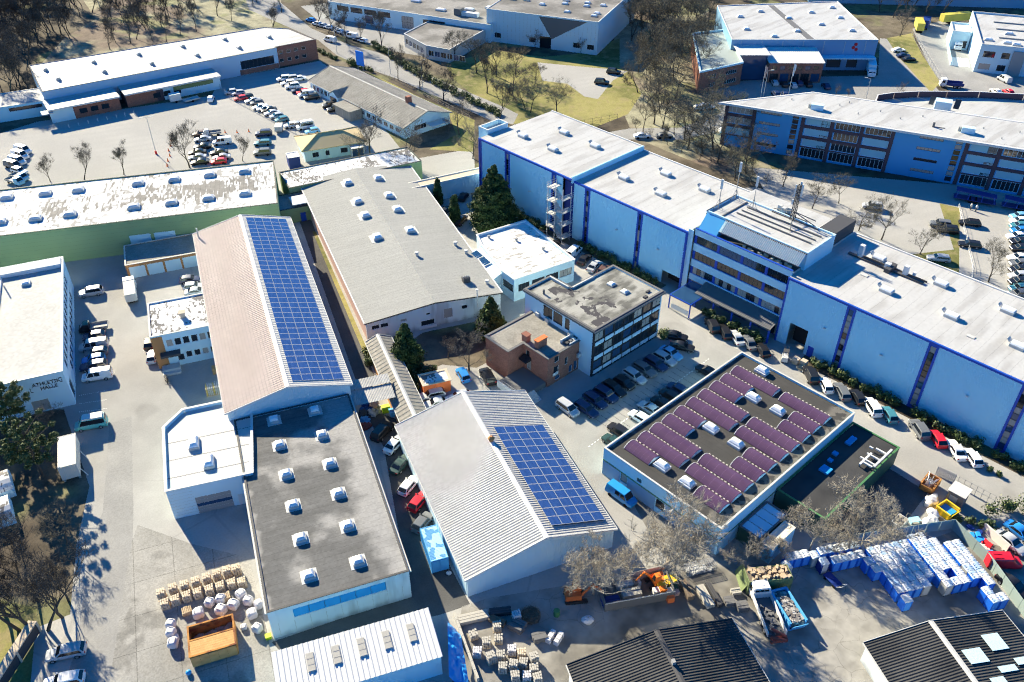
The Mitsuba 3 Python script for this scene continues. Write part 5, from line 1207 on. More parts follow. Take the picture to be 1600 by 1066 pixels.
# ---- brick house
bh = thing('brick_house', 'two storey red brick house with stepped plan, flat grey roof, raised terrace and two chimneys', 'house')
bwins = {1: [], 2: [(0.6, 3.7, 1.0, 1.5, 1, 1, 'white', 'glass'), (0.9, 1.2, 1.1, 2.1, 1, 1, 'white', 'blind')],
         3: [(1.6, 4.4, 1.2, 1.3, 1, 1, 'white', 'glass'), (1.5, 2.0, 1.2, 1.6, 1, 1, 'white', 'glass'), (4.2, 2.6, 0.7, 1.6, 1, 1, 'white', 'glass'), (5.3, 0.3, 0.9, 1.6, 1, 1, 'white', 'glass_blue'), (6.5, 0.3, 0.9, 1.9, 1, 1, 'white', 'glass_blue'), (1.9, 0.4, 1.2, 1.0, 1, 1, 'white', 'glass_blue')]}
HM = poly_house(bh, R['brick'], [(0, 0), (5.84, 0), (5.84, 3.6), (11.95, 3.6), (11.95, 12.0), (0, 12.0)], 6.3, 'brick', 'eternit', par=0.05, cop='dark_stone', copw=0.5, wins=bwins)
part(bh, 'chimney', MB().box(5.1, 6.3, 3.9, 4.9, 6.2, 7.6).box(5.0, 6.4, 3.8, 5.0, 7.6, 7.75), 'brick', HM)
k = part(bh, 'chimney', MB().box(8.2, 9.0, 4.0, 6.2, 6.2, 7.9), 'brick', HM)
part(k, 'chimney_cap', MB().box(8.1, 9.1, 3.9, 6.3, 7.9, 8.05), 'orange_paint', HM)
part(bh, 'porch_roof', MB().hexa([(6.0, 2.2, 3.6), (8.0, 2.2, 3.6), (8.0, 3.55, 3.6), (6.0, 3.55, 3.6)], [(6.1, 2.25, 3.7), (7.9, 2.25, 3.7), (7.9, 3.55, 4.2), (6.1, 3.55, 4.2)]), 'black_trim', HM)
k = part(bh, 'terrace', MB().box(5.9, 11.7, -2.4, 3.5, 0, 1.1), 'dark_stone', HM)
part(k, 'parapet', MB().box(5.9, 11.6, -2.66, -2.42, 0, 1.3), 'white', HM)
part(bh, 'railing', MB().box(5.9, 11.6, -2.6, -2.54, 2.0, 2.06).box(5.9, 11.6, -2.6, -2.54, 1.65, 1.7).box(5.9, 5.96, -2.6, -2.54, 1.3, 2.0).box(8.8, 8.86, -2.6, -2.54, 1.3, 2.0).box(11.54, 11.6, -2.6, -2.54, 1.3, 2.0), 'metal', HM)
for i in range(5):
    part(bh, 'step', MB().box(11.72 + i * 0.4, 12.1 + i * 0.4, -2.2, 0.6, 0, 1.0 - i * 0.2), 'light_grey', HM)
k = part(bh, 'roof_pergola', MB().box(10.2, 10.4, 8.2, 11.8, 6.3, 7.0).box(11.6, 11.8, 9.0, 11.8, 6.3, 6.6), 'white', HM)
for i in range(4):
    part(k, 'box', MB().box(10.6, 11.5, 8.6 + i * 0.85, 9.2 + i * 0.85, 6.26, 6.7), rng.choice(['charcoal', 'dark_grey', 'light_grey']), HM)
for u, v in ((1.2, 11.2), (3.6, 11.3), (9.4, 11.2)):
    part(bh, 'roof_box', MB().box(u, u + 0.9, v - 0.4, v + 0.3, 6.26, 7.0), 'light_grey', HM)
part(bh, 'sign_board', MB().box(12.22, 12.28, 4.6, 5.9, 2.0, 2.6), 'white', HM)
part(bh, 'air_conditioner', MB().box(12.2, 12.6, 10.4, 11.3, 3.2, 3.9), 'light_grey', HM)

# ---- flat hall with bowed film panels
pb = thing('panel_roof_hall', 'low flat hall with black roof carrying rows of bowed purple solar panels', 'hall')
XM = poly_house(pb, R['panel'], RECT(0, 21.46, 0, 35.03), 5.4, 'pale_blue', 'roof_black', par=0.3, cop='light_grey', copw=0.3,
                wins={0: [(3.6, 1.2, 1.3, 1.7, 1, 1, 'dark_grey', 'blind'), (6.6, 3.4, 0.9, 0.8, 1, 1, 'dark_grey', 'glass'), (10.4, 1.0, 1.6, 1.8, 1, 1, 'dark_grey', 'glass')]})
part(pb, 'green_line', MB().box(0.02, 21.1, -0.06, -0.005, 2.95, 3.12), 'green_trim', XM)
part(pb, 'green_line', MB().box(21.465, 21.52, 0.3, 13.5, 2.95, 3.12), 'green_trim', XM)
part(pb, 'lower_cladding', MB().box(0.05, 3.5, -0.04, -0.004, 0.1, 2.93).box(5.0, 10.3, -0.04, -0.004, 0.1, 2.93).box(12.1, 21.1, -0.04, -0.004, 0.1, 2.93), 'steel_blue', XM)
part(pb, 'wall_lamp', MB().box(14.0, 14.1, -1.3, -0.1, 4.0, 4.1).box(13.9, 14.25, -1.7, -1.2, 3.98, 4.12), 'light_grey', XM)
VS = [2.3, 5.15, 8.1, 11.05, 14.0, 17.1, 20.1, 23.15, 26.05, 29.0]
LEFT = [(2.0, 6.7), (2.0, 10.1), (2.0, 10.1), (2.0, 6.6), (2.0, 6.6), (2.0, 10.3), (2.0, 10.3), (2.0, 7.0), (2.0, 7.0), (2.0, 10.2)]
RIGHT = [(14.9, 19.4), (11.3, 19.4), (11.3, 19.4), (15.0, 19.4), (15.0, 19.4), (11.4, 19.4), (11.4, 19.4), (15.0, 19.4), (15.0, 19.4), (11.4, 19.4)]


def bow(u0, u1, v0, v1, z):
    n, h = 8, 0.62
    t = np.linspace(0, 1, n + 1)
    y, zz = v0 + (v1 - v0) * t, z + 0.12 + h * (1 - (2 * t - 1) ** 2)
    v = np.vstack([np.stack([np.full(n + 1, u), y, q], 1) for u in (u0, u1) for q in (zz, zz - 0.1)])
    N = n + 1
    i = np.arange(n)
    q4 = lambda a, b, c, d: np.vstack([np.stack([a, b, c], 1), np.stack([a, c, d], 1)])
    f = np.vstack([q4(i, i + 2 * N, i + 1 + 2 * N, i + 1), q4(i + N, i + N + 1, i + 1 + 3 * N, i + 3 * N), q4(i, i + 1, i + N + 1, i + N), q4(i + 2 * N, i + 3 * N, i + 3 * N + 1, i + 1 + 2 * N), q4(i[:1] * 0, i[:1] * 0 + N, i[:1] * 0 + 3 * N, i[:1] * 0 + 2 * N), q4(i[:1] * 0 + n, i[:1] * 0 + n + 2 * N, i[:1] * 0 + n + 3 * N, i[:1] * 0 + n + N)])
    s = (v - v.min(0)) / (np.ptp(v, axis=0) + 1e-9)
    return v, f, s[:, :2]


for v0, a, b in zip(VS, LEFT, RIGHT):
    for u0, u1 in (a, b):
        v, f, s = bow(u0, u1, v0, v0 + 2.62, 5.1)
        k = part(pb, 'film_panel', (v, f), 'solar_film', XM, uv=s)
        fr_ = MB()
        n = max(3, int((u1 - u0) / 0.62))
        for j in range(n):
            uu = u0 + (u1 - u0) * j / n
            fr_.box(uu, uu + 0.32, v0 + 2.62, v0 + 2.76, 5.1, 5.3)
        part(k, 'ballast', fr_, 'dirty_white', XM)
        part(k, 'end_rail', MB().add(*[q for q in bow(u0 - 0.1, u0 - 0.02, v0 - 0.02, v0 + 2.64, 5.14)[:2]]), 'white', XM)
        part(k, 'end_closer', MB().prism([(v0, 5.11)] + [(v0 + 2.62 * t, 5.12 + 0.62 * (1 - (2 * t - 1) ** 2)) for t in np.linspace(0, 1, 9)] + [(v0 + 2.62, 5.11)], 0, 0.04, np.array([[0, 0, 1, u1 + 0.01], [1, 0, 0, 0], [0, 1, 0, 0], [0, 0, 0, 1.0]])), 'shade_tinted_white', XM)
for u, v in ((8.3, 3.5), (8.2, 15.4), (8.4, 26.3), (12.9, 3.5), (12.9, 15.4), (12.9, 26.5), (5.4, 33.2)):
    skylight(pb, XM, u, v, 5.1, 2.0, 1.3, 0.45, 0.6, 'dome', 'white')
ax = thing('dark_lean_to', 'low dark roofed extension with green edge along the back of the panel roof hall', 'building')
poly_house(ax, R['panel'], RECT(21.62, 29.5, 13.6, 34.9), 3.6, 'dark_green', 'sheet_black', par=0.06, cop='green_trim', copw=0.3, skip=(3,))
for u, v, w, d in ((23.2, 29.6, 0.9, 2.2), (23.6, 21.5, 1.5, 1.5), (23.1, 26.0, 0.8, 0.8), (23.4, 24.2, 0.7, 0.7)):
    part(ax, 'skylight', MB().box(u, u + w, v, v + d, 3.5, 3.85), 'sky_panel', XM)
for a in ((27.2, 27.5, 26.5, 30.0), (28.9, 29.2, 27.6, 33.0), (27.3, 29.0, 31.3, 31.6), (27.3, 28.9, 27.2, 27.5), (26.9, 28.9, 29.4, 29.65), (26.6, 28.9, 27.9, 28.15), (26.4, 27.0, 31.0, 31.25)):
    part(ax, 'white_beam', MB().box(*a, 4.0, 4.25), 'white', XM)
part(ax, 'beam_post', MB().box(28.92, 29.18, 27.7, 27.9, 3.5, 4.0).box(28.92, 29.18, 32.6, 32.8, 3.5, 4.0).box(27.25, 27.45, 26.6, 26.8, 3.5, 4.0), 'dark_grey', XM)
tc = thing('low_shade_blue_roof', 'low sheet roof with shade blue tint and dark seams below the panel roof hall', 'building')
poly_house(tc, R['panel'], RECT(21.7, 25.2, 4.4, 11.2), 2.9, 'dark_green', 'pale_blue', par=0.04, cop='dark_grey', copw=0.28, skip=(3,))  # the roof's blue is sky-lit shade put into the sheet colour
part(tc, 'roof_seam', MB().box(21.9, 25.0, 6.2, 6.26, 2.86, 2.9).box(21.9, 25.0, 7.9, 7.96, 2.86, 2.9).box(21.9, 25.0, 9.6, 9.66, 2.86, 2.9), 'dark_grey', XM)
ts = thing('site_hut', 'narrow hut with dirty pale roof standing among bare bushes beside the low seamed roof', 'hut')
poly_house(ts, R['panel'], RECT(25.6, 27.3, 4.1, 9.8), 3.0, 'pale_blue', 'dirty_white', par=0.03, cop='dirty_white', copw=0.3)

# ---- ribbed white shed at the bottom
rs = thing('white_ribbed_shed', 'low shed with bright white ribbed roof and five roof light strips at the bottom edge', 'shed')
RM = frame(-26.35, 52.8, 19.1)
part(rs, 'roof', MB().add(*sheet(wave(19.3, 0.62, 0.07), (-0.2, -0.2, 3.9), (-0.2, 6.5, 4.7), (1, 0, 0), (0, -0.1, 1))), 'white', RM)
for i in range(5):
    u = 3.6 + i * 3.05
    k = part(rs, 'roof_light', MB().hexa([(u, 2.6, 4.3), (u + 0.95, 2.6, 4.3), (u + 0.95, 5.0, 4.59), (u, 5.0, 4.59)], [(u, 2.6, 4.4), (u + 0.95, 2.6, 4.4), (u + 0.95, 5.0, 4.69), (u, 5.0, 4.69)]), 'light_grey', RM)
    for j in range(3):
        z = 4.36 + (0.1 + j * 0.78) * 0.121
        part(k, 'pane', MB().hexa([(u + 0.06, 2.66 + j * 0.78, z + 0.05), (u + 0.89, 2.66 + j * 0.78, z + 0.05), (u + 0.89, 3.36 + j * 0.78, z + 0.135), (u + 0.06, 3.36 + j * 0.78, z + 0.135)],
                                  [(u + 0.06, 2.66 + j * 0.78, z + 0.08), (u + 0.89, 2.66 + j * 0.78, z + 0.08), (u + 0.89, 3.36 + j * 0.78, z + 0.165), (u + 0.06, 3.36 + j * 0.78, z + 0.165)]), 'stone', RM)
for a, b, c in ((frame(0, 0, 0), 18.9, 3.75), (frame(18.9, 6.2, 180), 18.9, 4.4)):
    wall(rs, RM @ a, b, c, 'pale_blue')
for a in (frame(18.9, 0.25, 90), frame(0, 5.95, -90)):
    wall(rs, RM @ a, 5.7, 3.75, 'pale_blue')

# ---- two halls with black ribbed roofs at the bottom right
b1 = thing('black_ribbed_hall', 'gabled hall with weathered black corrugated roof at the bottom edge, middle of the picture', 'hall')
M20 = gable_house(b1, (14.08, 33.8, 16.8, 21.3, 25.0), 3.6, 5.6, 'wall_dirty', ('sheet_black', 'sheet_black'), over=0.3, pitch=0.36, depth=0.08, ribkind='sine', trim='charcoal', ridge=11.1)
part(b1, 'vent_pipe', MB().box(10.9, 11.3, 20.4, 20.9, 5.6, 6.3), 'grey', M20)
b2 = thing('black_ribbed_hall', 'black corrugated gabled hall with pale roof light sheets in the bottom right corner', 'hall')
M21 = gable_house(b2, (49.0, 36.5, 13.48, 19.0, 25.0), 3.4, 4.8, 'wall_dirty', ('sheet_black', 'sheet_black'), over=0.3, pitch=0.36, depth=0.08, ribkind='sine', trim='light_grey', ridge=8.5)
zb = lambda u: 4.98 - (u - 8.5) * 1.4 / 10.5
for u0, u1, v0, v1 in ((9.6, 12.2, 19.0, 20.9), (13.6, 16.0, 20.2, 22.4), (12.6, 15.0, 17.4, 18.2), (10.5, 12.4, 16.2, 17.0), (15.5, 18.5, 18.0, 18.9)):
    part(b2, 'roof_light', MB().hexa([(u0, v0, zb(u0)), (u1, v0, zb(u1)), (u1, v1, zb(u1)), (u0, v1, zb(u0))], [(u0, v0, zb(u0) + 0.08), (u1, v0, zb(u1) + 0.08), (u1, v1, zb(u1) + 0.08), (u0, v1, zb(u0) + 0.08)]), 'shade_tinted_white', M21)

# ---------------------------------------------------------------- ground
setting('terrain', MB().quad((-900, -200, 0), (900, -200, 0), (900, 1500, 0), (-900, 1500, 0)), 'wood_floor')
for name, m, z, pts in GROUND:
    S = sg.Polygon(pts).buffer(0)
    mb = MB()
    for g in getattr(S, 'geoms', [S]):
        v, f = trimesh.creation.triangulate_polygon(g, engine='earcut')
        mb.add(np.column_stack([v, np.full(len(v), z)]), f)
    setting(name, mb, m)


def dashes(name, a, b, n, on=0.5, w=0.14, z=0.026, label='line of white dashes'):
    a, b = np.array(a, float), np.array(b, float)
    d = (b - a) / n
    u = d / np.hypot(*d)
    s = np.array([-u[1], u[0]]) * w / 2
    mb = MB()
    for i in range(n):
        p, q = a + d * i, a + d * (i + on)
        mb.quad(*[(*t, z) for t in (p - s, q - s, q + s, p + s)])
    setting(name, mb, 'marking')


for a, b, n in MARKS:
    dashes('painted_line', a, b, n)
for i in range(17):   # dark joints between the parking bays below the office
    o = np.array([BAYS[0][0] + (BAYS[1][0] - BAYS[0][0]) * i / 16, BAYS[0][1] + (BAYS[1][1] - BAYS[0][1]) * i / 16])
    d = np.array([math.cos(math.radians(-47.5)), math.sin(math.radians(-47.5))])
    s = np.array([-d[1], d[0]]) * 0.05
    setting('bay_joint', MB().quad(*[(*t, 0.024) for t in (o - s, o + d * 5.2 - s, o + d * 5.2 + s, o + s)]), 'dark_grey')
# ---------------------------------------------------------------- buildings farther off
DK = ('glass', 'glass_blue', 'glass')
bf = thing('brick_factory', 'very long factory with white roof, shaded canopies and a brick end', 'factory')
NM = poly_house(bf, (-133.93, 236.74, 33.75), [(0, 0), (70.0, 0), (70.0, 1.0), (84.0, 1.0), (81.0, 17.0), (74.4, 23.2), (0.9, 26.2)], 6.5, 'steel_pale', 'roof_white', par=0.1, cop='dark_stone', mats={2: 'brick', 3: 'brick'},
                wins={0: [(57.6, 1.8, 11.0, 2.6, 8, 1, 'charcoal', 'glass')], 2: row_of(4, 0.8, 2.6, 4.0, 1.4, 1.1, 1, 1, 'white') + row_of(4, 0.8, 2.6, 1.4, 1.4, 1.1, 1, 1, 'white'), 3: row_of(3, 3.0, 3.4, 4.0, 1.4, 1.1, 1, 1, 'white') + row_of(2, 3.0, 4.6, 1.4, 1.4, 1.1)})
part(bf, 'brick_panel', MB().box(57.0, 69.9, -0.06, -0.004, 0.1, 1.7), 'brick', NM)
for i, (u, v) in enumerate(((4.3, 19.1), (5.9, 8.5), (18.0, 18.5), (18.7, 7.7), (31.5, 18.2), (32.5, 7.0), (45.3, 18.3), (46.5, 7.1), (59, 18), (60, 6.9), (72.0, 12.0))):
    smoke_vent(bf, NM, u, v, 6.35, 90, 0.9)
for u0, u1, v0, m1, m2 in ((-0.8, 18.6, -9.0, 'shade_tinted_white', 'brick'), (20.0, 48.5, -8.6, 'brick', 'shade_tinted_white')):
    k = part(bf, 'annex', MB().box(u0 + 0.3, u1 - 0.3, v0 + 1.0, -0.05, 0, 3.9), 'aubergine', NM)
    part(k, 'wall_panel', MB().box(u0 + 0.25, u0 + (6.5 if u0 < 0 else 9.0), v0 + 0.93, v0 + 0.99, 0, 3.6), m1, NM)
    part(k, 'wall_panel', MB().box(u0 + (6.6 if u0 < 0 else 11.0), u1 - 0.3, v0 + 0.93, v0 + 0.99, 0, 3.6), m2, NM)
    part(k, 'roof', MB().box(u0, u1, v0 + 0.2, -0.1, 3.9, 4.15), 'roof_white', NM)
    part(k, 'fascia', MB().box(u0, u1, v0 - 0.02, v0 + 0.2, 3.75, 4.2), 'white', NM)
    for i in range(3):
        part(k, 'window', MB().box(u0 + 8 + i * 3.0, u0 + 10 + i * 3.0, v0 + 0.86, v0 + 0.92, 1.2, 2.6), 'glass', NM)
part(bf, 'porch', MB().box(-2.6, 0.4, -9.8, -6.6, 3.3, 3.5), 'light_grey', NM)
part(bf, 'sign_board', MB().box(34.0, 46.0, -7.75, -7.62, 2.2, 3.4), 'olive_green', NM)
lb = thing('far_left_shed', 'low pale blue shed with streaky roof left of the brick factory', 'shed')
poly_house(lb, (-143.99, 230.89, 26.15), RECT(-6, 11.4, 0, 11.8), 4.2, 'pale_blue', 'sheet_aged', par=0.05, cop='light_grey', wins={0: [(8.0, 2.6, 8.6, 1.0, 5, 1, 'charcoal', 'glass')]})
kl = thing('glass_kiosk', 'dark flat kiosk with white items among the trees at the left', 'building')
poly_house(kl, (-127.0, 266.0, 30.0), RECT(0, 7, 0, 4), 3.0, 'charcoal', 'light_grey', par=0.1, cop='white')
gy = thing('grey_gabled_house', 'long low house with weathered grey gabled roof, a small front gable and a chimney', 'house')
YM = gable_house(gy, (-49.77, 265.18, -137.82, 15.78, 48.0), 3.4, 5.9, 'shade_tinted_white', ('eternit', 'eternit'), over=0.5, pitch=1.1, depth=0.05, trim='grey', ridge=7.9,
                 wins={'right': row_of(7, 1.0, 2.1, 0.9, 1.6, 1.5, 2, 1, 'white', DK) + row_of(8, 24.0, 2.8, 0.9, 1.9, 1.3, 2, 1, 'white', DK), 'back': [(3.4, 1.3, 4.2, 1.4, 4, 1, 'white', 'glass')]})
k = part(gy, 'front_gable', MB().prism([(0, 0), (4.6, 0), (4.6, 3.2), (2.3, 4.6), (0, 3.2)], 0, 6.0, np.array([[0, 0, 1, 11.2], [1, 0, 0, 13.0], [0, 1, 0, 0], [0, 0, 0, 1.0]])), 'shade_tinted_white', YM)
part(k, 'roof', MB().hexa([(10.8, 12.8, 3.3), (17.4, 12.8, 3.3), (17.4, 15.3, 4.72), (10.8, 15.3, 4.72)], [(10.8, 12.8, 3.4), (17.4, 12.8, 3.4), (17.4, 15.3, 4.85), (10.8, 15.3, 4.85)]).hexa([(10.8, 15.3, 4.72), (17.4, 15.3, 4.72), (17.4, 17.8, 3.3), (10.8, 17.8, 3.3)], [(10.8, 15.3, 4.85), (17.4, 15.3, 4.85), (17.4, 17.8, 3.4), (10.8, 17.8, 3.4)]), 'eternit', YM)
part(k, 'window', MB().box(17.3, 17.36, 13.6, 16.8, 0.5, 2.8), 'glass', YM)
part(gy, 'flat_porch', MB().box(15.9, 20.0, 20.0, 28.0, 0, 2.8).box(15.9, 20.4, 19.6, 28.4, 2.8, 3.0), 'eternit', YM)
part(gy, 'chimney', MB().box(7.0, 8.4, 39.0, 40.2, 5.0, 7.6), 'brick', YM)
part(gy, 'terrace_roof', MB().box(3.0, 9.0, 48.6, 52.0, 2.6, 2.75), 'dirty_white', YM)
hr = thing('hipped_house', 'small grey house with mossy yellow hipped roof and a glazed porch', 'house')
r25 = (-53.42, 204.37, 22.49)
IM = frame(*r25)
for face, F in FACES.items():
    A = IM @ F(15.7, 9.0)
    Lx = 15.7 if face in ('front', 'back') else 8.5
    if face in ('left', 'right'):
        A = A @ tr(0.25, 0)
    hs = [(2.0, 0.9, 1.6, 1.3), (5.4, 0.9, 1.0, 1.3), (9.4, 0.9, 1.8, 1.3)] if face == 'front' else []
    wall(hr, A, Lx, 3.3, 'shade_tinted_white', hs)
    for q in hs:
        window(hr, A, *q, 2, 1, 'charcoal', 'glass')
o = 0.7
e = [(-o, -o, 3.3), (15.7 + o, -o, 3.3), (15.7 + o, 9 + o, 3.3), (-o, 9 + o, 3.3)]
r0, r1 = (4.8, 4.5, 5.3), (10.9, 4.5, 5.3)
part(hr, 'roof', MB().add([*e, r0, r1], [[0, 1, 5], [0, 5, 4], [2, 3, 4], [2, 4, 5], [1, 2, 5], [3, 0, 4]]).box(-o, 15.7 + o, -o, 9 + o, 3.12, 3.29), 'ochre', IM)
hip = MB()
for a, b in ((e[0], r0), (e[3], r0), (e[1], r1), (e[2], r1), (r0, r1)):
    hip.tube(np.array(a) + [0, 0, 0.06], np.array(b) + [0, 0, 0.06], 0.14)
part(hr, 'ridge_tile', hip, 'ochre', IM)
k = part(hr, 'glazed_porch', MB().box(11.8, 14.9, -2.6, -2.5, 0, 0.4).box(11.8, 11.9, -2.6, -0.1, 0, 2.6).box(14.8, 14.9, -2.6, -0.1, 0, 2.6).box(11.7, 15.0, -2.7, -0.1, 2.6, 2.75).box(13.3, 13.4, -2.6, -2.5, 0.4, 2.6), 'white', IM)
part(k, 'pane', MB().box(11.9, 13.3, -2.57, -2.53, 0.4, 2.6).box(13.4, 14.8, -2.57, -2.53, 0.4, 2.6), 'glass_blue', IM)
sx = thing('blue_shed', 'small blue box shed with snowy roof at the left end of the hipped roof house', 'shed')
poly_house(sx, (-56.6, 200.0, 22.49), RECT(0, 2.9, 0, 3.4), 3.0, 'deep_blue', 'snow', par=0.02, cop='snow', copw=0.3)
# top centre factory
tf = thing('pale_factory', 'long pale factory with window bays and grey roof at the top edge beside the street', 'factory')
TM = poly_house(tf, (-65.27, 328.77, -25.58), RECT(-4, 64, 0, 60), 6.2, 'shade_tinted_white', 'roof_bitumen2', par=0.1, cop='white',
                wins={0: [(4.0 + i * 6.0, 3.4, 5.2, 1.9, 6, 1, 'charcoal', 'glass') for i in range(4)] + [(32.0, 0.5, 5.0, 4.4, 4, 2, 'charcoal', 'blind'), (41.0, 1.6, 9.0, 3.2, 9, 1, 'charcoal', 'glass'), (16.0, 0.2, 3.6, 2.9, 1, 1, 'white', 'glass_blue')]})
for u, v in ((26, 14), (40, 8), (55, 18), (49, 13), (20, 26)):
    skylight(tf, TM, u, v, 6.1, 3.4, 1.8, 0.5, 0.3)
part(tf, 'plant_room', MB().box(47.0, 49.5, 5.0, 8.0, 6.0, 8.4), 'dark_grey', TM)
part(tf, 'duct', MB().box(49.6, 56.0, 5.6, 7.4, 6.1, 7.4), 'snow', TM)
tg = thing('flat_wing', 'low flat wing with gravel roof and window band in front of the white hall', 'building')
poly_house(tg, (-20.53, 280.37, 62.33), [(0, 0), (24.3, 0), (24.3, 22.8), (7.2, 22.5), (0, 9.0)], 4.4, 'light_grey', 'roof_bitumen2', par=0.15, cop='white', wins={4: row_of(6, 0.8, 2.4, 1.2, 2.0, 1.8, 2, 1, 'white', DK), 3: row_of(5, 0.8, 2.6, 1.2, 2.0, 1.8, 2, 1, 'white', DK)})
wc = thing('white_hall', 'big white clad hall with a dark triangle painted over its entrance and small dark windows', 'hall')
CH = 10.9
wm = poly_house(wc, (-8.83, 303.66, -22.56), RECT(0, 40.5, 0, 46), CH, 'panel_white', 'roof_bitumen2', par=0.1, cop='white', ribs=None,
                wins={0: [(3.0, 1.6, 2.4, 1.6, 3, 1, 'charcoal', 'glass'), (16.0, 1.6, 2.4, 1.6, 3, 1, 'charcoal', 'glass'), (32.0, 1.6, 2.4, 1.6, 3, 1, 'charcoal', 'glass'), (37.0, 1.6, 2.4, 1.6, 3, 1, 'charcoal', 'glass'), (19.8, 0, 4.2, 4.0)]})
part(wc, 'painted_triangle', MB().prism([(19.4, 10.5), (36.6, 10.5), (24.2, 3.4)], 0, 0.05, np.array([[1, 0, 0, 0], [0, 0, -1, -0.005], [0, 1, 0, 0], [0, 0, 0, 1.0]])), 'dark_grey', wm)
part(wc, 'entrance', MB().box(19.8, 24.0, 0.6, 0.7, 0, 4), 'glass', wm)
for i in range(28):
    part(wc, 'wall_joint', MB().box(0.7 + i * 1.44, 0.75 + i * 1.44, -0.03, -0.004, 4.4 if i > 12 else 0.3, 10.7), 'light_grey', wm)
part(wc, 'lettering', meshkit.text_mesh('Schäfer', 0.85, 0.05, True), 'charcoal', wm @ tr(0.7, -0.04, 9.1) @ np.array([[1, 0, 0, 0], [0, 0, -1, 0], [0, 1, 0, 0], [0, 0, 0, 1.0]])) if False else None
for u, v in ((4, 14), (9, 15), (16, 12), (22, 20), (23, 16), (30, 20), (31, 16), (27, 7), (37, 9), (36, 19), (37, 6), (18, 28)):
    skylight(wc, wm, u, v, 10.8, 1.9, 1.2, 0.4, 0.3)
# red emblem hall
eh = thing('emblem_hall', 'large white roofed hall with red round emblem on its blue shaded facade and loading docks', 'hall')
r27 = (69.87, 273.85, -0.52)
EM = poly_house(eh, r27, [(0, 0), (46.4, 0), (46.4, 43.9), (2.3, 38.0)], 9.7, 'steel_blue', 'roof_white', par=0.15, cop='white', wins={0: [(31.5, 0.9, 4.6, 3.2), (38.0, 0.9, 3.4, 3.2)]})
for i in range(7):
    part(eh, 'wall_joint', MB().box(6.6 * i + 3, 6.6 * i + 3.2, -0.04, -0.004, 5.2, 9.3), 'light_grey', EM)
part(eh, 'dock_canopy', MB().box(27.2, 46.0, -3.0, -0.02, 4.5, 4.85), 'shade_tinted_white', EM)
for i, u in enumerate((31.5, 38.0)):
    part(eh, 'dock_door', MB().box(u, u + (4.6, 3.4)[i], 0.3, 0.4, 0.9, 4.1), 'charcoal', EM)
for u, z in ((39.6, 8.3), (39.0, 7.3), (40.0, 6.7)):
    part(eh, 'emblem_disc', MB().tube((u, -0.08, z), (u, -0.005, z), 0.55, 0.55, 16), 'red', EM)
for u, v in ((7.7, 25), (16, 31.3), (23.8, 23.4), (6.9, 11), (14.2, 3.6), (23, 9.1), (33.3, 30.3), (32.8, 16.5), (42.1, 36), (41.4, 24), (40.9, 9.7)):
    skylight(eh, EM, u, v, 9.5, 1.8, 1.4, 0.4, 0.4)
part(eh, 'roof_valley', MB().hexa([(20.5, 39, 9.56), (22.5, 39, 9.56), (26.5, 0.3, 9.56), (24.2, 0.3, 9.56)], [(20.5, 39, 9.59), (22.5, 39, 9.59), (26.5, 0.3, 9.59), (24.2, 0.3, 9.59)]), 'dark_grey', EM)
bs = thing('brick_showroom', 'brick block with pale ribbed sloping roof attached to the hall with the red emblem', 'building')
LM = poly_house(bs, r27, RECT(10.0, 26.6, -11.6, -0.3), 6.2, 'brick', 'white', par=0.05, cop='white', copw=0.5, skip=(), wins={0: row_of(6, 0.8, 2.6, 4.0, 1.6, 1.3, 2, 1, 'charcoal', DK) + row_of(5, 0.6, 3.2, 0.3, 2.7, 2.6, 3, 1, 'charcoal', DK)})
part(bs, 'roof_sheet', MB().add(*sheet(wave(17.4, 0.62, 0.08), (9.6, -12.0, 6.3), (9.6, -0.6, 7.6), (1, 0, 0), (0, 0, 1))), 'white', LM)
bt = thing('entrance_pavilion', 'glazed entrance with white projecting flat roof between the two brick blocks', 'building')
poly_house(bt, r27, RECT(1.4, 9.7, -9.0, -0.3), 7.9, 'glass_blue', 'white', par=0.02, cop='white', copw=1.0)
bu = thing('brick_wing', 'two storey brick wing with green grey sloping roof, left of the glazed entrance', 'building')
poly_house(bu, r27, [(-13.3, -21.5), (1.3, -13.0), (2.3, 20.0), (-9.5, 16.0)], 6.5, 'brick', 'sheet_green', par=0.05, cop='shade_tinted_white', copw=0.4, cop_h=0.5, wins={0: [(4.0, 4.0, 2.6, 1.2, 3, 1, 'white', 'glass'), (10.5, 4.0, 4.4, 1.2, 5, 1, 'white', 'glass'), (4.0, 1.2, 2.6, 1.2, 3, 1, 'white', 'glass'), (10.5, 1.2, 4.4, 1.2, 5, 1, 'white', 'glass')]})
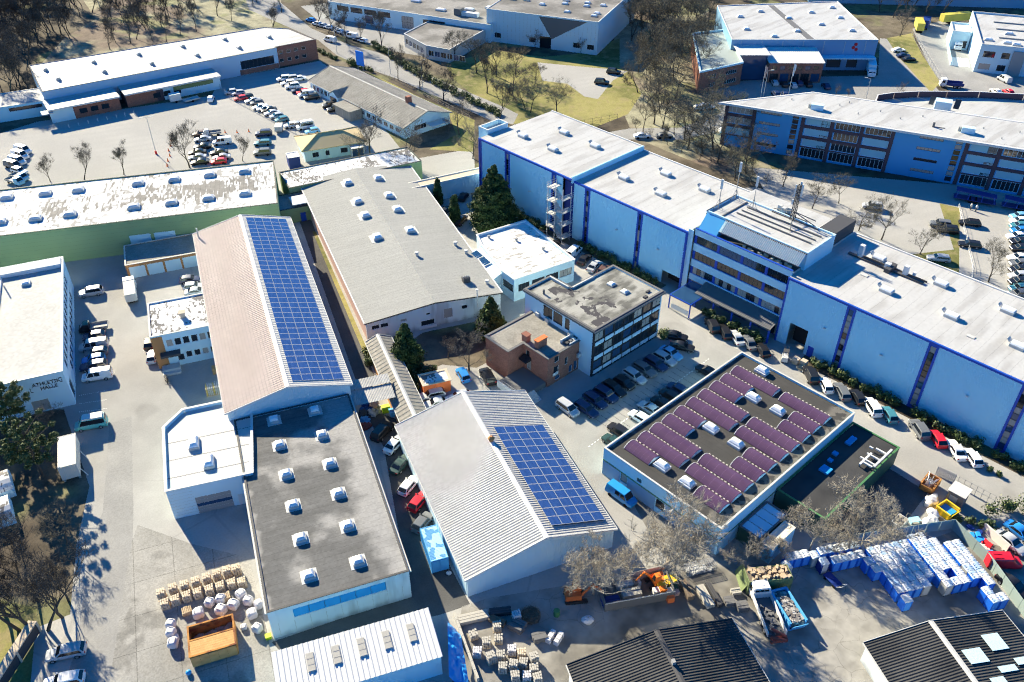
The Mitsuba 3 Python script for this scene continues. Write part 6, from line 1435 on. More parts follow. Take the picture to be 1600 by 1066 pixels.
# curved office
cf = thing('curved_office', 'four storey blue office with thin white overhanging roof and dark brick frames', 'office')
r28 = (55.13, 215.24, -24.32)
Lc = 92.0
wins0, blk = [], []
for base in (9.0, 47.5, 86.0):
    for fl in range(4):
        if base < 80:
            wins0.append((base + 0.8, 1.6 + fl * 2.85, 5.4, 0.75, 6, 1, 'charcoal', rng.choice(['glass', 'blind'])))
    for fl in range(8):
        if base < 80:
            wins0.append((base + 9.0, 0.5 + fl * 1.38, 1.5, 1.2, 1, 1, 'charcoal', rng.choice(['glass', 'glass', 'blind'])))
    if base < 80:
        for z, h in ((0.4, 3.6), (5.2, 1.6), (8.6, 2.4)):
            wins0.append((base + 16.2, z, 2.6, h, 2, 2 if h > 2 else 1, 'charcoal', 'glass'))
for base in (20.9, 28.1, 35.3, 59.3, 66.5, 73.7, 80.9):
    for fl in range(4):
        if base + 6 < Lc:
            lit = (fl in (1, 2) and base != 28.1) or (fl == 3 and base in (20.9, 59.3))
            wins0.append((base + 0.5, 0.5 + fl * 2.85, 5.9 if base != 35.3 else 6.0, 2.0 if fl else 2.4, 1 if lit else 6, 1, 'shade_tinted_white', 'pale_blind' if lit else 'glass'))
for fl in (2, 3):
    wins0.append((1.4, 0.6 + fl * 2.85, 6.6, 1.9, 6, 1, 'shade_tinted_white', 'blind'))
wins0.append((1.4, 3.3, 6.6, 1.9, 1, 1, 'shade_tinted_white', 'pale_blind'))
KM = poly_house(cf, r28, [(0.6, 0.8), (Lc, 0.8), (Lc, 17.0), (20.6, 16.2)], 11.5, 'sky_panel', 'roof_white', par=0.05, cop='white', copw=0.26, wins={0: [(q[0] - 0.6, *q[1:]) for q in wins0]})
for base, w in ((0.65, 8.2), (20.2, 21.9), (58.6, 29.0)):
    fr_ = MB()
    for fl in range(4):
        fr_.box(base, base + w, 0.68, 0.79, 3.0 + fl * 2.85 - (0.5 if fl else 0.0), 3.3 + fl * 2.85 + (0.0))
    for q in range(int(w / 7.2) + 1):
        fr_.box(base + q * 7.2, base + q * 7.2 + 0.9, 0.64, 0.78, 0, 11.4)
    part(cf, 'brick_frame', fr_, 'aubergine', KM)
S0 = sg.Polygon([(-1.0, -0.8), (Lc + 1, -0.8), (Lc + 1, 17.6), (20.2, 17.0)])
part(cf, 'roof_slab', MB().prism(S0, 11.5, 11.85), 'roof_white', KM)
part(cf, 'roof_edge', MB().prism(S0.buffer(0.02, join_style=2).difference(S0.buffer(-0.5, join_style=2)), 11.4, 11.95), 'white', KM)
for u, v in ((21.5, 4.2), (57.0, 4.0)):
    k = part(cf, 'plant_box', MB().box(u, u + 3.0, v, v + 1.6, 11.8, 13.2), 'shade_tinted_white', KM)
    part(k, 'fan', MB().tube((u - 0.4, v + 1.0, 11.8), (u - 0.4, v + 1.0, 12.9), 0.4, 0.4, 8), 'grey', KM)
part(cf, 'pipe', MB().box(50.5, 51.0, 4.8, 5.3, 11.8, 13.0).box(51.0, 53.4, 5.0, 5.2, 11.8, 12.0), 'dark_grey', KM)
for u, v in ((28, 10), (33, 6), (38, 10), (43, 7), (48, 11), (62, 9), (66, 4), (70, 10), (30, 13), (16, 9)):
    part(cf, 'vent', MB().tube((u, v, 11.8), (u, v, 12.3), 0.13, 0.13, 6), 'grey', KM)
cg = thing('curved_rear_block', 'rear block behind the blue office with a curved parapet and a glass roof strip', 'building')
curve = [(36.2, 24.5), (40, 28.0), (46, 31.8), (53, 34.9), (61, 38.2), (72, 41.2), (92, 45.0)]
poly_house(cg, r28, [(36.0, 17.9), (Lc, 17.9)] + curve[::-1], 11.0, 'aubergine', 'roof_white', par=1.6, cop='white', copw=0.3)
for i in range(9):
    u = 60.0 + i * 3.3
    k = part(cg, 'glass_roof', MB().box(u, u + 3.1, 18.6, 21.4, 9.4, 10.3), 'light_grey', KM)
    part(k, 'pane', MB().hexa([(u + 0.1, 18.6, 10.31), (u + 3.0, 18.6, 10.31), (u + 3.0, 21.3, 10.31), (u + 0.1, 21.3, 10.31)], [(u + 0.1, 18.6, 10.4), (u + 3.0, 18.6, 10.4), (u + 3.0, 21.3, 10.6), (u + 0.1, 21.3, 10.6)]), 'sky_panel', KM)
k = part(cg, 'roof_plant', MB().box(50.5, 54.5, 22.5, 25.5, 9.4, 12.2), 'shade_tinted_white', KM)
part(k, 'solar_module', MB().hexa([(55.0, 24.0, 10.4), (56.4, 24.0, 10.4), (56.4, 24.1, 10.4), (55.0, 24.1, 10.4)], [(55.2, 25.0, 12.6), (56.6, 25.0, 12.6), (56.6, 25.1, 12.6), (55.2, 25.1, 12.6)]), 'charcoal', KM)
part(k, 'solar_module', MB().hexa([(49.0, 24.6, 10.4), (50.2, 24.6, 10.4), (50.2, 24.7, 10.4), (49.0, 24.7, 10.4)], [(49.2, 25.6, 12.2), (50.4, 25.6, 12.2), (50.4, 25.7, 12.2), (49.2, 25.7, 12.2)]), 'charcoal', KM)
# upper right
wq = thing('white_office_block', 'white two storey office block with grey tower entrance in the upper right corner', 'office')
QN = poly_house(wq, (148.82, 272.23, -19.26), RECT(0, 30, 0, 38.2), 8.8, 'panel_white', 'roof_white', par=0.5, cop='light_grey', wins={0: [(1.3, 4.9, 3.4, 1.9, 3, 1, 'charcoal', 'glass'), (6.6, 4.9, 2.4, 1.9, 2, 1, 'charcoal', 'glass'), (1.0, 1.0, 3.4, 1.9, 1, 1, 'light_grey', 'blind'), (6.4, 1.0, 2.4, 1.9, 2, 1, 'charcoal', 'glass'), (14.0, 4.9, 3.4, 1.9, 3, 1, 'charcoal', 'glass')]})
part(wq, 'entrance_tower', MB().box(9.6, 13.2, -0.5, -0.02, 0, 7.6), 'grey', QN)
for v in (10.0, 20.0, 28.0):
    part(wq, 'roof_rail', MB().box(6.0, 28.0, v, v + 0.3, 8.3, 8.7), 'grey', QN)
for u, v in ((9.5, 15.5), (8.0, 5.0), (10.5, 4.0), (2.5, 6.5)):
    skylight(wq, QN, u, v, 8.3, 2.4, 1.4, 0.4, 0.4)
wd = thing('loading_wing', 'low white loading wing with a ramp and a dark dock beside the white office block', 'building')
poly_house(wd, (148.82, 272.23, -19.26), RECT(-6.4, -0.4, 22.0, 33.0), 6.0, 'shade_tinted_white', 'white', par=0.5, cop='white', wins={0: [(3.2, 0.6, 2.2, 2.4)]})
part(wd, 'dock_door', MB().box(-3.2, -1.0, 22.3, 22.4, 0.6, 3.0), 'charcoal', QN)
part(wd, 'side_wall', MB().box(-6.6, -6.3, 4.0, 21.9, 0, 1.4), 'shade_tinted_white', QN)
setting('ramp', MB().quad((-6.2, 4.0, 0.03), (-0.6, 4.0, 0.03), (-0.6, 13.0, 0.03), (-6.2, 13.0, 0.03)), 'white', QN)
dd = thing('dark_far_building', 'long dark shaded building wall with black openings along the upper right edge', 'building')
DD = poly_house(dd, (118.0, 352.0, -6.0), RECT(0, 90, 0, 30), 11.0, 'steel_blue', 'roof_bitumen2', par=0.2, cop='grey', wins={0: [(14, 6.5, 9, 2.2, 3, 1, 'charcoal', 'glass'), (28, 6.5, 9, 2.2, 3, 1, 'charcoal', 'glass'), (42, 6.5, 9, 2.2, 3, 1, 'charcoal', 'glass')]})

# ---------------------------------------------------------------- vehicles
def loft(secs):
    """Closed skin through cross-sections: each (x, [(y, z) half outline from bottom centre to top centre])."""
    rings = []
    for x, half in secs:
        h = np.array(half, float)
        ring = np.vstack([h, h[::-1][1:-1] * [-1, 1]])
        rings.append(np.column_stack([np.full(len(ring), x), ring]))
    k = len(rings[0])
    v = np.vstack(rings)
    f = []
    j = np.arange(k)
    for i in range(len(rings) - 1):
        a, b, c, d = i * k + j, i * k + (j + 1) % k, (i + 1) * k + (j + 1) % k, (i + 1) * k + j
        f += [np.stack([a, b, c], 1), np.stack([a, c, d], 1)]
    for base, fl in ((0, 1), (len(rings) - 1, 0)):
        o = base * k
        t = np.stack([np.full(k - 2, o), o + j[1:-1], o + j[2:]], 1)
        f.append(t[:, ::-1] if fl else t)
    return v, np.vstack(f)


# length, width, belt height, roof height, (bonnet end, windscreen top, roof end, tail end) as fractions from the nose, nose height, tail height
CAR = dict(hatch=(4.0, 1.75, 0.92, 1.48, 0.27, 0.42, 0.85, 0.985, 0.78, 0.95), sedan=(4.6, 1.8, 0.9, 1.43, 0.29, 0.44, 0.72, 0.86, 0.74, 0.93), wagon=(4.7, 1.82, 0.92, 1.48, 0.28, 0.42, 0.89, 0.985, 0.75, 0.95),
           suv=(4.6, 1.9, 1.05, 1.75, 0.26, 0.38, 0.9, 0.985, 0.92, 1.08), minivan=(4.5, 1.83, 1.0, 1.72, 0.2, 0.36, 0.92, 0.985, 0.82, 1.02), van=(5.0, 1.92, 1.1, 1.98, 0.16, 0.29, 0.97, 0.995, 0.92, 1.12), camper=(5.0, 1.92, 1.1, 2.1, 0.14, 0.26, 0.96, 0.99, 0.95, 1.12))


def car_body(t):
    L, w, zb, zr, a, b, c, d, zn, zt = CAR[t]
    X = lambda q: L / 2 - q * L
    h = w / 2
    low = lambda x, k, z, zc: (x, [(0, 0.26), (h * 0.86 * k, 0.26), (h * k, 0.5), (h * 0.985 * k, z - 0.12), (h * 0.9 * k, z), (0, zc)])
    body = loft([low(X(0.0), 0.8, zn - 0.14, zn - 0.12), low(X(0.025), 0.9, zn - 0.03, zn), low(X(0.1), 0.985, zn + 0.03, zn + 0.06), low(X(a), 1, zb, zb + 0.02), low(X(0.6), 1, zb + 0.02, zb + 0.03), low(X(d), 0.985, zt, zt + 0.02), low(X(0.99), 0.93, zt - 0.05, zt - 0.03), low(X(1.0), 0.86, zt - 0.2, zt - 0.18)])
    top = lambda x, z, k: (x, [(0, zb - 0.1), (h * 0.93, zb - 0.1), (h * k, z - 0.06), (h * (k - 0.06), z), (0, z + 0.02)])
    e = 0.02
    cab = loft([(X(a) , [(0, zb - 0.1), (h * 0.93, zb - 0.1), (h * 0.92, zb - 0.02), (h * 0.88, zb + e), (0, zb + e + 0.01)]), top(X(b), zr - 0.03, 0.79), top(X((b + c) / 2), zr, 0.8), top(X(c), zr - 0.05, 0.77), (X(d), [(0, zb - 0.1), (h * 0.92, zb - 0.1), (h * 0.9, zb - 0.02), (h * 0.86, zb + e), (0, zb + e + 0.01)])])
    return MB().add(*body).add(*cab)


def car_glass(t, which):
    """Panes laid a finger's width proud of the cabin: windscreen, rear window, side windows."""
    L, w, zb, zr, a, b, c, d, zn, zt = CAR[t]
    X = lambda q: L / 2 - q * L
    h = w / 2
    mb = MB()
    if which == 'windscreen':
        (x0, z0), (x1, z1) = (X(a + 0.012), zb + 0.05), (X(b - 0.012), zr - 0.08)
        n = 0.03
        mb.quad((x0 + n, -h * 0.8, z0 + n), (x0 + n, h * 0.8, z0 + n), (x1 + n, h * 0.68, z1 + n), (x1 + n, -h * 0.68, z1 + n))
    elif which == 'rear_window':
        (x0, z0), (x1, z1) = (X(d - 0.012), zb + 0.08), (X(c + 0.012), zr - 0.13)
        mb.quad((x0 - 0.03, -h * 0.78, z0 + 0.03), (x0 - 0.03, h * 0.78, z0 + 0.03), (x1 - 0.03, h * 0.66, z1 + 0.03), (x1 - 0.03, -h * 0.66, z1 + 0.03))
    else:
        s = 1 if which == 'side_window_left' else -1
        xs = [X(a + 0.045), X(b + 0.01), X(c - 0.015), X(d - 0.05)]
        if t in ('van',):
            xs[2] = xs[3] = X(0.42)
        y0, y1 = h * 0.925 + 0.015, h * 0.80 + 0.015
        mb.quad((xs[0], s * y0, zb + 0.04), (xs[1], s * y1, zr - 0.13), (xs[2], s * y1, zr - 0.15), (xs[3], s * y0, zb + 0.05))
        if t == 'van':
            mb.quad((X(0.45), s * y0, zb + 0.04), (X(0.45), s * y1, zr - 0.13), (X(0.62), s * y1, zr - 0.15), (X(0.62), s * y0, zb + 0.05))
    return mb


def wheel_mesh():
    return MB().tube((0, -0.1, 0), (0, 0.1, 0), 0.32, 0.32, 14)


def rim_mesh():
    m = MB().tube((0, -0.115, 0), (0, 0.115, 0), 0.2, 0.2, 10)
    return m


def make_car(x, y, deg, t, color, label, group):
    cat = 'van' if t in ('van', 'camper') else 'truck' if t == 'pickup' else 'car'
    name = {'van': 'parked_van', 'camper': 'camper_van', 'pickup': 'flatbed_pickup'}.get(t, 'parked_car')
    k = thing(name, label, cat, group)
    A = frame(x, y, deg + rng.uniform(-2.5, 2.5))
    near = math.hypot(x, y) < 190
    if t == 'pickup':
        part(k, 'cab', lambda: MB().add(*loft([(2.5, [(0, 0.35), (0.8, 0.35), (0.88, 0.6), (0.86, 1.0), (0.8, 1.05), (0, 1.08)]), (2.2, [(0, 0.35), (0.9, 0.35), (0.93, 0.6), (0.92, 1.1), (0.86, 1.2), (0, 1.22)]), (1.6, [(0, 0.35), (0.9, 0.35), (0.93, 0.6), (0.85, 1.85), (0.75, 1.98), (0, 2.0)]), (0.6, [(0, 0.35), (0.9, 0.35), (0.93, 0.6), (0.85, 1.85), (0.75, 1.98), (0, 2.0)])])), 'paint_' + color, A, cache='pk_cab')
        part(k, 'bed', lambda: MB().box(-2.6, 0.5, -0.98, 0.98, 0.7, 0.8).box(-2.6, 0.5, -1.0, -0.94, 0.8, 1.2).box(-2.6, 0.5, 0.94, 1.0, 0.8, 1.2).box(-2.62, -2.56, -0.94, 0.94, 0.8, 1.2), 'grey', A, cache='pk_bed')
        part(k, 'windscreen', lambda: MB().quad((2.2, -0.76, 1.27), (2.2, 0.76, 1.27), (1.7, 0.68, 1.87), (1.7, -0.68, 1.87)), 'car_glass', A, cache='pk_ws')
        wx = 1.5, -1.6
    else:
        L = CAR[t][0]
        part(k, 'body', lambda: car_body(t), 'paint_' + color, A, smooth=35, cache=('car', t))
        if t == 'camper':
            part(k, 'pop_top', lambda: MB().box(-2.1, 1.0, -0.72, 0.72, 2.05, 2.3), 'white', A, cache='poptop')
        for w in ('windscreen', 'rear_window', 'side_window_left', 'side_window_right'):
            if near or w in ('windscreen', 'side_window_left', 'side_window_right'):
                part(k, w.replace('_left', '').replace('_right', ''), lambda: car_glass(t, w), 'car_glass', A, cache=('glass', t, w))
        wx = L * 0.31, -L * 0.29
        if near:
            zn, zt = CAR[t][8:]
            for s in (-1, 1):
                part(k, 'headlight', lambda: MB().box(L / 2 - 0.2, L / 2 - 0.01, -0.2, 0.2, zn - 0.26, zn - 0.1), 'lamp_glass', A @ tr(-0.05, s * CAR[t][1] * 0.34), cache=('hl', t))
                part(k, 'tail_light', lambda: MB().box(-L / 2 - 0.01, -L / 2 + 0.12, -0.12, 0.12, zt - 0.3, zt - 0.1), 'tail_glass', A @ tr(0, s * CAR[t][1] * 0.38), cache=('tl', t))
                part(k, 'wing_mirror', lambda: MB().box(-0.08, 0.1, -0.1, 0.1, 0, 0.14), 'paint_' + color, A @ tr(L / 2 - (CAR[t][4] + 0.04) * L, s * (CAR[t][1] / 2 + 0.08), CAR[t][2]), cache='mirror')
    hw = 0.78 if t == 'pickup' else CAR[t][1] / 2 - 0.1
    for xx in wx:
        for s in (-1, 1):
            q = part(k, 'wheel', wheel_mesh, 'tyre', A @ tr(xx, s * hw, 0.32), cache='wheel')
            if near:
                part(q, 'rim', rim_mesh, 'metal', A @ tr(xx, s * hw, 0.32), cache='rim')
    return k


ORD = 'first second third fourth fifth sixth seventh eighth ninth tenth eleventh twelfth thirteenth fourteenth fifteenth sixteenth'.split()
WORD = dict(hatch='hatchback', sedan='saloon', wagon='estate car', suv='off-roader', van='van', minivan='minivan', pickup='flatbed pickup', camper='camper van', light_blue='light blue', navy='dark navy', grey='dark grey', green='dark green')
for place, grp, hd, od, row in CARS:
    for i, (x, y, t, c) in enumerate(row):
        where = f', {ORD[i]} from the {od} in the {place}' if len(row) > 1 else f' {place}'
        make_car(x, y, hd, t, c, f'{WORD.get(c, c)} {WORD[t]}{where}', grp)


def lorry(name, label, x, y, deg, cab='white', box=None, bed=None, boxlen=6.0, cat='truck', h=2.6, w=2.4):
    """A forward-control lorry: nose along +x."""
    k = thing(name, label, cat)
    A = frame(x, y, deg)
    part(k, 'cab', MB().add(*loft([(2.2, [(0, 0.5), (1.05, 0.5), (1.12, 0.8), (1.12, 1.3), (1.08, 1.4), (0, 1.42)]), (2.05, [(0, 0.5), (1.12, 0.5), (1.18, 0.8), (1.18, 1.6), (1.1, 1.75), (0, 1.78)]), (1.75, [(0, 0.5), (1.14, 0.5), (1.2, 0.8), (1.14, 2.45), (1.02, 2.6), (0, 2.63)]), (0.4, [(0, 0.5), (1.14, 0.5), (1.2, 0.8), (1.14, 2.45), (1.02, 2.6), (0, 2.63)])])), 'paint_' + cab, A)
    part(k, 'windscreen', MB().quad((2.1, -0.98, 1.68), (2.1, 0.98, 1.68), (1.82, 0.94, 2.35), (1.82, -0.94, 2.35)), 'car_glass', A)
    for s in (-1, 1):
        part(k, 'side_window', MB().quad((1.75, s * 1.195, 1.55), (0.9, s * 1.195, 1.55), (0.9, s * 1.17, 2.3), (1.62, s * 1.17, 2.3)), 'car_glass', A)
    part(k, 'rear_window', MB().box(0.36, 0.39, -0.9, -0.35, 1.7, 2.3).box(0.36, 0.39, -0.25, 0.25, 1.7, 2.3).box(0.36, 0.39, 0.35, 0.9, 1.7, 2.3), 'car_glass', A)
    part(k, 'roof_hatch', MB().box(0.8, 1.4, -0.35, 0.35, 2.62, 2.68), 'paint_' + cab, A)
    part(k, 'chassis', MB().box(-boxlen, 0.4, -0.45, 0.45, 0.55, 0.8), 'black_trim', A)
    hw = w / 2
    if box:
        part(k, 'box', MB().box(-boxlen, 0.1, -hw, hw, 0.85, 0.85 + h), box, A)
    if bed:
        part(k, 'load_bed', MB().box(-boxlen, 0.15, -hw, hw, 0.85, 0.95), 'dark_grey', A)
        for s in (-1, 1):
            part(k, 'side_board', MB().box(-boxlen, 0.15, s * hw - 0.05, s * hw + 0.05, 0.95, 1.75), bed, A)
        part(k, 'head_board', MB().box(0.16, 0.26, -hw, hw, 0.95, 2.1), bed, A)
    for xx in (1.3, -boxlen + 1.2, -boxlen + 2.4):
        for s in (-1, 1):
            q = part(k, 'wheel', lambda: MB().tube((0, -0.14, 0), (0, 0.14, 0), 0.48, 0.48, 16), 'tyre', A @ tr(xx, s * (hw - 0.16), 0.48), cache='lwheel')
            part(q, 'rim', lambda: MB().tube((0, -0.155, 0), (0, 0.155, 0), 0.26, 0.26, 10), 'metal', A @ tr(xx, s * (hw - 0.16), 0.48), cache='lrim')
    return k, A


def rubble(mb, x0, x1, y0, y1, z, n, s0=0.12, s1=0.4, seed=1):
    r = random.Random(seed)
    for _ in range(n):
        s = r.uniform(s0, s1)
        M = frame(r.uniform(x0, x1), r.uniform(y0, y1), r.uniform(0, 90), z)
        mb.box(-s, s, -s * r.uniform(0.3, 1), s * r.uniform(0.3, 1), 0, s * r.uniform(0.4, 1.2), M)
    return mb

# ---------------------------------------------------------------- trees
def twig_tree(seed, h=10.0, spread=0.42, levels=4, fork=4, twigs=7, upright=0.35, trunk=0.18, start=0.25, fat=0.016):
    """A bare tree: trunk and limbs as tapered tubes, crown as many thin three-sided twigs."""
    r = random.Random(seed)
    wood, crown = MB(), [[], []]

    def twig(p, d, L, w):
        a = np.cross(d, [r.uniform(-1, 1), r.uniform(-1, 1), r.uniform(-1, 1)])
        a = a / (np.linalg.norm(a) + 1e-9) * w
        b = np.cross(d, a)
        q = p + d * L
        n = len(crown[0])
        crown[0].extend([p + a, p - 0.5 * a + 0.87 * b, p - 0.5 * a - 0.87 * b, q])
        crown[1].extend([[n, n + 1, n + 3], [n + 1, n + 2, n + 3], [n + 2, n, n + 3]])

    def grow(p, d, L, rad, lev):
        n = 3 if lev < 2 else 2
        pts = [p]
        for i in range(n):
            d = d + np.array([r.gauss(0, 0.13), r.gauss(0, 0.13), r.gauss(0, 0.09) + 0.05 * upright])
            d /= np.linalg.norm(d)
            q = pts[-1] + d * L / n
            wood.tube(pts[-1], q, rad * (1 - 0.5 * i / n), rad * (1 - 0.5 * (i + 1) / n), 6 if lev == 0 else 4 if lev < 3 else 3, caps=False)
            pts.append(q)
        if lev >= levels:
            for _ in range(twigs):
                t = r.random()
                s = pts[0] * (1 - t) + pts[-1] * t
                e = d + np.array([r.gauss(0, 0.55), r.gauss(0, 0.55), r.gauss(0.1, 0.4)])
                e /= np.linalg.norm(e)
                l1 = L * r.uniform(0.7, 1.4)
                twig(s, e, l1, fat * 1.2)
                for _ in range(2):
                    e2 = e + np.array([r.gauss(0, 0.6), r.gauss(0, 0.6), r.gauss(0.1, 0.4)])
                    e2 /= np.linalg.norm(e2)
                    twig(s + e * l1 * r.uniform(0.2, 0.7), e2, l1 * r.uniform(0.4, 0.8), fat)
            return
        m = fork + (1 if lev == 0 else 0)
        for i in range(m):
            t = r.uniform(start if lev == 0 else 0.3, 1.0) if i else 1.0
            j = min(n - 1, int(t * n))
            s = pts[j] + (pts[j + 1] - pts[j]) * (t * n - j)
            az = 2 * math.pi * (i + r.random()) / m
            side = np.array([math.cos(az), math.sin(az), 0])
            e = d * (1 - spread) + side * spread * (0.45 if i == 0 else 1.0) * r.uniform(0.8, 1.5) + np.array([0, 0, upright * 0.5])
            e /= np.linalg.norm(e)
            grow(s, e, L * r.uniform(0.58, 0.8), rad * (0.62 if i == 0 else 0.45), lev + 1)

    grow(np.zeros(3), np.array([r.gauss(0, 0.04), r.gauss(0, 0.04), 1.0]), h * 0.36, h * trunk / 10, 0)
    return wood.arr(), (np.array(crown[0]), np.array(crown[1]))


def tree_group(key, m_wood, m_twig, **kw):
    """Shapegroup of trunk and crown, scaled to a height of 10 m."""
    (wv, wf), (cv, cf) = twig_tree(**kw)
    s = 10.0 / max(cv[:, 2].max(), 1)
    scene[key] = {'type': 'shapegroup', 'trunk': shape((wv * s, wf), m_wood), 'crown': shape((cv * s, cf), m_twig)}


VAR = {}
for kind, wood, tw, n, kw in (('dark', 'bark', 'dark_twig', 4, dict(levels=5, fork=3, twigs=4, spread=0.36, upright=0.5)), ('olive', 'bark', 'olive_twig', 4, dict(levels=5, fork=3, twigs=4, spread=0.5, upright=0.3, fat=0.015)),
                              ('brown', 'bark', 'twig', 3, dict(levels=5, fork=3, twigs=3, spread=0.44, upright=0.4, fat=0.014)), ('pale', 'pale_bark', 'pale_twig', 3, dict(levels=5, fork=3, twigs=6, spread=0.48, upright=0.35, fat=0.017))):
    VAR[kind] = []
    for i in range(n):
        key = f'group_{kind}_{i}'
        tree_group(key, wood, tw, seed=11 + i * 7 + len(kind), **kw)
        VAR[kind].append(key)


def plant_tree(x, y, h, kind, label, s=1.0, group=None, cat='tree', name='bare_tree'):
    k = thing(name, label, cat, group)
    q = h / 10
    scene[k] = {'type': 'instance', 'group': {'type': 'ref', 'id': rng.choice(VAR[kind])}, 'to_world': T(frame(x, y, rng.uniform(0, 360)) @ np.diag([q * s, q * s, q, 1.0]))}


for x, y, h, kind, s, lab in TREES:
    plant_tree(x, y, h, kind, lab, s)
for lab, grp, kind, h, pts in WOODS:
    for x, y in pts:
        plant_tree(x, y, h * rng.uniform(0.72, 1.15), kind, lab, rng.uniform(0.85, 1.1), grp, 'bush' if h < 6 else 'tree', 'bare_bush' if h < 6 else 'bare_tree')


def leaf_cloud(centres, size, n, seed, flat=0.5):
    """Small tilted quads scattered about centres (x, y, z, rx, ry, rz): foliage."""
    r = np.random.default_rng(seed)
    c = np.asarray(centres, float)
    i = r.integers(0, len(c), n)
    d = r.normal(size=(n, 3))
    d /= np.linalg.norm(d, axis=1, keepdims=True)
    p = c[i, :3] + d * c[i, 3:6] * r.uniform(0.2, 1.15, (n, 1))
    a = r.normal(size=(n, 3)) + d * 0.2
    a -= d * (a * d).sum(1, keepdims=True) * flat
    a *= size * r.uniform(0.6, 1.3, (n, 1)) / np.linalg.norm(a, axis=1, keepdims=True)
    b = np.cross(a, d + r.normal(size=(n, 3)) * 0.5)
    b *= size * 0.7 / (np.linalg.norm(b, axis=1, keepdims=True) + 1e-9)
    v = np.stack([p - a - b, p + a - b, p + a + b, p - a + b], 1).reshape(-1, 3)
    q = np.arange(n) * 4
    return v, np.vstack([np.stack([q, q + 1, q + 2], 1), np.stack([q, q + 2, q + 3], 1)])


for i, (x, y, h, w, kind, lab) in enumerate(CONIFERS):
    k = thing('conifer', lab, 'tree')
    A = frame(x, y)
    r = random.Random(i + 3)
    part(k, 'trunk', MB().tube((0, 0, 0), (0, 0, h * 0.97), h * 0.022, 0.03, 8), 'bark', A)
    cs = []
    if kind == 'pine':
        for _ in range(90):
            a, z = r.uniform(0, 6.3), r.uniform(0.45, 1.0)
            rr_ = w * math.sqrt(r.random()) * (1.15 - 0.5 * abs(z - 0.72) * 2)
            cs.append((rr_ * math.cos(a), rr_ * math.sin(a), h * z, 0.55, 0.55, 0.4))
        n, sz, m_ = 9000, 0.13, 'pine_needle'
        lb = MB()
        for c_ in cs[::5]:
            lb.tube((0, 0, c_[2] * 0.8), c_[:3], 0.07, 0.03, 5)
        part(k, 'limb', lb, 'bark', A)
    else:
        layers = 18 if kind == 'spruce' else 14
        for l in range(layers):
            t = (l + 0.4) / layers
            R_ = w * (1 - t) ** (0.75 if kind == 'spruce' else 0.35) * (1 if t > 0.08 else 0.85)
            m = max(3, int(11 * (1 - t) + 3))
            for j in range(m):
                a = 6.283 * (j + r.random()) / m
                rr_ = R_ * r.uniform(0.45, 0.95)
                cs.append((rr_ * math.cos(a), rr_ * math.sin(a), h * (0.06 + 0.93 * t) - 0.1 * rr_, 0.32 * R_ + 0.15, 0.32 * R_ + 0.15, 0.22 * R_ * 0.6 + 0.25))
        n, sz, m_ = int(1700 * h * max(w, 1.5) / 3), 0.16, 'conifer'
    part(k, 'crown', leaf_cloud(cs, sz, n, i + 20), m_, A)


def hedge(pts, w, h, label, mats=('leaf', 'pale_leaf'), name='hedge', seed=1, cat='hedge', group=None, dens=150):
    r = random.Random(seed)
    k = thing(name, label, cat, group)
    cs, stems = [], MB()
    for (x0, y0), (x1, y1) in zip(pts[:-1], pts[1:]):
        L = math.hypot(x1 - x0, y1 - y0)
        for i in range(max(2, int(L / 0.8))):
            t = (i + r.random()) / max(2, int(L / 0.8))
            x, y = x0 + (x1 - x0) * t + r.uniform(-w, w) * 0.35, y0 + (y1 - y0) * t + r.uniform(-w, w) * 0.35
            q = h * r.uniform(0.6, 1.1)
            cs.append((x, y, q * 0.5, w * r.uniform(0.3, 0.55), w * r.uniform(0.3, 0.55), q * 0.5))
            stems.tube((x, y, 0), (x, y, q * 0.7), 0.04, 0.02, 4)
    part(k, 'stem', stems, 'bark')
    n = len(cs) * dens
    part(k, 'foliage', leaf_cloud(cs, 0.13, n, seed), mats[0])
    part(k, 'pale_foliage', leaf_cloud([(a, b, c * 1.15, d, e, f) for a, b, c, d, e, f in cs], 0.12, n // 4, seed + 50), mats[1])
    return k


def on_blue(u, v):
    q = BM @ np.array([u, v, 0, 1.0])
    return float(q[0]), float(q[1])


HB = [('evergreen hedge at the foot of the blue warehouse left of the fire escape', -19.5, -6.6, -2.2), ('evergreen hedge at the foot of the blue warehouse between fire escape and loading gate', 3.0, 24.0, -1.5), ('dark planting at the foot of the office tower', 37.5, 51.0, -2.9),
      ('evergreen hedge along the blue warehouse right of the dark loading gate', 60.5, 76.8, -1.6), ('evergreen hedge along the blue warehouse between the second and third window strip on the right', 78.5, 91.0, -1.7), ('evergreen hedge along the blue warehouse at the right edge', 92.8, 106.0, -1.7)]
for i, (lab, a, b, v) in enumerate(HB):
    hedge([on_blue(a, v), on_blue(b, v)], 1.8, 1.9, lab, seed=i + 60)
for i, (pts, w, h, lab) in enumerate(HEDGES):
    hedge(pts, w, h, lab, seed=i + 90, mats=('leaf', 'pale_leaf'))

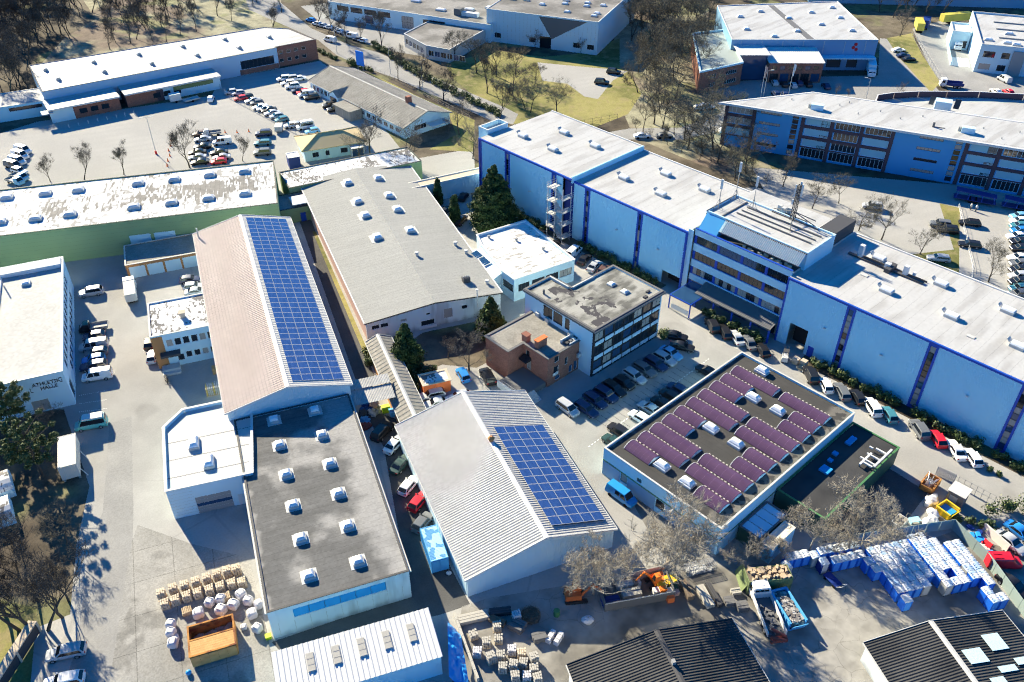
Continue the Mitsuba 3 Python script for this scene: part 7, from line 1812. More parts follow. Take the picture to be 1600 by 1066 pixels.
# ---------------------------------------------------------------- portable toilets
def toilet(x, y, deg, label, m='toilet_blue', roof='dome', group='portable toilets'):
    k = thing('portable_toilet', label, 'portable toilet', group)
    A = frame(x, y, deg + rng.uniform(-2, 2))
    part(k, 'cabin', lambda: MB().box(-0.54, 0.54, -0.54, 0.54, 0.08, 2.0).box(-0.57, -0.49, -0.57, -0.49, 0.08, 2.02).box(0.49, 0.57, -0.57, -0.49, 0.08, 2.02).box(-0.57, -0.49, 0.49, 0.57, 0.08, 2.02).box(0.49, 0.57, 0.49, 0.57, 0.08, 2.02), m, A, cache='wc_cabin')

    def rf():
        n = 6
        t = np.linspace(-1, 1, n + 1)
        pts = [(0.6 * q, 2.0 + 0.2 * (1 - q * q)) for q in t]
        mb = MB().prism([(-0.6, 1.97)] + pts + [(0.6, 1.97)], -0.6, 0.6, np.array([[1, 0, 0, 0], [0, 0, -1, 0], [0, 1, 0, 0], [0, 0, 0, 1.0]]))
        for q in (-0.3, 0.05, 0.3):
            mb.box(-0.5, 0.5, q - 0.05, q + 0.05, 2.15, 2.2)
        return mb
    part(k, 'roof', rf, 'wc_roof', A, cache='wc_roof')
    part(k, 'door', lambda: MB().box(-0.4, 0.4, -0.575, -0.545, 0.15, 1.9), 'toilet_door' if m == 'toilet_blue' else 'light_grey', A, cache='wc_door')
    part(k, 'skid', lambda: MB().box(-0.5, -0.38, -0.58, 0.58, 0, 0.08).box(0.38, 0.5, -0.58, 0.58, 0, 0.08), 'black_trim', A, cache='wc_skid')
    part(k, 'vent_pipe', lambda: MB().tube((0.38, 0.4, 1.9), (0.38, 0.4, 2.32), 0.05), 'light_grey', A, cache='wc_vent')


def wc_roof(p, n, uv):
    return mix((0.62, 0.64, 0.67), (0.32, 0.45, 0.62), smoothstep(0.5, 0.72, fbm(p.x * 1.4, p.y * 1.4, 3.0, 3)))


mat('wc_roof', wc_roof, 0.45)
mat('toilet_door', (0.05, 0.25, 0.75), 0.4)
NTH = ['front', 'second', 'third', 'fourth', 'fifth', 'sixth', 'seventh', 'eighth', 'ninth', 'tenth']
CNT = ['first', 'second', 'third', 'fourth', 'fifth', 'sixth']
E1, E2, O0 = np.array([1.25, 0.31]), np.array([-0.3, 1.23]), np.array([50.9, 70.0])
for blk, i0, cols, rows, j0, gaps in (('left', 0, 5, 6, 0.0, {(0, 4)}), ('middle', 5.25, 3, 7, -0.55, {(6, 2), (1, 1)}), ('right', 8.55, 2, 8, -3.4, {(2, 0), (1, 1)})):
    for j in range(rows):
        for i in range(cols):
            if (j, i) in gaps:
                continue
            q = O0 + E1 * (i0 + i) + E2 * (j0 + j * 1.02)
            m = 'toilet_grey' if (blk, j, i) in (('left', 0, 3), ('middle', 0, 0), ('right', 4, 0)) else 'toilet_blue'
            toilet(q[0], q[1], 14, f"{'grey' if m == 'toilet_grey' else 'blue'} portable toilet, {CNT[i]} from the left in the {NTH[j]} row of the {blk} packed block", m)
toilet(51.3, 68.5, 14, 'blue portable toilet standing alone before the left packed block')
for i, (x, y) in enumerate(((37.7, 75.2), (38.9, 75.5), (40.1, 75.8), (41.3, 75.6))):
    toilet(x, y, 14, f"{'olive grey' if i == 3 else 'blue'} portable toilet, {CNT[i]} from the left of the four beside the green container", 'toilet_grey' if i == 3 else 'toilet_blue')
for i, (x, y) in enumerate(((44.0, 74.8), (45.2, 75.1), (46.4, 75.4), (47.6, 75.7))):
    toilet(x, y, 14, f'blue portable toilet, {CNT[i]} from the left in the front line behind the dark pallet truck')
for i, (x, y) in enumerate(((42.6, 76.3), (43.8, 76.6), (45.0, 76.8), (46.2, 77.1), (47.4, 77.4))):
    toilet(x, y, 14, f'blue portable toilet, {CNT[i]} from the left in the rear line under the pale birch')
toilet(42.3, 74.5, 14, 'dark scribbled portable toilet standing forward between the two toilet lines', 'deep_blue')
toilet(48.4, 74.5, 14, 'blue portable toilet, rear one of the pair at the corner of the packed block')
toilet(49.0, 73.3, 14, 'blue portable toilet with turquoise door, front one of the pair at the corner')
toilet(37.1, 73.9, 14, 'small white portable toilet at the end of the green container', 'white')
# ---------------------------------------------------------------- containers, skips, lorries
def crate(key, A, L, W, H, m, ribs=0.25, depth=0.04, roof=None, top=True):
    """A ribbed steel container with corner posts and doors."""
    mb = MB()
    for F, l in ((frame(0, 0, 0), L), (frame(L, 0, 90), W), (frame(L, W, 180), L), (frame(0, W, -90), W)):
        v, f = sheet(wave(l - 0.1, ribs, depth), (0.05, 0.04, 0.15), (0.05, 0.04, H - 0.08), (1, 0, 0), (0, -1, 0))
        mb.add(v, f, F)
    part(key, 'side_wall', mb, m, A)
    part(key, 'frame', MB().box(0, 0.12, 0, 0.12, 0, H).box(L - 0.12, L, 0, 0.12, 0, H).box(0, 0.12, W - 0.12, W, 0, H).box(L - 0.12, L, W - 0.12, W, 0, H).box(0, L, 0, 0.08, 0.0, 0.16).box(0, L, W - 0.08, W, 0.0, 0.16).box(0.1, L - 0.1, 0, 0.1, H - 0.1, H + 0.002).box(0.1, L - 0.1, W - 0.1, W, H - 0.1, H + 0.002).box(0, 0.1, 0.1, W - 0.1, H - 0.1, H + 0.004).box(L - 0.1, L, 0.1, W - 0.1, H - 0.1, H + 0.004), m, A)
    if top:
        part(key, 'roof', MB().add(*sheet(wave(L - 0.2, 0.25, 0.03), (0.1, 0.1, H - 0.05), (0.1, W - 0.1, H - 0.05), (1, 0, 0), (0, 0, 1))), roof or m, A)


def cont_top(p, n, uv):
    s = smoothstep(0.55, 0.6, fbm(p.x * 1.2, p.y * 1.2, 3.0, 3))
    return mix((0.42, 0.68, 0.85), (0.1, 0.33, 0.6), s)


mat('cont_top', cont_top, 0.5)
k = thing('shipping_container', 'blue ribbed shipping container at the corner of the front hall', 'container')
crate(k, frame(-12.9, 79.7, -71), 6.1, 2.45, 2.6, 'container_blue', roof='cont_top')
part(k, 'door', MB().box(6.1, 6.16, 0.15, 1.2, 0.2, 2.45).box(6.1, 6.16, 1.25, 2.3, 0.2, 2.45), 'container_blue', frame(-12.9, 79.7, -71))
k = thing('white_container', 'white office container on posts at the shaded edge of the left yard', 'container')
A = frame(-68.2, 91.1, 111) @ tr(0, -2.6)
crate(k, frame(-68.3, 90.9, 23) @ tr(0, 0, 0.5), 2.6, 7.4, 2.6, 'dirty_white', roof='snow')
part(k, 'support', MB().box(0.1, 0.4, 0.1, 0.4, 0, 0.5).box(2.2, 2.5, 0.1, 0.4, 0, 0.5).box(0.1, 0.4, 7, 7.3, 0, 0.5).box(2.2, 2.5, 7, 7.3, 0, 0.5), 'grey', frame(-68.3, 90.9, 23))
part(k, 'bracket', MB().tube((2.7, 0.6, 1.6), (3.5, 0.2, 0.1), 0.06).tube((2.7, 4.6, 1.9), (3.5, 4.1, 0.1), 0.06), 'white', frame(-68.3, 90.9, 23))
for lab, x, y, z in (('pale tent with snow patched barrel roof, the front one at the left edge', -75.9, 80.3, 0), ('pale tent with snow patched barrel roof, the rear one at the left edge', -78.4, 85.6, 0), ('bluish white tent corner by the dark pine at the left edge', -86.0, 90.5, 0)):
    k = thing('storage_tent', lab, 'tent')
    A = frame(x, y, 33)
    t = np.linspace(0, np.pi, 9)
    prof = [(2.3 - 2.3 * math.cos(q), 1.5 + 1.2 * math.sin(q)) for q in t]
    n = len(prof)
    v = np.array([(-4.0, a, b) for a, b in prof] + [(5.0, a, b) for a, b in prof])
    i = np.arange(n - 1)
    part(k, 'roof', (v, np.vstack([np.stack([i, i + n, i + n + 1], 1), np.stack([i, i + n + 1, i + 1], 1)])), 'roof_tent', A)
    part(k, 'end_wall', MB().prism([(0, 0)] + prof + [(4.6, 0)], 4.9, 4.95, np.array([[0, 0, 1, 0], [1, 0, 0, 0], [0, 1, 0, 0], [0, 0, 0, 1.0]])), 'shade_tinted_white', A)
    part(k, 'side_wall', MB().box(-4, 5, -0.04, 0.0, 0, 1.5).box(-4, 5, 4.6, 4.64, 0, 1.5), 'shade_tinted_white', A)


def skip_body(key, A, L, W, H, m, slope=0.6, wall_=0.1):
    mb = MB()
    mb.box(0, L, 0, W, 0.15, 0.25)
    mb.box(0, L, 0, wall_, 0.25, H).box(0, L, W - wall_, W, 0.25, H)
    mb.hexa([(-slope * 0, 0.1, 0.25), (wall_, 0.1, 0.25), (wall_, W - 0.1, 0.25), (0, W - 0.1, 0.25)], [(-slope, 0.1, H), (-slope + wall_, 0.1, H), (-slope + wall_, W - 0.1, H), (-slope, W - 0.1, H)])
    mb.box(L - wall_, L, wall_, W - wall_, 0.25, H)
    part(key, 'body', mb, m, A)
    rm = MB()
    n = int(L / 0.8)
    for i in range(n + 1):
        x = 0.05 + (L - 0.2) * i / n
        rm.box(x, x + 0.1, -0.09, -0.005, 0.2, H).box(x, x + 0.1, W + 0.005, W + 0.09, 0.2, H)
    part(key, 'rib', rm, m, A)
    part(key, 'rim', MB().box(-0.05, L + 0.05, -0.1, wall_ + 0.04, H, H + 0.1).box(-0.05, L + 0.05, W - wall_ - 0.04, W + 0.1, H, H + 0.1).box(L - wall_, L + 0.06, wall_ + 0.04, W - wall_ - 0.04, H, H + 0.1), m, A)


k = thing('rusty_skip', 'large rust brown skip with planks inside and an orange timber lid', 'skip')
A = frame(-39.2, 59.8, 20.0)
mb = MB().box(0, 5.5, 0, 0.1, 0.15, 2.2).box(0, 5.5, 4.4, 4.5, 0.15, 2.2).box(0, 0.1, 0.1, 4.4, 0.15, 2.2).box(5.4, 5.5, 0.1, 4.4, 0.15, 2.2).box(0.1, 5.4, 0.1, 4.4, 0.15, 0.3)
part(k, 'body', mb, 'rust', A)
part(k, 'rim', MB().box(-0.08, 5.58, -0.1, 0.12, 2.2, 2.32).box(-0.08, 5.58, 4.38, 4.6, 2.2, 2.32).box(-0.08, 0.14, 0.12, 4.38, 2.2, 2.32).box(5.36, 5.58, 0.12, 4.38, 2.2, 2.32).box(0.14, 5.36, 2.2, 2.4, 2.2, 2.34), 'rust', A)
for i in range(6):
    part(k, 'lid_board', MB().box(0.14, 5.36, 0.14 + i * 0.34, 0.45 + i * 0.34, 2.24, 2.3), 'plank', A)
for i in range(5):
    part(k, 'side_board', MB().box(0.05 + i * 1.08, 1.1 + i * 1.08, -0.16, -0.11, 0.3, 2.15), 'plank', A)
part(k, 'planks_inside', rubble(MB(), 0.6, 4.8, 2.7, 4.0, 0.35, 16, 0.3, 0.7, 3).box(0.4, 1.8, 2.8, 3.9, 0.5, 0.6), 'timber', A)
solo('blue_sack', 'small bright blue sack at the corner of the rusty skip', 'sack', trimesh.creation.icosphere(2, 0.35), 'sky_panel', frame(-39.5, 59.0, 0, 0.3), smooth=True)


def plank_col(p, n, uv):
    m = noise(p.x * 2, p.y * 2, p.z * 2)
    return mix((0.5, 0.27, 0.1), (0.62, 0.37, 0.15), m)


mat('plank', plank_col, 0.85)


def pallet_stack(x, y, deg, layers, label, m='timber', top=None, group='pallet stacks'):
    k = thing('pallet_stack', label, 'pallets', group)
    A = frame(x, y, deg)
    for i in range(layers):
        def one():
            mb = MB()
            for q in (-0.55, -0.05, 0.45):
                mb.box(-0.6, 0.6, q, q + 0.1, 0.0, 0.1)
            for q in range(6):
                mb.box(-0.6 + q * 0.21, -0.45 + q * 0.21, -0.55, 0.55, 0.1, 0.135)
            return mb
        part(k, 'pallet', one, m, A @ frame(rng.uniform(-0.04, 0.04), rng.uniform(-0.04, 0.04), rng.uniform(-3, 3), i * 0.14), cache='pallet')
    if top:
        part(k, 'bundle', lambda: MB().box(-0.55, 0.55, -0.5, 0.5, 0, 0.8), top, A @ tr(0, 0, layers * 0.14), cache='bundle' + top)


def brick_stack(x, y, deg, label, m='brick_pale', h=1.2, group='stacked stone pallets', cat='stone pallet'):
    """A pallet of stones: courses of blocks with open joints."""
    k = thing('stone_pallet', label, cat, group)
    A = frame(x, y, deg)
    part(k, 'pallet', lambda: MB().box(-0.55, 0.55, -0.5, 0.5, 0, 0.13), 'timber', A, cache='spal')

    def blocks():
        mb = MB()
        r = random.Random(int(h * 10))
        n = max(1, int(h / 0.3))
        for l in range(n):
            for i in range(4):
                for j in range(3):
                    e = r.uniform(-0.04, 0.04)
                    mb.box(-0.52 + i * 0.265 + e, -0.3 + i * 0.265 + e, -0.48 + j * 0.33 + e, -0.19 + j * 0.33 + e, 0.13 + l * 0.3, 0.4 + l * 0.3 + e)
        return mb
    part(k, 'stones', blocks, m, A, cache=('stk', h), kind='stuff')


def brick_pale(p, n, uv):
    return mix((0.5, 0.4, 0.29), (0.66, 0.57, 0.45), noise(p.x * 4, p.y * 4, p.z * 4))


mat('brick_pale', brick_pale, 0.9)
back = [(-46.3, 70.0), (-45.0, 70.8), (-43.6, 71.3), (-42.3, 71.9), (-41.0, 72.5), (-39.8, 73.1), (-38.6, 73.7), (-37.4, 74.0)]
frnt = [(-45.4, 68.6), (-44.2, 69.2), (-42.9, 69.8), (-41.6, 70.3), (-40.2, 70.8), (-38.9, 71.3), (-37.5, 71.8), (-36.2, 72.0)]
for i, q in enumerate(back):
    brick_stack(*q, 22, f'pallet of pale bricks, {ORD[i]} from the left in the rearmost row behind the skip', h=1.5)
for i, q in enumerate(frnt):
    brick_stack(*q, 22, f'pallet of pale bricks, {ORD[i]} from the left in the second row behind the skip', h=1.2)


def bag(x, y, deg, s, label, name='white_big_bag', m='bag_white', h=0.9):
    k = thing(name, label, 'bag', 'white bags round the skip')
    sp = trimesh.creation.icosphere(3, 1.0)
    v = np.array(sp.vertices)
    v = np.sign(v) * np.abs(v) ** 0.55
    v *= 1 + 0.16 * (meshkit.noise(v * 2.2 + x, 3)[:, None] - 0.5)
    v[:, 2] = np.clip(v[:, 2], -0.95, 2) * h / 2 + h / 2
    v[:, :2] *= s
    part(k, 'sack', (v, np.array(sp.faces)), m, frame(x, y, deg), smooth=True)
    part(k, 'strap', MB().box(-s * 0.6, -s * 0.52, -s * 0.5, s * 0.5, h * 0.98, h * 1.06).box(s * 0.52, s * 0.6, -s * 0.5, s * 0.5, h * 0.98, h * 1.06), 'light_grey', frame(x, y, deg))


mat('bag_white', (0.58, 0.57, 0.6), 0.6)
for i, (x, y, s, lab) in enumerate(((-43.7, 65.6, 0.6, 'white bag at the rear of the pile left of the rusty skip'), (-43.3, 64.4, 0.6, 'white bag in the middle of the pile left of the rusty skip'), (-42.6, 62.9, 0.65, 'white bag at the front of the pile left of the rusty skip'), (-42.7, 63.8, 0.5, 'bluish white bag squeezed into the pile left of the rusty skip'),
                                    (-40.7, 67.3, 0.7, 'white wrapped bale behind the left end of the rusty skip'), (-39.7, 68.9, 0.6, 'white bag between stone pallets and the middle of the skip'), (-38.4, 69.5, 0.6, 'shaded white bag behind the skip beside the brown bundle'), (-37.9, 67.8, 0.7, 'round white bag with dark opening behind the skip'),
                                    (-36.5, 68.6, 0.7, 'white bag behind the right corner of the skip'), (-35.9, 70.2, 0.65, 'white bag below the right end of the pale stone rows'), (-34.7, 69.2, 0.6, 'white bag right of the skip, rearmost'), (-33.7, 67.2, 0.65, 'white bag carrying a brown board right of the skip'),
                                    (-34.4, 65.4, 0.4, 'small white box shaped bag right of the skip'), (-32.5, 65.0, 0.6, 'white bag at the far right front of the pile'), (-33.2, 68.6, 0.55, 'white bag against the wall of the dark flat hall'))):
    bag(x, y, rng.uniform(0, 90), s, lab, h=1.2 if s > 0.5 else 0.6)
pallet_stack(-42.4, 67.8, 25, 5, 'small stack of bare pallets in front of the pale stone rows')
pallet_stack(-37.9, 69.9, 25, 6, 'brown pallet bundle standing upright behind the skip')
solo('yellow_box', 'small yellow box at the foot of the dark flat hall corner', 'box', MB().box(-0.35, 0.35, -0.3, 0.3, 0, 0.5).box(-0.4, 0.4, -0.34, 0.34, 0.5, 0.58), 'lime', frame(-30.9, 64.0, 20))
# builder's yard
k, A = lorry('tipper_lorry', 'white tipper lorry with open load bed and a red grab arm at its tail', 32.8, 69.2, 100 - 4, 'white', None, 'white', 5.6)
part(k, 'grab_arm', MB().box(-6.6, -5.9, -1.0, 1.0, 1.0, 1.5).tube((-6.2, -0.9, 1.5), (-5.4, 0.9, 2.4), 0.22, 0.16).tube((-6.2, 0.9, 1.6), (-6.9, -0.5, 1.9), 0.2).tube((-6.4, 0.2, 1.4), (-6.6, 1.2, 1.2), 0.25), 'red_rust', A)
part(k, 'load', rubble(MB(), -5.4, -1.0, -1.0, 0.9, 0.95, 34, 0.1, 0.4, 5), 'dark_stone', A, kind='stuff')
mat('red_rust', (0.36, 0.07, 0.045), 0.7)
k = thing('rubble_skip', 'blue skip heaped with grey rubble beside the tipper lorry', 'skip')
A = frame(35.4, 64.9, 105)
skip_body(k, A @ tr(0, -2.2), 5.2, 2.3, 1.7, 'container_blue')
part(k, 'rubble', rubble(MB(), 0.3, 4.9, -2.0, -0.2, 1.25, 260, 0.08, 0.26, 8).box(0.1, 5.1, -2.1, 0.0, 0.3, 1.25), 'rubble', A, kind='stuff')


def rubble_col(p, n, uv):
    c = cell_rand(dr.floor(p.x * 2.3), dr.floor(p.y * 2.3), dr.floor(p.z * 3))
    return mix((0.13, 0.12, 0.12), (0.5, 0.48, 0.46), c * c)


mat('rubble', rubble_col, 0.9)
k = thing('green_container', 'mossy green open topped container with dirt on its roof behind the tipper lorry', 'container')
crate(k, frame(31.2, 70.6, 6), 6.0, 2.3, 2.6, 'olive_green', roof='dirt_top')
part(k, 'dirt_heap', rubble(MB(), 0.4, 5.6, 0.3, 2.0, 2.56, 70, 0.1, 0.35, 6), 'timber', frame(31.2, 70.6, 6), kind='stuff')
mat('dirt_top', (0.16, 0.13, 0.1), 0.95)
k = thing('leaning_board', 'tall pale green board leaning at the end of the green container', 'board')
part(k, 'board', MB().hexa([(0, 0, 0), (3.3, 0, 0), (3.3, 0.08, 0), (0, 0.08, 0)], [(0.3, 0.7, 2.4), (3.5, 0.7, 2.1), (3.5, 0.78, 2.1), (0.3, 0.78, 2.4)]), 'olive_green', frame(30.4, 74.3, -86))
part(k, 'prop', MB().tube((1.0, 0.9, 0), (1.2, 0.6, 2.0), 0.06).tube((2.6, 0.9, 0), (2.7, 0.6, 1.9), 0.06), 'timber', frame(30.4, 74.3, -86))


def digger(name, label, x, y, deg, m, s=1.0):
    k = thing(name, label, 'excavator')
    A = frame(x, y, deg) @ np.diag([s, s, s, 1])
    for q in (-1, 1):
        part(k, 'track', MB().box(-1.2, 1.2, q * 0.75 - 0.2, q * 0.75 + 0.2, 0.05, 0.55).tube((-1.2, q * 0.75 - 0.2, 0.3), (-1.2, q * 0.75 + 0.2, 0.3), 0.25, 0.25, 10).tube((1.2, q * 0.75 - 0.2, 0.3), (1.2, q * 0.75 + 0.2, 0.3), 0.25, 0.25, 10), 'black_trim', A)
    part(k, 'house', MB().hexa([(-1.4, -0.85, 0.65), (0.7, -0.85, 0.65), (0.7, 0.85, 0.65), (-1.4, 0.85, 0.65)], [(-1.3, -0.8, 1.45), (0.6, -0.8, 1.45), (0.6, 0.8, 1.45), (-1.3, 0.8, 1.45)]), m, A)
    part(k, 'cabin', MB().hexa([(-0.4, -0.1, 1.45), (0.75, -0.1, 1.45), (0.75, 0.8, 1.45), (-0.4, 0.8, 1.45)], [(-0.35, -0.05, 2.5), (0.5, -0.05, 2.5), (0.5, 0.75, 2.5), (-0.35, 0.75, 2.5)]), m, A)
    part(k, 'windscreen', MB().quad((0.78, 0.0, 1.6), (0.78, 0.7, 1.6), (0.56, 0.65, 2.4), (0.56, 0.05, 2.4)), 'car_glass', A)
    part(k, 'boom', MB().tube((0.7, -0.4, 1.2), (2.0, -0.4, 3.0), 0.2, 0.16).tube((2.0, -0.4, 3.0), (3.3, -0.4, 1.6), 0.16, 0.12), m, A)
    part(k, 'bucket', MB().hexa([(3.1, -0.8, 0.8), (3.8, -0.8, 0.9), (3.8, 0.0, 0.9), (3.1, 0.0, 0.8)], [(3.0, -0.8, 1.5), (3.5, -0.8, 1.6), (3.5, 0.0, 1.6), (3.0, 0.0, 1.5)]), 'dark_grey', A)


digger('excavator', 'orange red excavator with folded arm in the shade below the pale trees', 8.4, 70.0, 6, 'rust_orange', 1.05)
digger('excavator', 'bright orange excavator at the timber fence in the middle of the builders yard', 19.4, 72.4, 200, 'orange', 0.9)
mat('rust_orange', (0.55, 0.12, 0.03), 0.6)
k = thing('yellow_digger', 'small yellow orange dumper beside the bright orange excavator', 'dumper')
A = frame(20.9, 72.0, 30)
part(k, 'tub', MB().hexa([(-0.2, -0.5, 0.6), (0.8, -0.5, 0.6), (0.8, 0.5, 0.6), (-0.2, 0.5, 0.6)], [(-0.4, -0.7, 1.4), (1.3, -0.7, 1.4), (1.3, 0.7, 1.4), (-0.4, 0.7, 1.4)]), 'yellow', A)
part(k, 'engine_cover', MB().box(-1.5, -0.4, -0.4, 0.4, 0.5, 1.2), 'yellow', A)
for a in (-1.1, 0.5):
    for b in (-0.6, 0.6):
        part(k, 'wheel', MB().tube((a, b - 0.12, 0.4), (a, b + 0.12, 0.4), 0.4, 0.4, 12), 'tyre', A)
fb = thing('timber_fence', 'grey plank fence along the back of the builders yard', 'fence')
for i in range(48):
    t = i / 48
    x, y = 12.0 + 10.0 * t, 71.6 + 1.4 * t * 1.9
    part(fb, 'plank', lambda: MB().box(-0.1, 0.1, -0.02, 0.02, 0, 1.9), 'grey', frame(x, y, 13), cache='fplank')
part(fb, 'rail', MB().box(0, 10.4, 0.03, 0.09, 1.5, 1.6).box(0, 10.4, 0.03, 0.09, 0.4, 0.5), 'grey', frame(12, 71.6, 14.5))
sb = thing('storage_bay', 'dark storage bay of plank walls full of beams in front of the timber fence', 'storage bay')
A = frame(12.1, 67.9, 12)
part(sb, 'front_wall', MB().box(0, 9.6, 0, 0.12, 0, 1.7), 'dark_grey', A)
part(sb, 'side_wall', MB().box(0, 0.12, 0.12, 3.6, 0, 1.7).box(9.5, 9.62, 0.12, 3.4, 0, 1.7), 'dark_grey', A)
part(sb, 'rail', MB().box(0, 9.6, -0.06, -0.01, 1.6, 1.72), 'light_grey', A)
for lab, x, y, a, L_, W_, H_, m in (('stack of pale concrete beams in the storage bay', 15.8, 70.2, 12, 2.6, 1.2, 1.3, 'stone'), ('bundle of grey steel rails in the storage bay', 15.6, 71.8, 12, 3.2, 1.0, 1.2, 'light_grey'), ('stack of dark sheets at the left of the storage bay', 13.0, 69.3, 12, 2.4, 1.4, 0.7, 'deep_blue'),
                                    ('row of dark beams on the left of the builders yard', -1.5, 67.6, 8, 2.8, 0.9, 0.9, 'charcoal'), ('long grey edging stones beside the low wall', -5.0, 66.8, 15, 4.0, 1.3, 0.8, 'stone'), ('brown slatted boards behind the pale stones', -1.9, 66.3, -25, 2.2, 1.0, 0.7, 'wood_dark'),
                                    ('stack of dark grey slabs in the shaded middle of the yard', 0.7, 65.5, -30, 1.9, 1.6, 1.0, 'dark_stone'), ('stack of grey kerb stones at the edge of the shade', 3.5, 63.9, 15, 1.8, 1.2, 0.9, 'dark_stone'), ('two long logs pushed together under the bushes', 25.6, 70.0, -73, 3.4, 1.2, 0.8, 'stone'),
                                    ('long wooden boat shaped beam pile right of the storage bay', 23.3, 71.0, -75, 2.8, 1.0, 1.0, 'wood_dark'), ('dark beam pair beside the two long logs', 26.8, 70.2, -73, 3.6, 0.7, 0.9, 'charcoal'), ('grey slab stack left of the tipper lorry, rear one', 28.6, 69.2, 10, 1.4, 1.3, 0.9, 'dark_stone'), ('grey slab stack left of the tipper lorry, front one', 30.1, 68.4, 10, 1.5, 1.3, 1.0, 'dark_stone'),
                                    ('pale stone stack behind the grey slab stacks', 29.8, 70.8, 10, 1.3, 0.8, 0.7, 'stone')):
    k = thing('material_stack', lab, 'building material', 'material stacks')
    A = frame(x, y, a)
    n = max(3, int(W_ / 0.35))
    for j in range(n):
        r_ = rng.uniform(-0.06, 0.06)
        part(k, 'beam', MB().box(-L_ / 2 + r_, L_ / 2 + r_, -W_ / 2 + j * W_ / n, -W_ / 2 + (j + 0.88) * W_ / n, 0.1, H_ * rng.uniform(0.85, 1.0)), m, A)
    part(k, 'bearer', MB().box(-L_ * 0.3, -L_ * 0.2, -W_ / 2, W_ / 2, 0, 0.1).box(L_ * 0.2, L_ * 0.3, -W_ / 2, W_ / 2, 0, 0.1), 'timber', A)
mat('wood_dark', (0.17, 0.13, 0.095), 0.9)
for i, (x, y, m, h, lab) in enumerate(((-3.2, 62.9, 'stone', 1.2, 'pallet of rough grey stones alone in the sunlit left of the yard'), (-4.9, 64.1, 'stone', 0.9, 'small pallet of sawn stones by the low wall'), (-4.3, 61.5, 'bag_white', 1.2, 'white topped stone pallet leaning on the low wall'), (-2.6, 60.7, 'stone', 1.5, 'stone pallet, leftmost of the cluster in the front of the yard'),
                                       (-1.4, 61.0, 'stone', 1.2, 'stone pallet, second of the rear line in the front cluster'), (0.0, 61.8, 'bag_white', 1.2, 'pallet with white wrapped stones at the rear of the front cluster'), (1.2, 61.3, 'brick_pale', 1.2, 'pallet with reddish stones at the rear right of the front cluster'), (2.7, 60.6, 'stone', 1.5, 'stone pallet at the right end of the rear line in the front cluster'),
                                       (-1.1, 59.4, 'stone', 1.2, 'stone pallet, left in the second line of the front cluster'), (0.2, 59.6, 'stone', 1.5, 'stone pallet, middle of the second line of the front cluster'), (1.4, 60.0, 'stone', 1.2, 'stone pallet, third of the second line of the front cluster'), (2.7, 59.2, 'stone', 1.2, 'stone pallet, right end of the second line of the front cluster'),
                                       (0.4, 58.3, 'stone', 1.2, 'stone pallet at the bottom edge, left of the last two in the cluster'), (1.8, 58.4, 'bag_white', 0.9, 'low pallet of pale stones at the bottom edge of the cluster'), (3.1, 58.0, 'stone', 1.2, 'stone pallet at the bottom edge, right end of the cluster'), (-1.9, 65.2, 'stone', 1.2, 'square stone pallet with pale top in the shade of the yard'),
                                       (0.6, 66.8, 'bag_white', 1.2, 'pale stone pallet deep in the shade of the front hall'), (-1.7, 63.5, 'stone', 0.9, 'single upright stone block pallet at the edge of the shade'))):
    brick_stack(x, y, rng.uniform(-10, 25), lab, m, h, 'stone pallets in the builders yard')
for x, y, lab in ((4.9, 64.0, 'long white wrapped bale at the edge of the shade, left one of two'), (5.9, 63.7, 'long white wrapped bale at the edge of the shade, right one of two')):
    k = thing('wrapped_bale', lab, 'bale', 'white wrapped bales')
    part(k, 'bale', MB().hexa([(-0.9, -0.35, 0), (0.9, -0.35, 0), (0.9, 0.35, 0), (-0.9, 0.35, 0)], [(-0.85, -0.28, 0.75), (0.85, -0.28, 0.75), (0.85, 0.28, 0.75), (-0.85, 0.28, 0.75)]), 'bag_white', frame(x, y, 60))
    part(k, 'strap', MB().box(-0.4, -0.34, -0.37, 0.37, 0, 0.78).box(0.34, 0.4, -0.37, 0.37, 0, 0.78), 'grey', frame(x, y, 60))
k = thing('brush_heap', 'round heap of thin dark branches in the shade of the front hall', 'brushwood')
bm = MB()
r = random.Random(4)
for i in range(140):
    a, b = r.uniform(0, 6.28), r.uniform(0, 6.28)
    bm.tube((1.3 * math.cos(a), 1.3 * math.sin(a), r.uniform(0, 0.6)), (1.3 * math.cos(b), 1.3 * math.sin(b), r.uniform(0.1, 0.9)), 0.03, 0.02, 3, False)
part(k, 'branches', bm, 'wood_dark', frame(2.4, 67.1), kind='stuff')
solo('green_barrel', 'green barrel in the shade behind the white wrapped bales', 'barrel', MB().tube((0, 0, 0), (0, 0, 1.0), 0.4, 0.4, 14).tube((0, 0, 0.3), (0, 0, 0.36), 0.43, 0.43, 14).tube((0, 0, 0.65), (0, 0, 0.71), 0.43, 0.43, 14), 'green_trim', frame(5.8, 67.4))
k = thing('white_bag', 'crumpled bluish white bag in front of the red excavator', 'bag')
sp = trimesh.creation.icosphere(3, 1.0)
vv = np.array(sp.vertices) * (1 + 0.5 * (meshkit.fbm(np.array(sp.vertices) * 2.0, 3, 5)[:, None] - 0.5)) * [0.8, 0.6, 0.5] + [0, 0, 0.4]
part(k, 'sack', (vv, np.array(sp.faces)), 'bag_white', frame(9.8, 66.4), smooth=True)
part(k, 'tie', MB().box(-0.1, 0.1, -0.1, 0.1, 0.85, 1.0), 'grey', frame(9.8, 66.4))
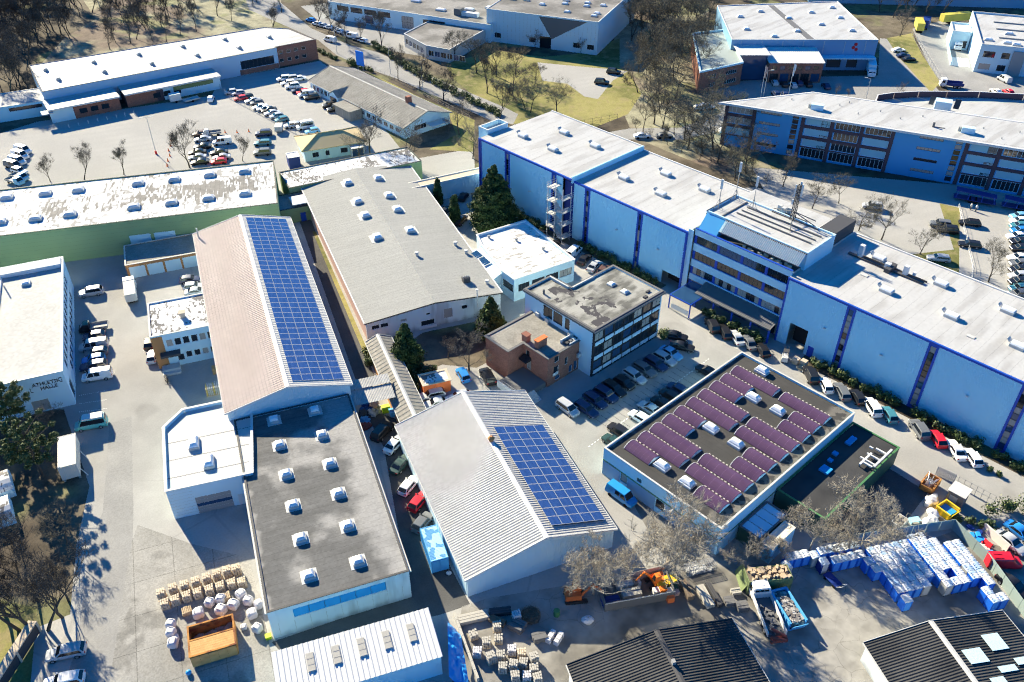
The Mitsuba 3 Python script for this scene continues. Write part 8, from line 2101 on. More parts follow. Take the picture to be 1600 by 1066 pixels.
for lab, x, y, s, h, m in (('white crate, left of the little group by the orange excavator', 19.2, 70.6, 0.5, 1.0, 'white'), ('orange crate in the little group by the orange excavator', 20.0, 70.6, 0.45, 1.3, 'orange'), ('white box with pinkish lid in the little group', 20.9, 70.5, 0.55, 1.0, 'white'), ('orange pink box at the front of the little group', 20.9, 69.6, 0.45, 0.9, 'orange_paint'), ('pinkish flat box at the right of the little group', 21.7, 70.7, 0.5, 0.6, 'pink_brown'), ('dark green box at the back of the little group', 21.2, 71.5, 0.8, 0.7, 'dark_green')):
    k = thing('crate', lab, 'crate', 'crates by the orange excavator')
    part(k, 'box', MB().box(-s, s, -s * 0.8, s * 0.8, 0, h), m, frame(x, y, 14))
    part(k, 'lid', MB().box(-s * 1.05, s * 1.05, -s * 0.85, s * 0.85, h, h + 0.08), m, frame(x, y, 14))
k = thing('wire_cage', 'long wire cage with white frame against the gravel patch fence', 'cage')
cm = MB()
for i in range(15):
    cm.box(i * 0.31, i * 0.31 + 0.05, 0, 0.05, 0, 1.1).box(i * 0.31, i * 0.31 + 0.05, 1.2, 1.25, 0, 1.1).box(i * 0.31, i * 0.31 + 0.05, 0.05, 1.2, 1.05, 1.1)
for z in (0.1, 0.55, 1.08):
    cm.box(0, 4.4, -0.02, 0.03, z, z + 0.05).box(0, 4.4, 1.22, 1.27, z, z + 0.05)
part(k, 'wire', cm, 'metal', frame(23.7, 73.4, 16))
part(k, 'contents', rubble(MB(), 0.3, 4.1, 0.2, 1.0, 0.05, 30, 0.15, 0.4, 9), 'light_grey', frame(23.7, 73.4, 16), kind='stuff')
lw = thing('low_yard_wall', 'pale low concrete wall between the blue tarpaulin and the builders yard', 'wall')
for i in range(8):
    part(lw, 'block', MB().box(0.02 + i * 1.25, 1.22 + i * 1.25, -0.15, 0.15, 0, 0.8), 'stone', frame(-7.5, 67.3, -70))
# tarpaulin
n = 40
gx, gy = np.meshgrid(np.linspace(0, 1, n), np.linspace(0, 1, n))
px_ = -8.2 + gx * (1.6 + 0.9 * (1 - gy)) + (1 - gy) * 1.2 * 0.6
py_ = 57.0 + gy * 8.4 - gx * 0.8
pts = np.stack([px_.ravel(), py_.ravel(), np.zeros(n * n)], 1)
pts[:, 2] = 0.9 + 1.6 * (1 - gx.ravel()) + 0.55 * (meshkit.fbm(pts * [1.6, 1.6, 1], 3, 4) - 0.5) - 0.9 * np.maximum(0, gy.ravel() - 0.85) / 0.15
i, j = np.meshgrid(np.arange(n - 1), np.arange(n - 1), indexing='ij')
b = (i * n + j).ravel()
solo('blue_tarpaulin', 'crumpled bright blue tarpaulin draped beside the white ribbed shed', 'tarpaulin', (pts, np.vstack([np.stack([b, b + 1, b + n + 1], 1), np.stack([b, b + n + 1, b + n], 1)])), 'tarp', None, smooth=True)
k = thing('dark_handcart', 'dark blue flat handcart with raised frame in front of the toilet line', 'cart')
A = frame(43.2, 72.6, -62)
part(k, 'deck', MB().box(-1.2, 1.2, -0.6, 0.6, 0.5, 0.62), 'deep_blue', A)
part(k, 'handle', MB().tube((1.2, -0.5, 0.6), (1.9, -0.5, 1.4), 0.05).tube((1.2, 0.5, 0.6), (1.9, 0.5, 1.4), 0.05).tube((1.9, -0.5, 1.4), (1.9, 0.5, 1.4), 0.05), 'light_grey', A)
for a in (-0.8, 0.8):
    for q in (-0.5, 0.5):
        part(k, 'wheel', MB().tube((a, q - 0.06, 0.25), (a, q + 0.06, 0.25), 0.25, 0.25, 10), 'tyre', A)
yf = thing('yard_fence', 'grey green sheet fence round the packed portable toilets', 'fence')
for (x0, y0), (x1, y1) in (((48.5, 79.3), (63.2, 81.9)), ((63.2, 81.9), (65.3, 76.0)), ((65.3, 76.0), (66.6, 66.5))):
    L_ = math.hypot(x1 - x0, y1 - y0)
    m_ = int(L_ / 1.9)
    for i in range(m_):
        part(yf, 'panel', MB().box(i * L_ / m_ + 0.02, (i + 1) * L_ / m_ - 0.04, -0.03, 0.03, 0, 2.0), 'grey_green', frame(x0, y0, math.degrees(math.atan2(y1 - y0, x1 - x0))))
mat('grey_green', (0.26, 0.33, 0.31), 0.7)
mat('roof_tent', roof_patchy_snow, 0.8)
# the little enclosure on the right
k = thing('grey_roofed_box', 'grey storage box with flat stained white roof in the fenced triangle', 'storage box')
A = frame(64.1, 86.9, -46)
part(k, 'wall', MB().box(0, 2.3, 0, 2.3, 0, 2.7), 'dark_grey', A)
part(k, 'roof', MB().box(-0.15, 2.45, -0.15, 2.45, 2.7, 2.82), 'dirty_white', A)
part(k, 'door', MB().box(0.4, 1.5, -0.05, 0, 0.1, 2.1), 'grey', A)
fn = thing('slat_fence', 'grey slatted fence behind the brown open skip', 'fence')
for i in range(12):
    part(fn, 'slat', lambda: MB().box(-0.08, 0.08, -0.02, 0.02, 0, 1.8), 'light_grey', frame(65.2 + 2.2 * i / 12, 92.6 - 1.8 * i / 12, -40), cache='fslat')
part(fn, 'rail', MB().box(0, 2.8, 0.025, 0.07, 1.3, 1.4).box(0, 2.8, 0.025, 0.07, 0.4, 0.5), 'grey', frame(65.2, 92.6, -40))
fn = thing('enclosure_fence', 'dark mesh fence from the storage box to the shrubs', 'fence')
for i in range(7):
    part(fn, 'post', lambda: MB().tube((0, 0, 0), (0, 0, 1.9), 0.04), 'grey', frame(67.4 + 3.8 * i / 6, 90.4 - 4.0 * i / 6), cache='fpost')
part(fn, 'rail', MB().tube((67.4, 90.4, 1.85), (71.2, 86.4, 1.85), 0.03).tube((67.4, 90.4, 1.0), (71.2, 86.4, 1.0), 0.03), 'grey')
k = thing('brown_skip', 'brown open skip full of steel scrap in front of the slatted fence', 'skip')
skip_body(k, frame(62.8, 88.3, 46), 2.8, 1.9, 1.4, 'rust', 0.3)
sc = MB()
r = random.Random(12)
for i in range(26):
    sc.tube((r.uniform(0.2, 2.6), r.uniform(-0, 1.8), 0.8), (r.uniform(0.2, 2.6), r.uniform(0.1, 1.8), 1.9), 0.05, 0.05, 4)
part(k, 'scrap', sc, 'metal', frame(62.8, 88.3, 46), kind='stuff')
k = thing('yellow_skip', 'bright yellow skip lined with blue sheet beside the white rolls', 'skip')
skip_body(k, frame(63.2, 83.3, 122) @ tr(0, -2.3), 2.2, 2.3, 1.2, 'yellow', 0.3)
part(k, 'lining', MB().box(0.15, 2.05, -2.1, -0.2, 0.5, 0.7), 'tarp', frame(63.2, 83.3, 122))
for lab, x, y in (('white crumpled sack behind the yellow skip', 62.2, 86.9), ('large white foil bundle, left of the yellow skip', 61.4, 84.4), ('white foil bundle below the yellow skip by the fence', 60.9, 83.1), ('white foil bundle at the corner of the toilet fence', 59.9, 82.6)):
    k = thing('foil_bundle', lab, 'bundle', 'white foil bundles')
    part(k, 'foil', (np.array(sp.vertices) * (1 + 0.4 * (meshkit.fbm(np.array(sp.vertices) * 2.0 + x, 3, 5)[:, None] - 0.5)) * [0.95, 0.7, 0.6] + [0, 0, 0.5], np.array(sp.faces)), 'bag_white', frame(x, y, x * 40), smooth=True)
    part(k, 'band', MB().box(-0.06, 0.06, -0.6, 0.6, 0.98, 1.04), 'light_grey', frame(x, y, x * 40))
k = thing('upturned_boat', 'white elongated tub lying beside the brown skip', 'boat')
part(k, 'hull', MB().add(*loft([(-1.5, [(0, 0.1), (0.2, 0.1), (0.3, 0.4), (0.3, 0.7), (0, 0.75)]), (-0.5, [(0, 0), (0.45, 0), (0.55, 0.4), (0.5, 0.75), (0, 0.9)]), (1.0, [(0, 0), (0.45, 0), (0.5, 0.4), (0.4, 0.75), (0, 0.85)]), (1.8, [(0, 0.2), (0.1, 0.2), (0.15, 0.4), (0.1, 0.5), (0, 0.55)])])), 'white', frame(62.2, 87.0, 42), smooth=40)
part(k, 'rim', MB().box(-1.4, 1.3, -0.58, -0.53, 0.36, 0.42).box(-1.4, 1.3, 0.53, 0.58, 0.36, 0.42), 'light_grey', frame(62.2, 87.0, 42))
k = thing('white_basin', 'white open basin filled with brushwood left of the toilet fence', 'basin')
part(k, 'tub', MB().box(-1.1, 1.1, -0.7, 0.7, 0.1, 0.2).box(-1.1, 1.1, -0.75, -0.65, 0.1, 0.9).box(-1.1, 1.1, 0.65, 0.75, 0.1, 0.9).box(-1.15, -1.05, -0.65, 0.65, 0.1, 0.9).box(1.05, 1.15, -0.65, 0.65, 0.1, 0.9), 'white', frame(55.9, 82.7, 42))
part(k, 'brushwood', rubble(MB(), -0.9, 0.9, -0.5, 0.5, 0.5, 24, 0.1, 0.4, 3), 'pale_twig', frame(55.9, 82.7, 42), kind='stuff')
solo('plank_pile', 'pale blue board lying on the ground before the toilet fence', 'board', MB().box(-0.8, 0.8, -0.45, 0.45, 0.5, 0.56).box(-0.7, -0.6, -0.4, 0.4, 0, 0.5).box(0.6, 0.7, -0.4, 0.4, 0, 0.5), 'pale_blue', frame(58.3, 83.2, 12))
solo('beige_cover', 'rounded beige cover lying at the corner of the toilet fence', 'cover', (np.array(sp.vertices) * [1.0, 0.7, 0.55] + [0, 0, 0.3], np.array(sp.faces)), 'tan', frame(55.4, 80.9, 20), smooth=True)
# scrap corner
k = thing('red_van_body', 'red van body without wheels at the toilet fence', 'van')
part(k, 'body', MB().add(*loft([(-2.2, [(0, 0.1), (0.8, 0.1), (0.9, 0.6), (0.85, 1.6), (0.7, 1.8), (0, 1.85)]), (0.9, [(0, 0.1), (0.85, 0.1), (0.92, 0.6), (0.86, 1.65), (0.72, 1.85), (0, 1.9)]), (1.6, [(0, 0.1), (0.85, 0.1), (0.92, 0.6), (0.85, 1.0), (0.75, 1.05), (0, 1.1)]), (2.4, [(0, 0.15), (0.75, 0.15), (0.85, 0.5), (0.8, 0.8), (0.7, 0.85), (0, 0.9)])])), 'paint_red', frame(67.4, 75.6, -4))
part(k, 'windscreen', MB().quad((1.62, -0.7, 1.15), (1.62, 0.7, 1.15), (1.0, 0.66, 1.82), (1.0, -0.66, 1.82)), 'car_glass', frame(67.4, 75.6, -4))
part(k, 'roof_rib', MB().box(-1.6, -0.4, -0.5, -0.44, 1.88, 1.93).box(-1.6, -0.4, 0.1, 0.16, 1.9, 1.95), 'paint_red', frame(67.4, 75.6, -4))
k = thing('white_wall_slab', 'long white slab wall leaning in the scrap corner', 'wall')
part(k, 'slab', MB().hexa([(0, 0, 0), (4.4, 0, 0), (4.4, 0.12, 0), (0, 0.12, 0)], [(0, 0.25, 1.3), (4.4, 0.25, 1.3), (4.4, 0.37, 1.3), (0, 0.37, 1.3)]), 'dirty_white', frame(67.4, 81.8, -67))
part(k, 'base', MB().box(0.2, 0.5, -0.3, 0.3, 0, 0.1).box(3.8, 4.1, -0.3, 0.3, 0, 0.1), 'stone', frame(67.4, 81.8, -67))
k = thing('green_wreck', 'dull green machine part with two round openings in the scrap corner', 'scrap')
part(k, 'casing', MB().hexa([(-1.1, -0.6, 0), (1.1, -0.6, 0), (1.1, 0.6, 0), (-1.1, 0.6, 0)], [(-1.0, -0.5, 0.8), (1.0, -0.5, 0.8), (1.0, 0.5, 0.8), (-1.0, 0.5, 0.8)]), 'olive_green', frame(69.6, 80.6, -50))
part(k, 'opening', MB().tube((-0.5, 0, 0.8), (-0.5, 0, 0.9), 0.35, 0.35, 14).tube((0.4, 0, 0.8), (0.4, 0, 0.9), 0.35, 0.35, 14), 'black_trim', frame(69.6, 80.6, -50))
for i, (x, y, m, s) in enumerate(((66.2, 80.2, 'tarp', 0.7), (66.9, 79.0, 'red', 0.6), (66.0, 78.4, 'light_grey', 0.5), (66.8, 77.6, 'container_blue', 0.5), (66.4, 81.4, 'deep_blue', 0.8))):
    k = thing('scrap_item', f"{dict(tarp='bright blue', red='red', light_grey='pale grey', container_blue='mid blue', deep_blue='dark blue')[m]} scrap piece between the toilet fence and the white slab", 'scrap', 'scrap in the corner')
    part(k, 'piece', rubble(MB(), -s, s, -s, s, 0, 9, 0.15, 0.45, i + 20), m, frame(x, y, i * 40))
# ---------------------------------------------------------------- things in the other yards
k, A = lorry('box_lorry', 'white light lorry with grey box body in front of the garages', -76.8, 143.6, 113, 'white', 'light_grey', None, 5.2, h=1.7, w=2.1)
k, A = lorry('box_lorry', 'white blue box lorry reversed to the dock of the emblem hall', 114.3, 268.0, -105, 'white', 'shade_tinted_white', None, 6.6, h=2.8)
k, A = lorry('box_lorry', 'white box lorry standing in the dock of the loading wing', 153.0, 294.5, -112, 'white', 'white', None, 7.0, h=2.8)
k, A = lorry('box_lorry', 'white lorry with dark load bed at the end of the upper right fence', 134.6, 258.5, 165, 'white', None, 'deep_blue', 4.6)
for i, (x, y, d, lab) in enumerate(((147.6, 315.5, 75, 'yellow box trailer near the blue lorry in the upper right yard'), (164.5, 324.6, 15, 'long yellow box trailer at the far end of the upper right yard'))):
    k = thing('box_trailer', lab, 'trailer')
    A = frame(x, y, d)
    part(k, 'box', MB().box(-4 - 2 * i, 4 + 2 * i, -1.25, 1.25, 1.0, 3.6), 'ochre_yellow', A)
    part(k, 'wheel', MB().tube((-2.6, -1.1, 0.5), (-2.6, 1.1, 0.5), 0.5, 0.5, 12).tube((-1.4, -1.1, 0.5), (-1.4, 1.1, 0.5), 0.5, 0.5, 12), 'tyre', A)
mat('ochre_yellow', (0.55, 0.47, 0.08), 0.6)
k, A = lorry('blue_lorry', 'dark blue lorry beside the yellow trailers', 152.5, 321.0, 60, 'blue', 'deep_blue', None, 6.0)
for i, (x, y, d, lab) in enumerate(((110.0, 182.3, -25, 'blue car transporter trailer in the shade of the curved office, left one'), (119.5, 178.0, -25, 'blue car transporter trailer in the shade of the curved office, right one'))):
    k = thing('car_transporter', lab, 'trailer')
    A = frame(x, y, d)
    part(k, 'deck', MB().box(-4.6, 4.6, -1.2, 1.2, 0.7, 0.85).hexa([(-4.4, -1.2, 2.6), (4.4, -1.2, 2.2), (4.4, 1.2, 2.2), (-4.4, 1.2, 2.6)], [(-4.4, -1.2, 2.72), (4.4, -1.2, 2.32), (4.4, 1.2, 2.32), (-4.4, 1.2, 2.72)]), 'deep_blue', A)
    pm_ = MB()
    for a in (-4.2, -1.5, 1.5, 4.2):
        for q in (-1.15, 1.15):
            pm_.tube((a, q, 0.8), (a * 0.9, q, 2.4), 0.08)
    part(k, 'post', pm_, 'blue_trim', A)
    part(k, 'wheel', MB().tube((-1.0, -1.1, 0.45), (-1.0, 1.1, 0.45), 0.45, 0.45, 12).tube((0.3, -1.1, 0.45), (0.3, 1.1, 0.45), 0.45, 0.45, 12), 'tyre', A)
for i, (x, y, d, lab) in enumerate(((-100.2, 246.0, 30, 'white cube shaped box trailer in front of the brick factory'), (-64.6, 224.2, 95, 'small white topped trailer right of the three dark cars'))):
    k = thing('small_trailer', lab, 'trailer')
    A = frame(x, y, d)
    part(k, 'box', MB().box(-1.6, 1.6, -1.0, 1.0, 0.6, 2.6 - 0.7 * i), 'white' if i == 0 else 'light_grey', A)
    part(k, 'drawbar', MB().box(1.6, 2.8, -0.06, 0.06, 0.5, 0.62), 'grey', A)
    part(k, 'wheel', MB().tube((0, -1.0, 0.33), (0, 1.0, 0.33), 0.33, 0.33, 12), 'tyre', A)
k = thing('flat_trailer', 'low flat trailer with white rim in the shade of the brick factory', 'trailer')
A = frame(-95.6, 246.6, 40)
part(k, 'bed', MB().box(-2.4, 2.4, -1.0, 1.0, 0.55, 0.65).box(-2.4, 2.4, -1.05, -0.95, 0.65, 0.95).box(-2.4, 2.4, 0.95, 1.05, 0.65, 0.95), 'light_grey', A)
part(k, 'wheel', MB().tube((0, -1.0, 0.33), (0, 1.0, 0.33), 0.33, 0.33, 12), 'tyre', A)
# lamps, poles, flags, signs
def street_lamp(x, y, h, label, deg=0, arms=1):
    k = thing('street_lamp', label, 'street lamp', 'street lamps')
    A = frame(x, y, deg)
    part(k, 'pole', MB().tube((0, 0, 0), (0, 0, h), 0.1, 0.06, 8), 'light_grey', A)
    for i in range(arms):
        s = 1 if i == 0 else -1
        part(k, 'arm', MB().tube((0, 0, h), (s * 1.0, 0, h + 0.2), 0.05, 0.04), 'light_grey', A)
        part(k, 'lamp_head', MB().box(s * 1.3 - 0.45, s * 1.3 + 0.45, -0.16, 0.16, h + 0.15, h + 0.28), 'light_grey', A)


street_lamp(-93.8, 209.3, 10, 'tall two armed lamp post in the upper left car park', 20, 2)
part('street_lamp', 'base', MB().tube((0, 0, 0), (0, 0, 0.9), 0.28, 0.26, 10), 'red', frame(-93.8, 209.3))
for x, y, d, lab in ((-59.4, 290.0, 45, 'street lamp beside the brick factory end'), (-39.0, 270.1, 45, 'street lamp above the blue advertising board'), (-27.7, 258.2, 45, 'street lamp half way along the grey gabled house'), (75.9, 250.0, 0, 'curved street lamp by the two flag poles'), (104.0, 243.0, 150, 'white street lamp behind the curved office at the ramp')):
    street_lamp(x, y, 8, lab, d)
for x, y, m, lab in ((75.1, 250.2, 'pink_brown', 'flag pole with hanging pinkish flag, the left of two'), (84.1, 252.2, 'white', 'flag pole with hanging white flag, the right of two')):
    k = thing('flag_pole', lab, 'flag pole')
    part(k, 'pole', MB().tube((0, 0, 0), (0, 0, 9.5), 0.09, 0.05, 8), 'white', frame(x, y))
    v = []
    for i in range(9):
        z = 9.3 - i * 0.42
        w = 0.75 - 0.05 * i
        v += [(0.06, 0, z), (0.06 + w * 0.5, 0.14 * math.sin(i * 1.3), z - 0.15), (0.06 + w, 0.2 * math.cos(i * 1.1), z - 0.4)]
    f = []
    for i in range(8):
        for j in range(2):
            a = i * 3 + j
            f += [[a, a + 1, a + 4], [a, a + 4, a + 3]]
    part(k, 'flag', (np.array(v), np.array(f)), m, frame(x, y), smooth=True)
k = thing('advertising_board', 'tall blue advertising board standing at the street corner', 'sign')
A = frame(-48.9, 273.3, -35)
part(k, 'panel', MB().box(-1.6, 1.6, -0.12, 0.12, 1.6, 6.2), 'sign_blue', A)
part(k, 'post', MB().box(-1.2, -1.0, -0.1, 0.1, 0, 1.6).box(1.0, 1.2, -0.1, 0.1, 0, 1.6), 'grey', A)
mat('sign_blue', (0.02, 0.2, 0.75), 0.5)
for i, (x, y) in enumerate(((-123.9, 226.5), (-121.8, 228.0), (-119.6, 229.4), (-117.5, 230.9), (-115.4, 232.2), (-113.2, 233.6), (-111.3, 235.0), (-109.2, 236.4))):
    solo('bollard', f'thin white bollard before the brick factory, {(CNT + NTH[6:])[i]} from the left', 'bollard', MB().tube((0, 0, 0), (0, 0, 1.0), 0.1, 0.09, 8).tube((0, 0, 1.0), (0, 0, 1.08), 0.12, 0.05, 8), 'white', frame(x, y), group='bollards by the brick factory')
for i, (x, y) in enumerate(((-92.5, 217.6), (-91.6, 214.3), (-91.1, 211.1), (-89.8, 208.0), (-89.3, 204.9), (-88.5, 201.9), (-79.4, 223.3), (-76.1, 223.3), (-73.0, 223.9))):
    solo('traffic_cone', f'red white marker cone, {NTH[i] if i else "first"} of the line in the upper left car park', 'cone', MB().box(-0.25, 0.25, -0.25, 0.25, 0, 0.06).tube((0, 0, 0.06), (0, 0, 0.9), 0.2, 0.05, 10), 'orange_paint', frame(x, y), group='marker cones')


def wire_fence(label, pts, h=1.7, step=2.6, m='grey', mesh=False):
    k = thing('wire_fence', label, 'fence')
    for (x0, y0), (x1, y1) in zip(pts[:-1], pts[1:]):
        L_ = math.hypot(x1 - x0, y1 - y0)
        n_ = max(1, int(L_ / step))
        for i in range(n_ + 1):
            part(k, 'post', lambda: MB().tube((0, 0, 0), (0, 0, h), 0.05, 0.05, 5), m, frame(x0 + (x1 - x0) * i / n_, y0 + (y1 - y0) * i / n_), cache=('wp', h))
        w = MB()
        for z in (0.25, h * 0.5, h - 0.05):
            w.tube((x0, y0, z), (x1, y1, z), 0.025, n=4)
        part(k, 'wire', w, m)


wire_fence('mesh fence with pale posts along the middle of the upper left car park', [(-91.3, 258.9), (-86.1, 250.0), (-57.9, 220.5)])
wire_fence('long post fence between the lawn strip and the street', [(-47.4, 276.5), (-26.6, 251.1), (-12.0, 232.0)], 1.5)
wire_fence('dark fence at the lower edge of the large lawn', [(12.0, 224.5), (20.3, 228.0), (30.0, 232.4)], 1.8, m='charcoal')
wire_fence('tall pale fence beside the upper right grass strip', [(143.0, 309.9), (133.7, 260.8)], 2.4, 3.0)
wire_fence('white tape fence with poles across the rear car park', [(105.3, 179.8), (97.0, 153.0), (86.5, 131.0)], 1.0, 4.0, 'white')
# people by the curved office
def person(x, y, deg, top, legs, label):
    k = thing('person', label, 'person')
    import manifold3d as m3
    sph = lambda p, r_: m3.Manifold.sphere(r_, 10).translate(p)
    J = dict(hip=((0, 0, 0.95), 0.15), chest=((0, 0, 1.35), 0.17), neck=((0, 0, 1.5), 0.07), head=((0.02, 0, 1.65), 0.1), ls=((0, 0.2, 1.42), 0.07), rs=((0, -0.2, 1.42), 0.07), le=((0.02, 0.27, 1.12), 0.05), re=((-0.02, -0.27, 1.12), 0.05), lh=((0.12, 0.27, 0.86), 0.045), rh=((0.06, -0.27, 0.86), 0.045),
             lp=((0, 0.09, 0.9), 0.1), rp=((0, -0.09, 0.9), 0.1), lk=((0.06, 0.1, 0.5), 0.07), rk=((0.02, -0.1, 0.5), 0.07), la=((0.02, 0.1, 0.08), 0.05), ra=((-0.14, -0.1, 0.1), 0.05), lt=((0.2, 0.11, 0.05), 0.045), rt=((0.04, -0.11, 0.05), 0.045))
    hull = lambda a, b: m3.Manifold.batch_hull([sph(*J[a]), sph(*J[b])])
    bones = lambda prs: m3.Manifold.batch_boolean([hull(a, b) for a, b in prs], m3.OpType.Add)
    A = frame(x, y, deg)
    part(k, 'body', meshkit.arrays(bones([('chest', 'neck'), ('neck', 'head'), ('le', 'lh'), ('re', 'rh'), ('hip', 'chest'), ('lp', 'lk'), ('rp', 'rk'), ('lk', 'la'), ('rk', 'ra'), ('la', 'lt'), ('ra', 'rt')]))[:2], 'skin', A, smooth=True)
    J = {q: (p_, r_ + 0.02) for q, (p_, r_) in J.items()}
    part(k, 'jacket', meshkit.arrays(bones([('hip', 'chest'), ('chest', 'ls'), ('chest', 'rs'), ('ls', 'le'), ('rs', 're'), ('le', 'lh'), ('re', 'rh')]))[:2], top, A, smooth=True)
    part(k, 'trousers', meshkit.arrays(bones([('hip', 'lp'), ('hip', 'rp'), ('lp', 'lk'), ('rp', 'rk'), ('lk', 'la'), ('rk', 'ra')]))[:2], legs, A, smooth=True)


person(107.5, 178.4, 200, 'light_grey', 'charcoal', 'person in pale jacket walking at the edge of the shade, left of two')
person(108.4, 177.6, 30, 'white', 'dark_grey', 'person in white top walking at the edge of the shade, right of two')
# yard odds and ends
og = thing('orange_garage', 'small orange painted garage with stained flat roof beside the covered walkway', 'garage')
poly_house(og, (-15.1, 110.6, 20.0), RECT(0.2, 5.0, 0.3, 3.3), 2.5, 'orange_paint', 'roof_patchy_snow', par=0.02, cop='tan', copw=0.45)
for x, y, m, lab in ((-21.1, 107.1, 'lime', 'yellow lidded waste bin below the covered walkway'), (-19.7, 106.2, 'container_blue', 'blue waste bin beside the yellow lidded one')):
    k = thing('waste_bin', lab, 'bin')
    part(k, 'bin', MB().hexa([(-0.6, -0.42, 0.1), (0.6, -0.42, 0.1), (0.6, 0.42, 0.1), (-0.6, 0.42, 0.1)], [(-0.68, -0.5, 1.2), (0.68, -0.5, 1.2), (0.68, 0.5, 1.2), (-0.68, 0.5, 1.2)]), m, frame(x, y, 20))
    part(k, 'lid', MB().hexa([(-0.72, -0.54, 1.2), (0.72, -0.54, 1.2), (0.72, 0.54, 1.2), (-0.72, 0.54, 1.2)], [(-0.7, -0.4, 1.4), (0.7, -0.4, 1.4), (0.7, 0.54, 1.3), (-0.7, 0.54, 1.3)]), m, frame(x, y, 20))
for i, (x, y, m, s) in enumerate(((-24.4, 108.2, 'deep_blue', 0.8), (-23.0, 108.6, 'pink_brown', 0.7), (-24.8, 106.6, 'charcoal', 0.7), (-23.2, 106.8, 'light_grey', 0.6), (-24.5, 105.0, 'container_blue', 0.6), (-24.0, 103.6, 'red_rust', 0.6), (-22.2, 107.6, 'grey', 0.7))):
    k = thing('stored_goods', f"{dict(deep_blue='dark blue', pink_brown='pinkish', charcoal='black', light_grey='pale grey', container_blue='bright blue', red_rust='dark red', grey='grey')[m]} heap of stored goods in the shade below the corrugated canopy", 'goods', 'goods below the canopy')
    part(k, 'goods', rubble(MB(), -s, s, -s, s, 0, 14, 0.15, 0.5, i + 40), m, frame(x, y, i * 25), kind='stuff')
k = thing('forklift', 'white forklift in front of the dark loading gate of the blue warehouse', 'forklift')
A = frame(49.3, 121.3, 70)
part(k, 'body', MB().box(-1.1, 0.7, -0.55, 0.55, 0.25, 1.0).box(-1.2, -0.5, -0.5, 0.5, 1.0, 1.3), 'white', A)
part(k, 'guard', MB().tube((-0.6, -0.45, 1.2), (-0.5, -0.45, 2.1), 0.05).tube((-0.6, 0.45, 1.2), (-0.5, 0.45, 2.1), 0.05).tube((0.6, -0.45, 1.0), (0.4, -0.45, 2.1), 0.05).tube((0.6, 0.45, 1.0), (0.4, 0.45, 2.1), 0.05).box(-0.6, 0.5, -0.5, 0.5, 2.1, 2.16), 'charcoal', A)
part(k, 'mast', MB().box(0.75, 0.9, -0.4, -0.3, 0.1, 2.4).box(0.75, 0.9, 0.3, 0.4, 0.1, 2.4).box(0.9, 1.9, -0.3, -0.18, 0.1, 0.16).box(0.9, 1.9, 0.18, 0.3, 0.1, 0.16), 'charcoal', A)
for a in (-0.8, 0.5):
    part(k, 'wheel', MB().tube((a, -0.6, 0.28), (a, 0.6, 0.28), 0.28, 0.28, 12), 'tyre', A)
for x, y, lab in ((51.0, 120.3, 'stack of cardboard on pallets right of the forklift'), (52.2, 119.6, 'taller stack of cartons at the left end of the hedge'), (51.6, 118.6, 'low pallet stack in front of the carton stacks')):
    pallet_stack(x, y, -46, 3, lab, top='tan' if 'low' not in lab else None, group='pallets by the loading gate')
k = thing('glass_rack', 'rack with rows of leaning white and yellow frames behind the silver annex', 'rack')
A = frame(-51.2, 112.3, 20)
for i in range(9):
    part(k, 'frame', lambda: MB().box(0, 0.06, -0.9, 0.9, 0.05, 0.12).box(0, 0.06, -0.9, -0.82, 0.12, 1.5).box(0, 0.06, 0.82, 0.9, 0.12, 1.5).box(0, 0.06, -0.9, 0.9, 1.5, 1.57), 'white' if i % 4 else 'yellow', A @ tr(-1.3 + i * 0.3, 0.1 * (i % 2)), cache='rackframe')
part(k, 'base', MB().box(-1.5, 1.5, -1.0, 1.0, 0, 0.05), 'timber', A)
k = thing('timber_crate', 'orange brown timber crate at the wall of the pinkish tiled hall', 'crate')
part(k, 'box', MB().box(-0.7, 0.7, -0.6, 0.6, 0, 1.2), 'plank', frame(-52.4, 117.8, 21))
part(k, 'batten', MB().box(-0.74, 0.74, -0.64, -0.6, 0.5, 0.62).box(-0.74, 0.74, -0.64, -0.6, 1.0, 1.12), 'timber', frame(-52.4, 117.8, 21))
k = thing('timber_lean_to', 'dark timber lean to structure at the bottom left edge', 'shed')
A = frame(-61.2, 56.5, 84)
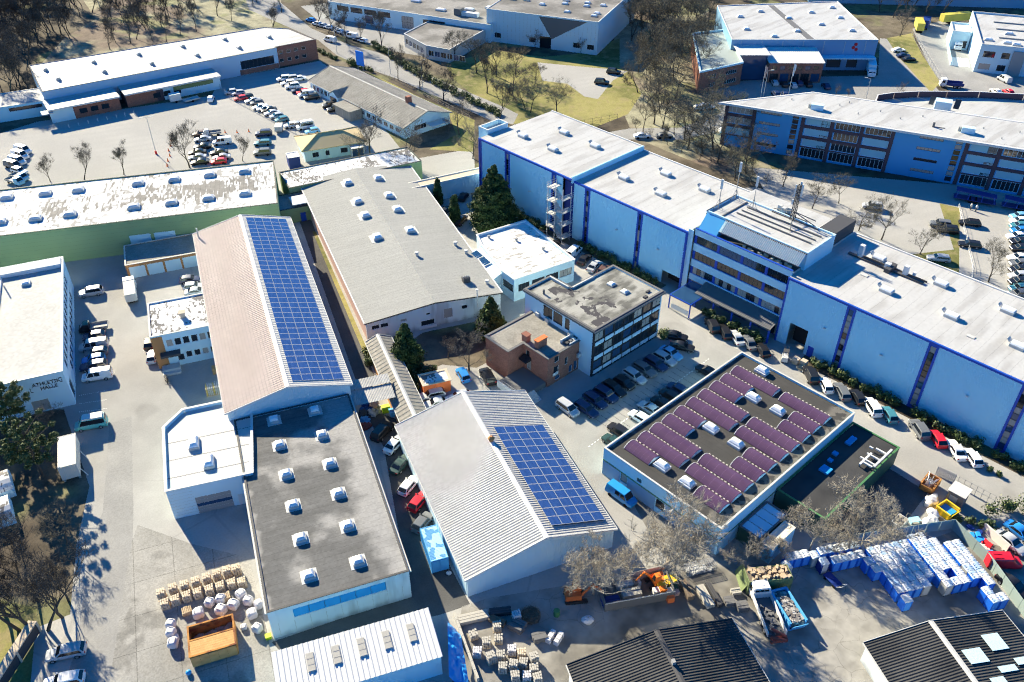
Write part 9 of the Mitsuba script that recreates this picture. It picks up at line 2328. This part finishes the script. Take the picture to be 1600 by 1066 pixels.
part(k, 'frame', MB().box(0, 8.6, -0.15, 0.15, 1.9, 2.1).box(0, 0.3, -0.15, 0.15, 0, 1.9).box(4.0, 4.3, -0.15, 0.15, 0, 1.9).box(8.3, 8.6, -0.15, 0.15, 0, 1.9).box(0, 8.6, 0.2, 1.0, 1.95, 2.05), 'tan', A)
part(k, 'panel', MB().box(0.3, 4.0, -0.05, 0.05, 0.1, 1.9).box(4.3, 8.3, -0.05, 0.05, 0.1, 1.9), 'charcoal', A)
k = thing('steel_bike_rack', 'row of motorcycles and bicycles beside the white annex', 'bicycle rack')
A = frame(-60.6, 115.0, 20)
for i in range(3):
    part(k, 'bicycle', lambda: MB().tube((0, 0, 0.35), (0, 0.06, 0.35), 0.33, 0.33, 12).tube((1.0, 0, 0.35), (1.0, 0.06, 0.35), 0.33, 0.33, 12).tube((0, 0.03, 0.35), (0.5, 0.03, 0.8), 0.03).tube((1.0, 0.03, 0.35), (0.4, 0.03, 0.8), 0.03).box(0.25, 0.55, -0.1, 0.16, 0.8, 0.9), 'black_trim', A @ frame(0, i * 0.6, -70), cache='bike')
part(k, 'rail', MB().box(-0.3, 0.9, -0.2, -0.12, 0.3, 0.36), 'grey', A)
k = thing('blue_panel_van', 'bright blue panel van at the wall of the panel roof hall', 'van')
A = frame(16.3, 87.8, -47)
part(k, 'body', car_body('van'), 'paint_bright', A, smooth=35)
for w in ('windscreen', 'side_window_left', 'side_window_right'):
    part(k, w.replace('_left', '').replace('_right', ''), car_glass('van', w), 'car_glass', A)
for xx in (1.55, -1.45):
    for s in (-1, 1):
        part(k, 'wheel', wheel_mesh, 'tyre', A @ tr(xx, s * 0.86, 0.32), cache='wheel')
mat('paint_bright', (0.015, 0.26, 0.6), 0.35, 0.5, clearcoat=0.6)
for i, (x, y, lab) in enumerate(((-15.0, 68.6, 'white tied bag at the corner between container and front hall'),)):
    k = thing('small_white_bag', lab, 'bag')
    part(k, 'sack', (np.array(sp.vertices) * [0.4, 0.3, 0.3] + [0, 0, 0.25], np.array(sp.faces)), 'bag_white', frame(-8.6, 73.9), smooth=True)
    part(k, 'tie', MB().box(-0.08, 0.08, -0.08, 0.08, 0.5, 0.62), 'grey', frame(-8.6, 73.9))
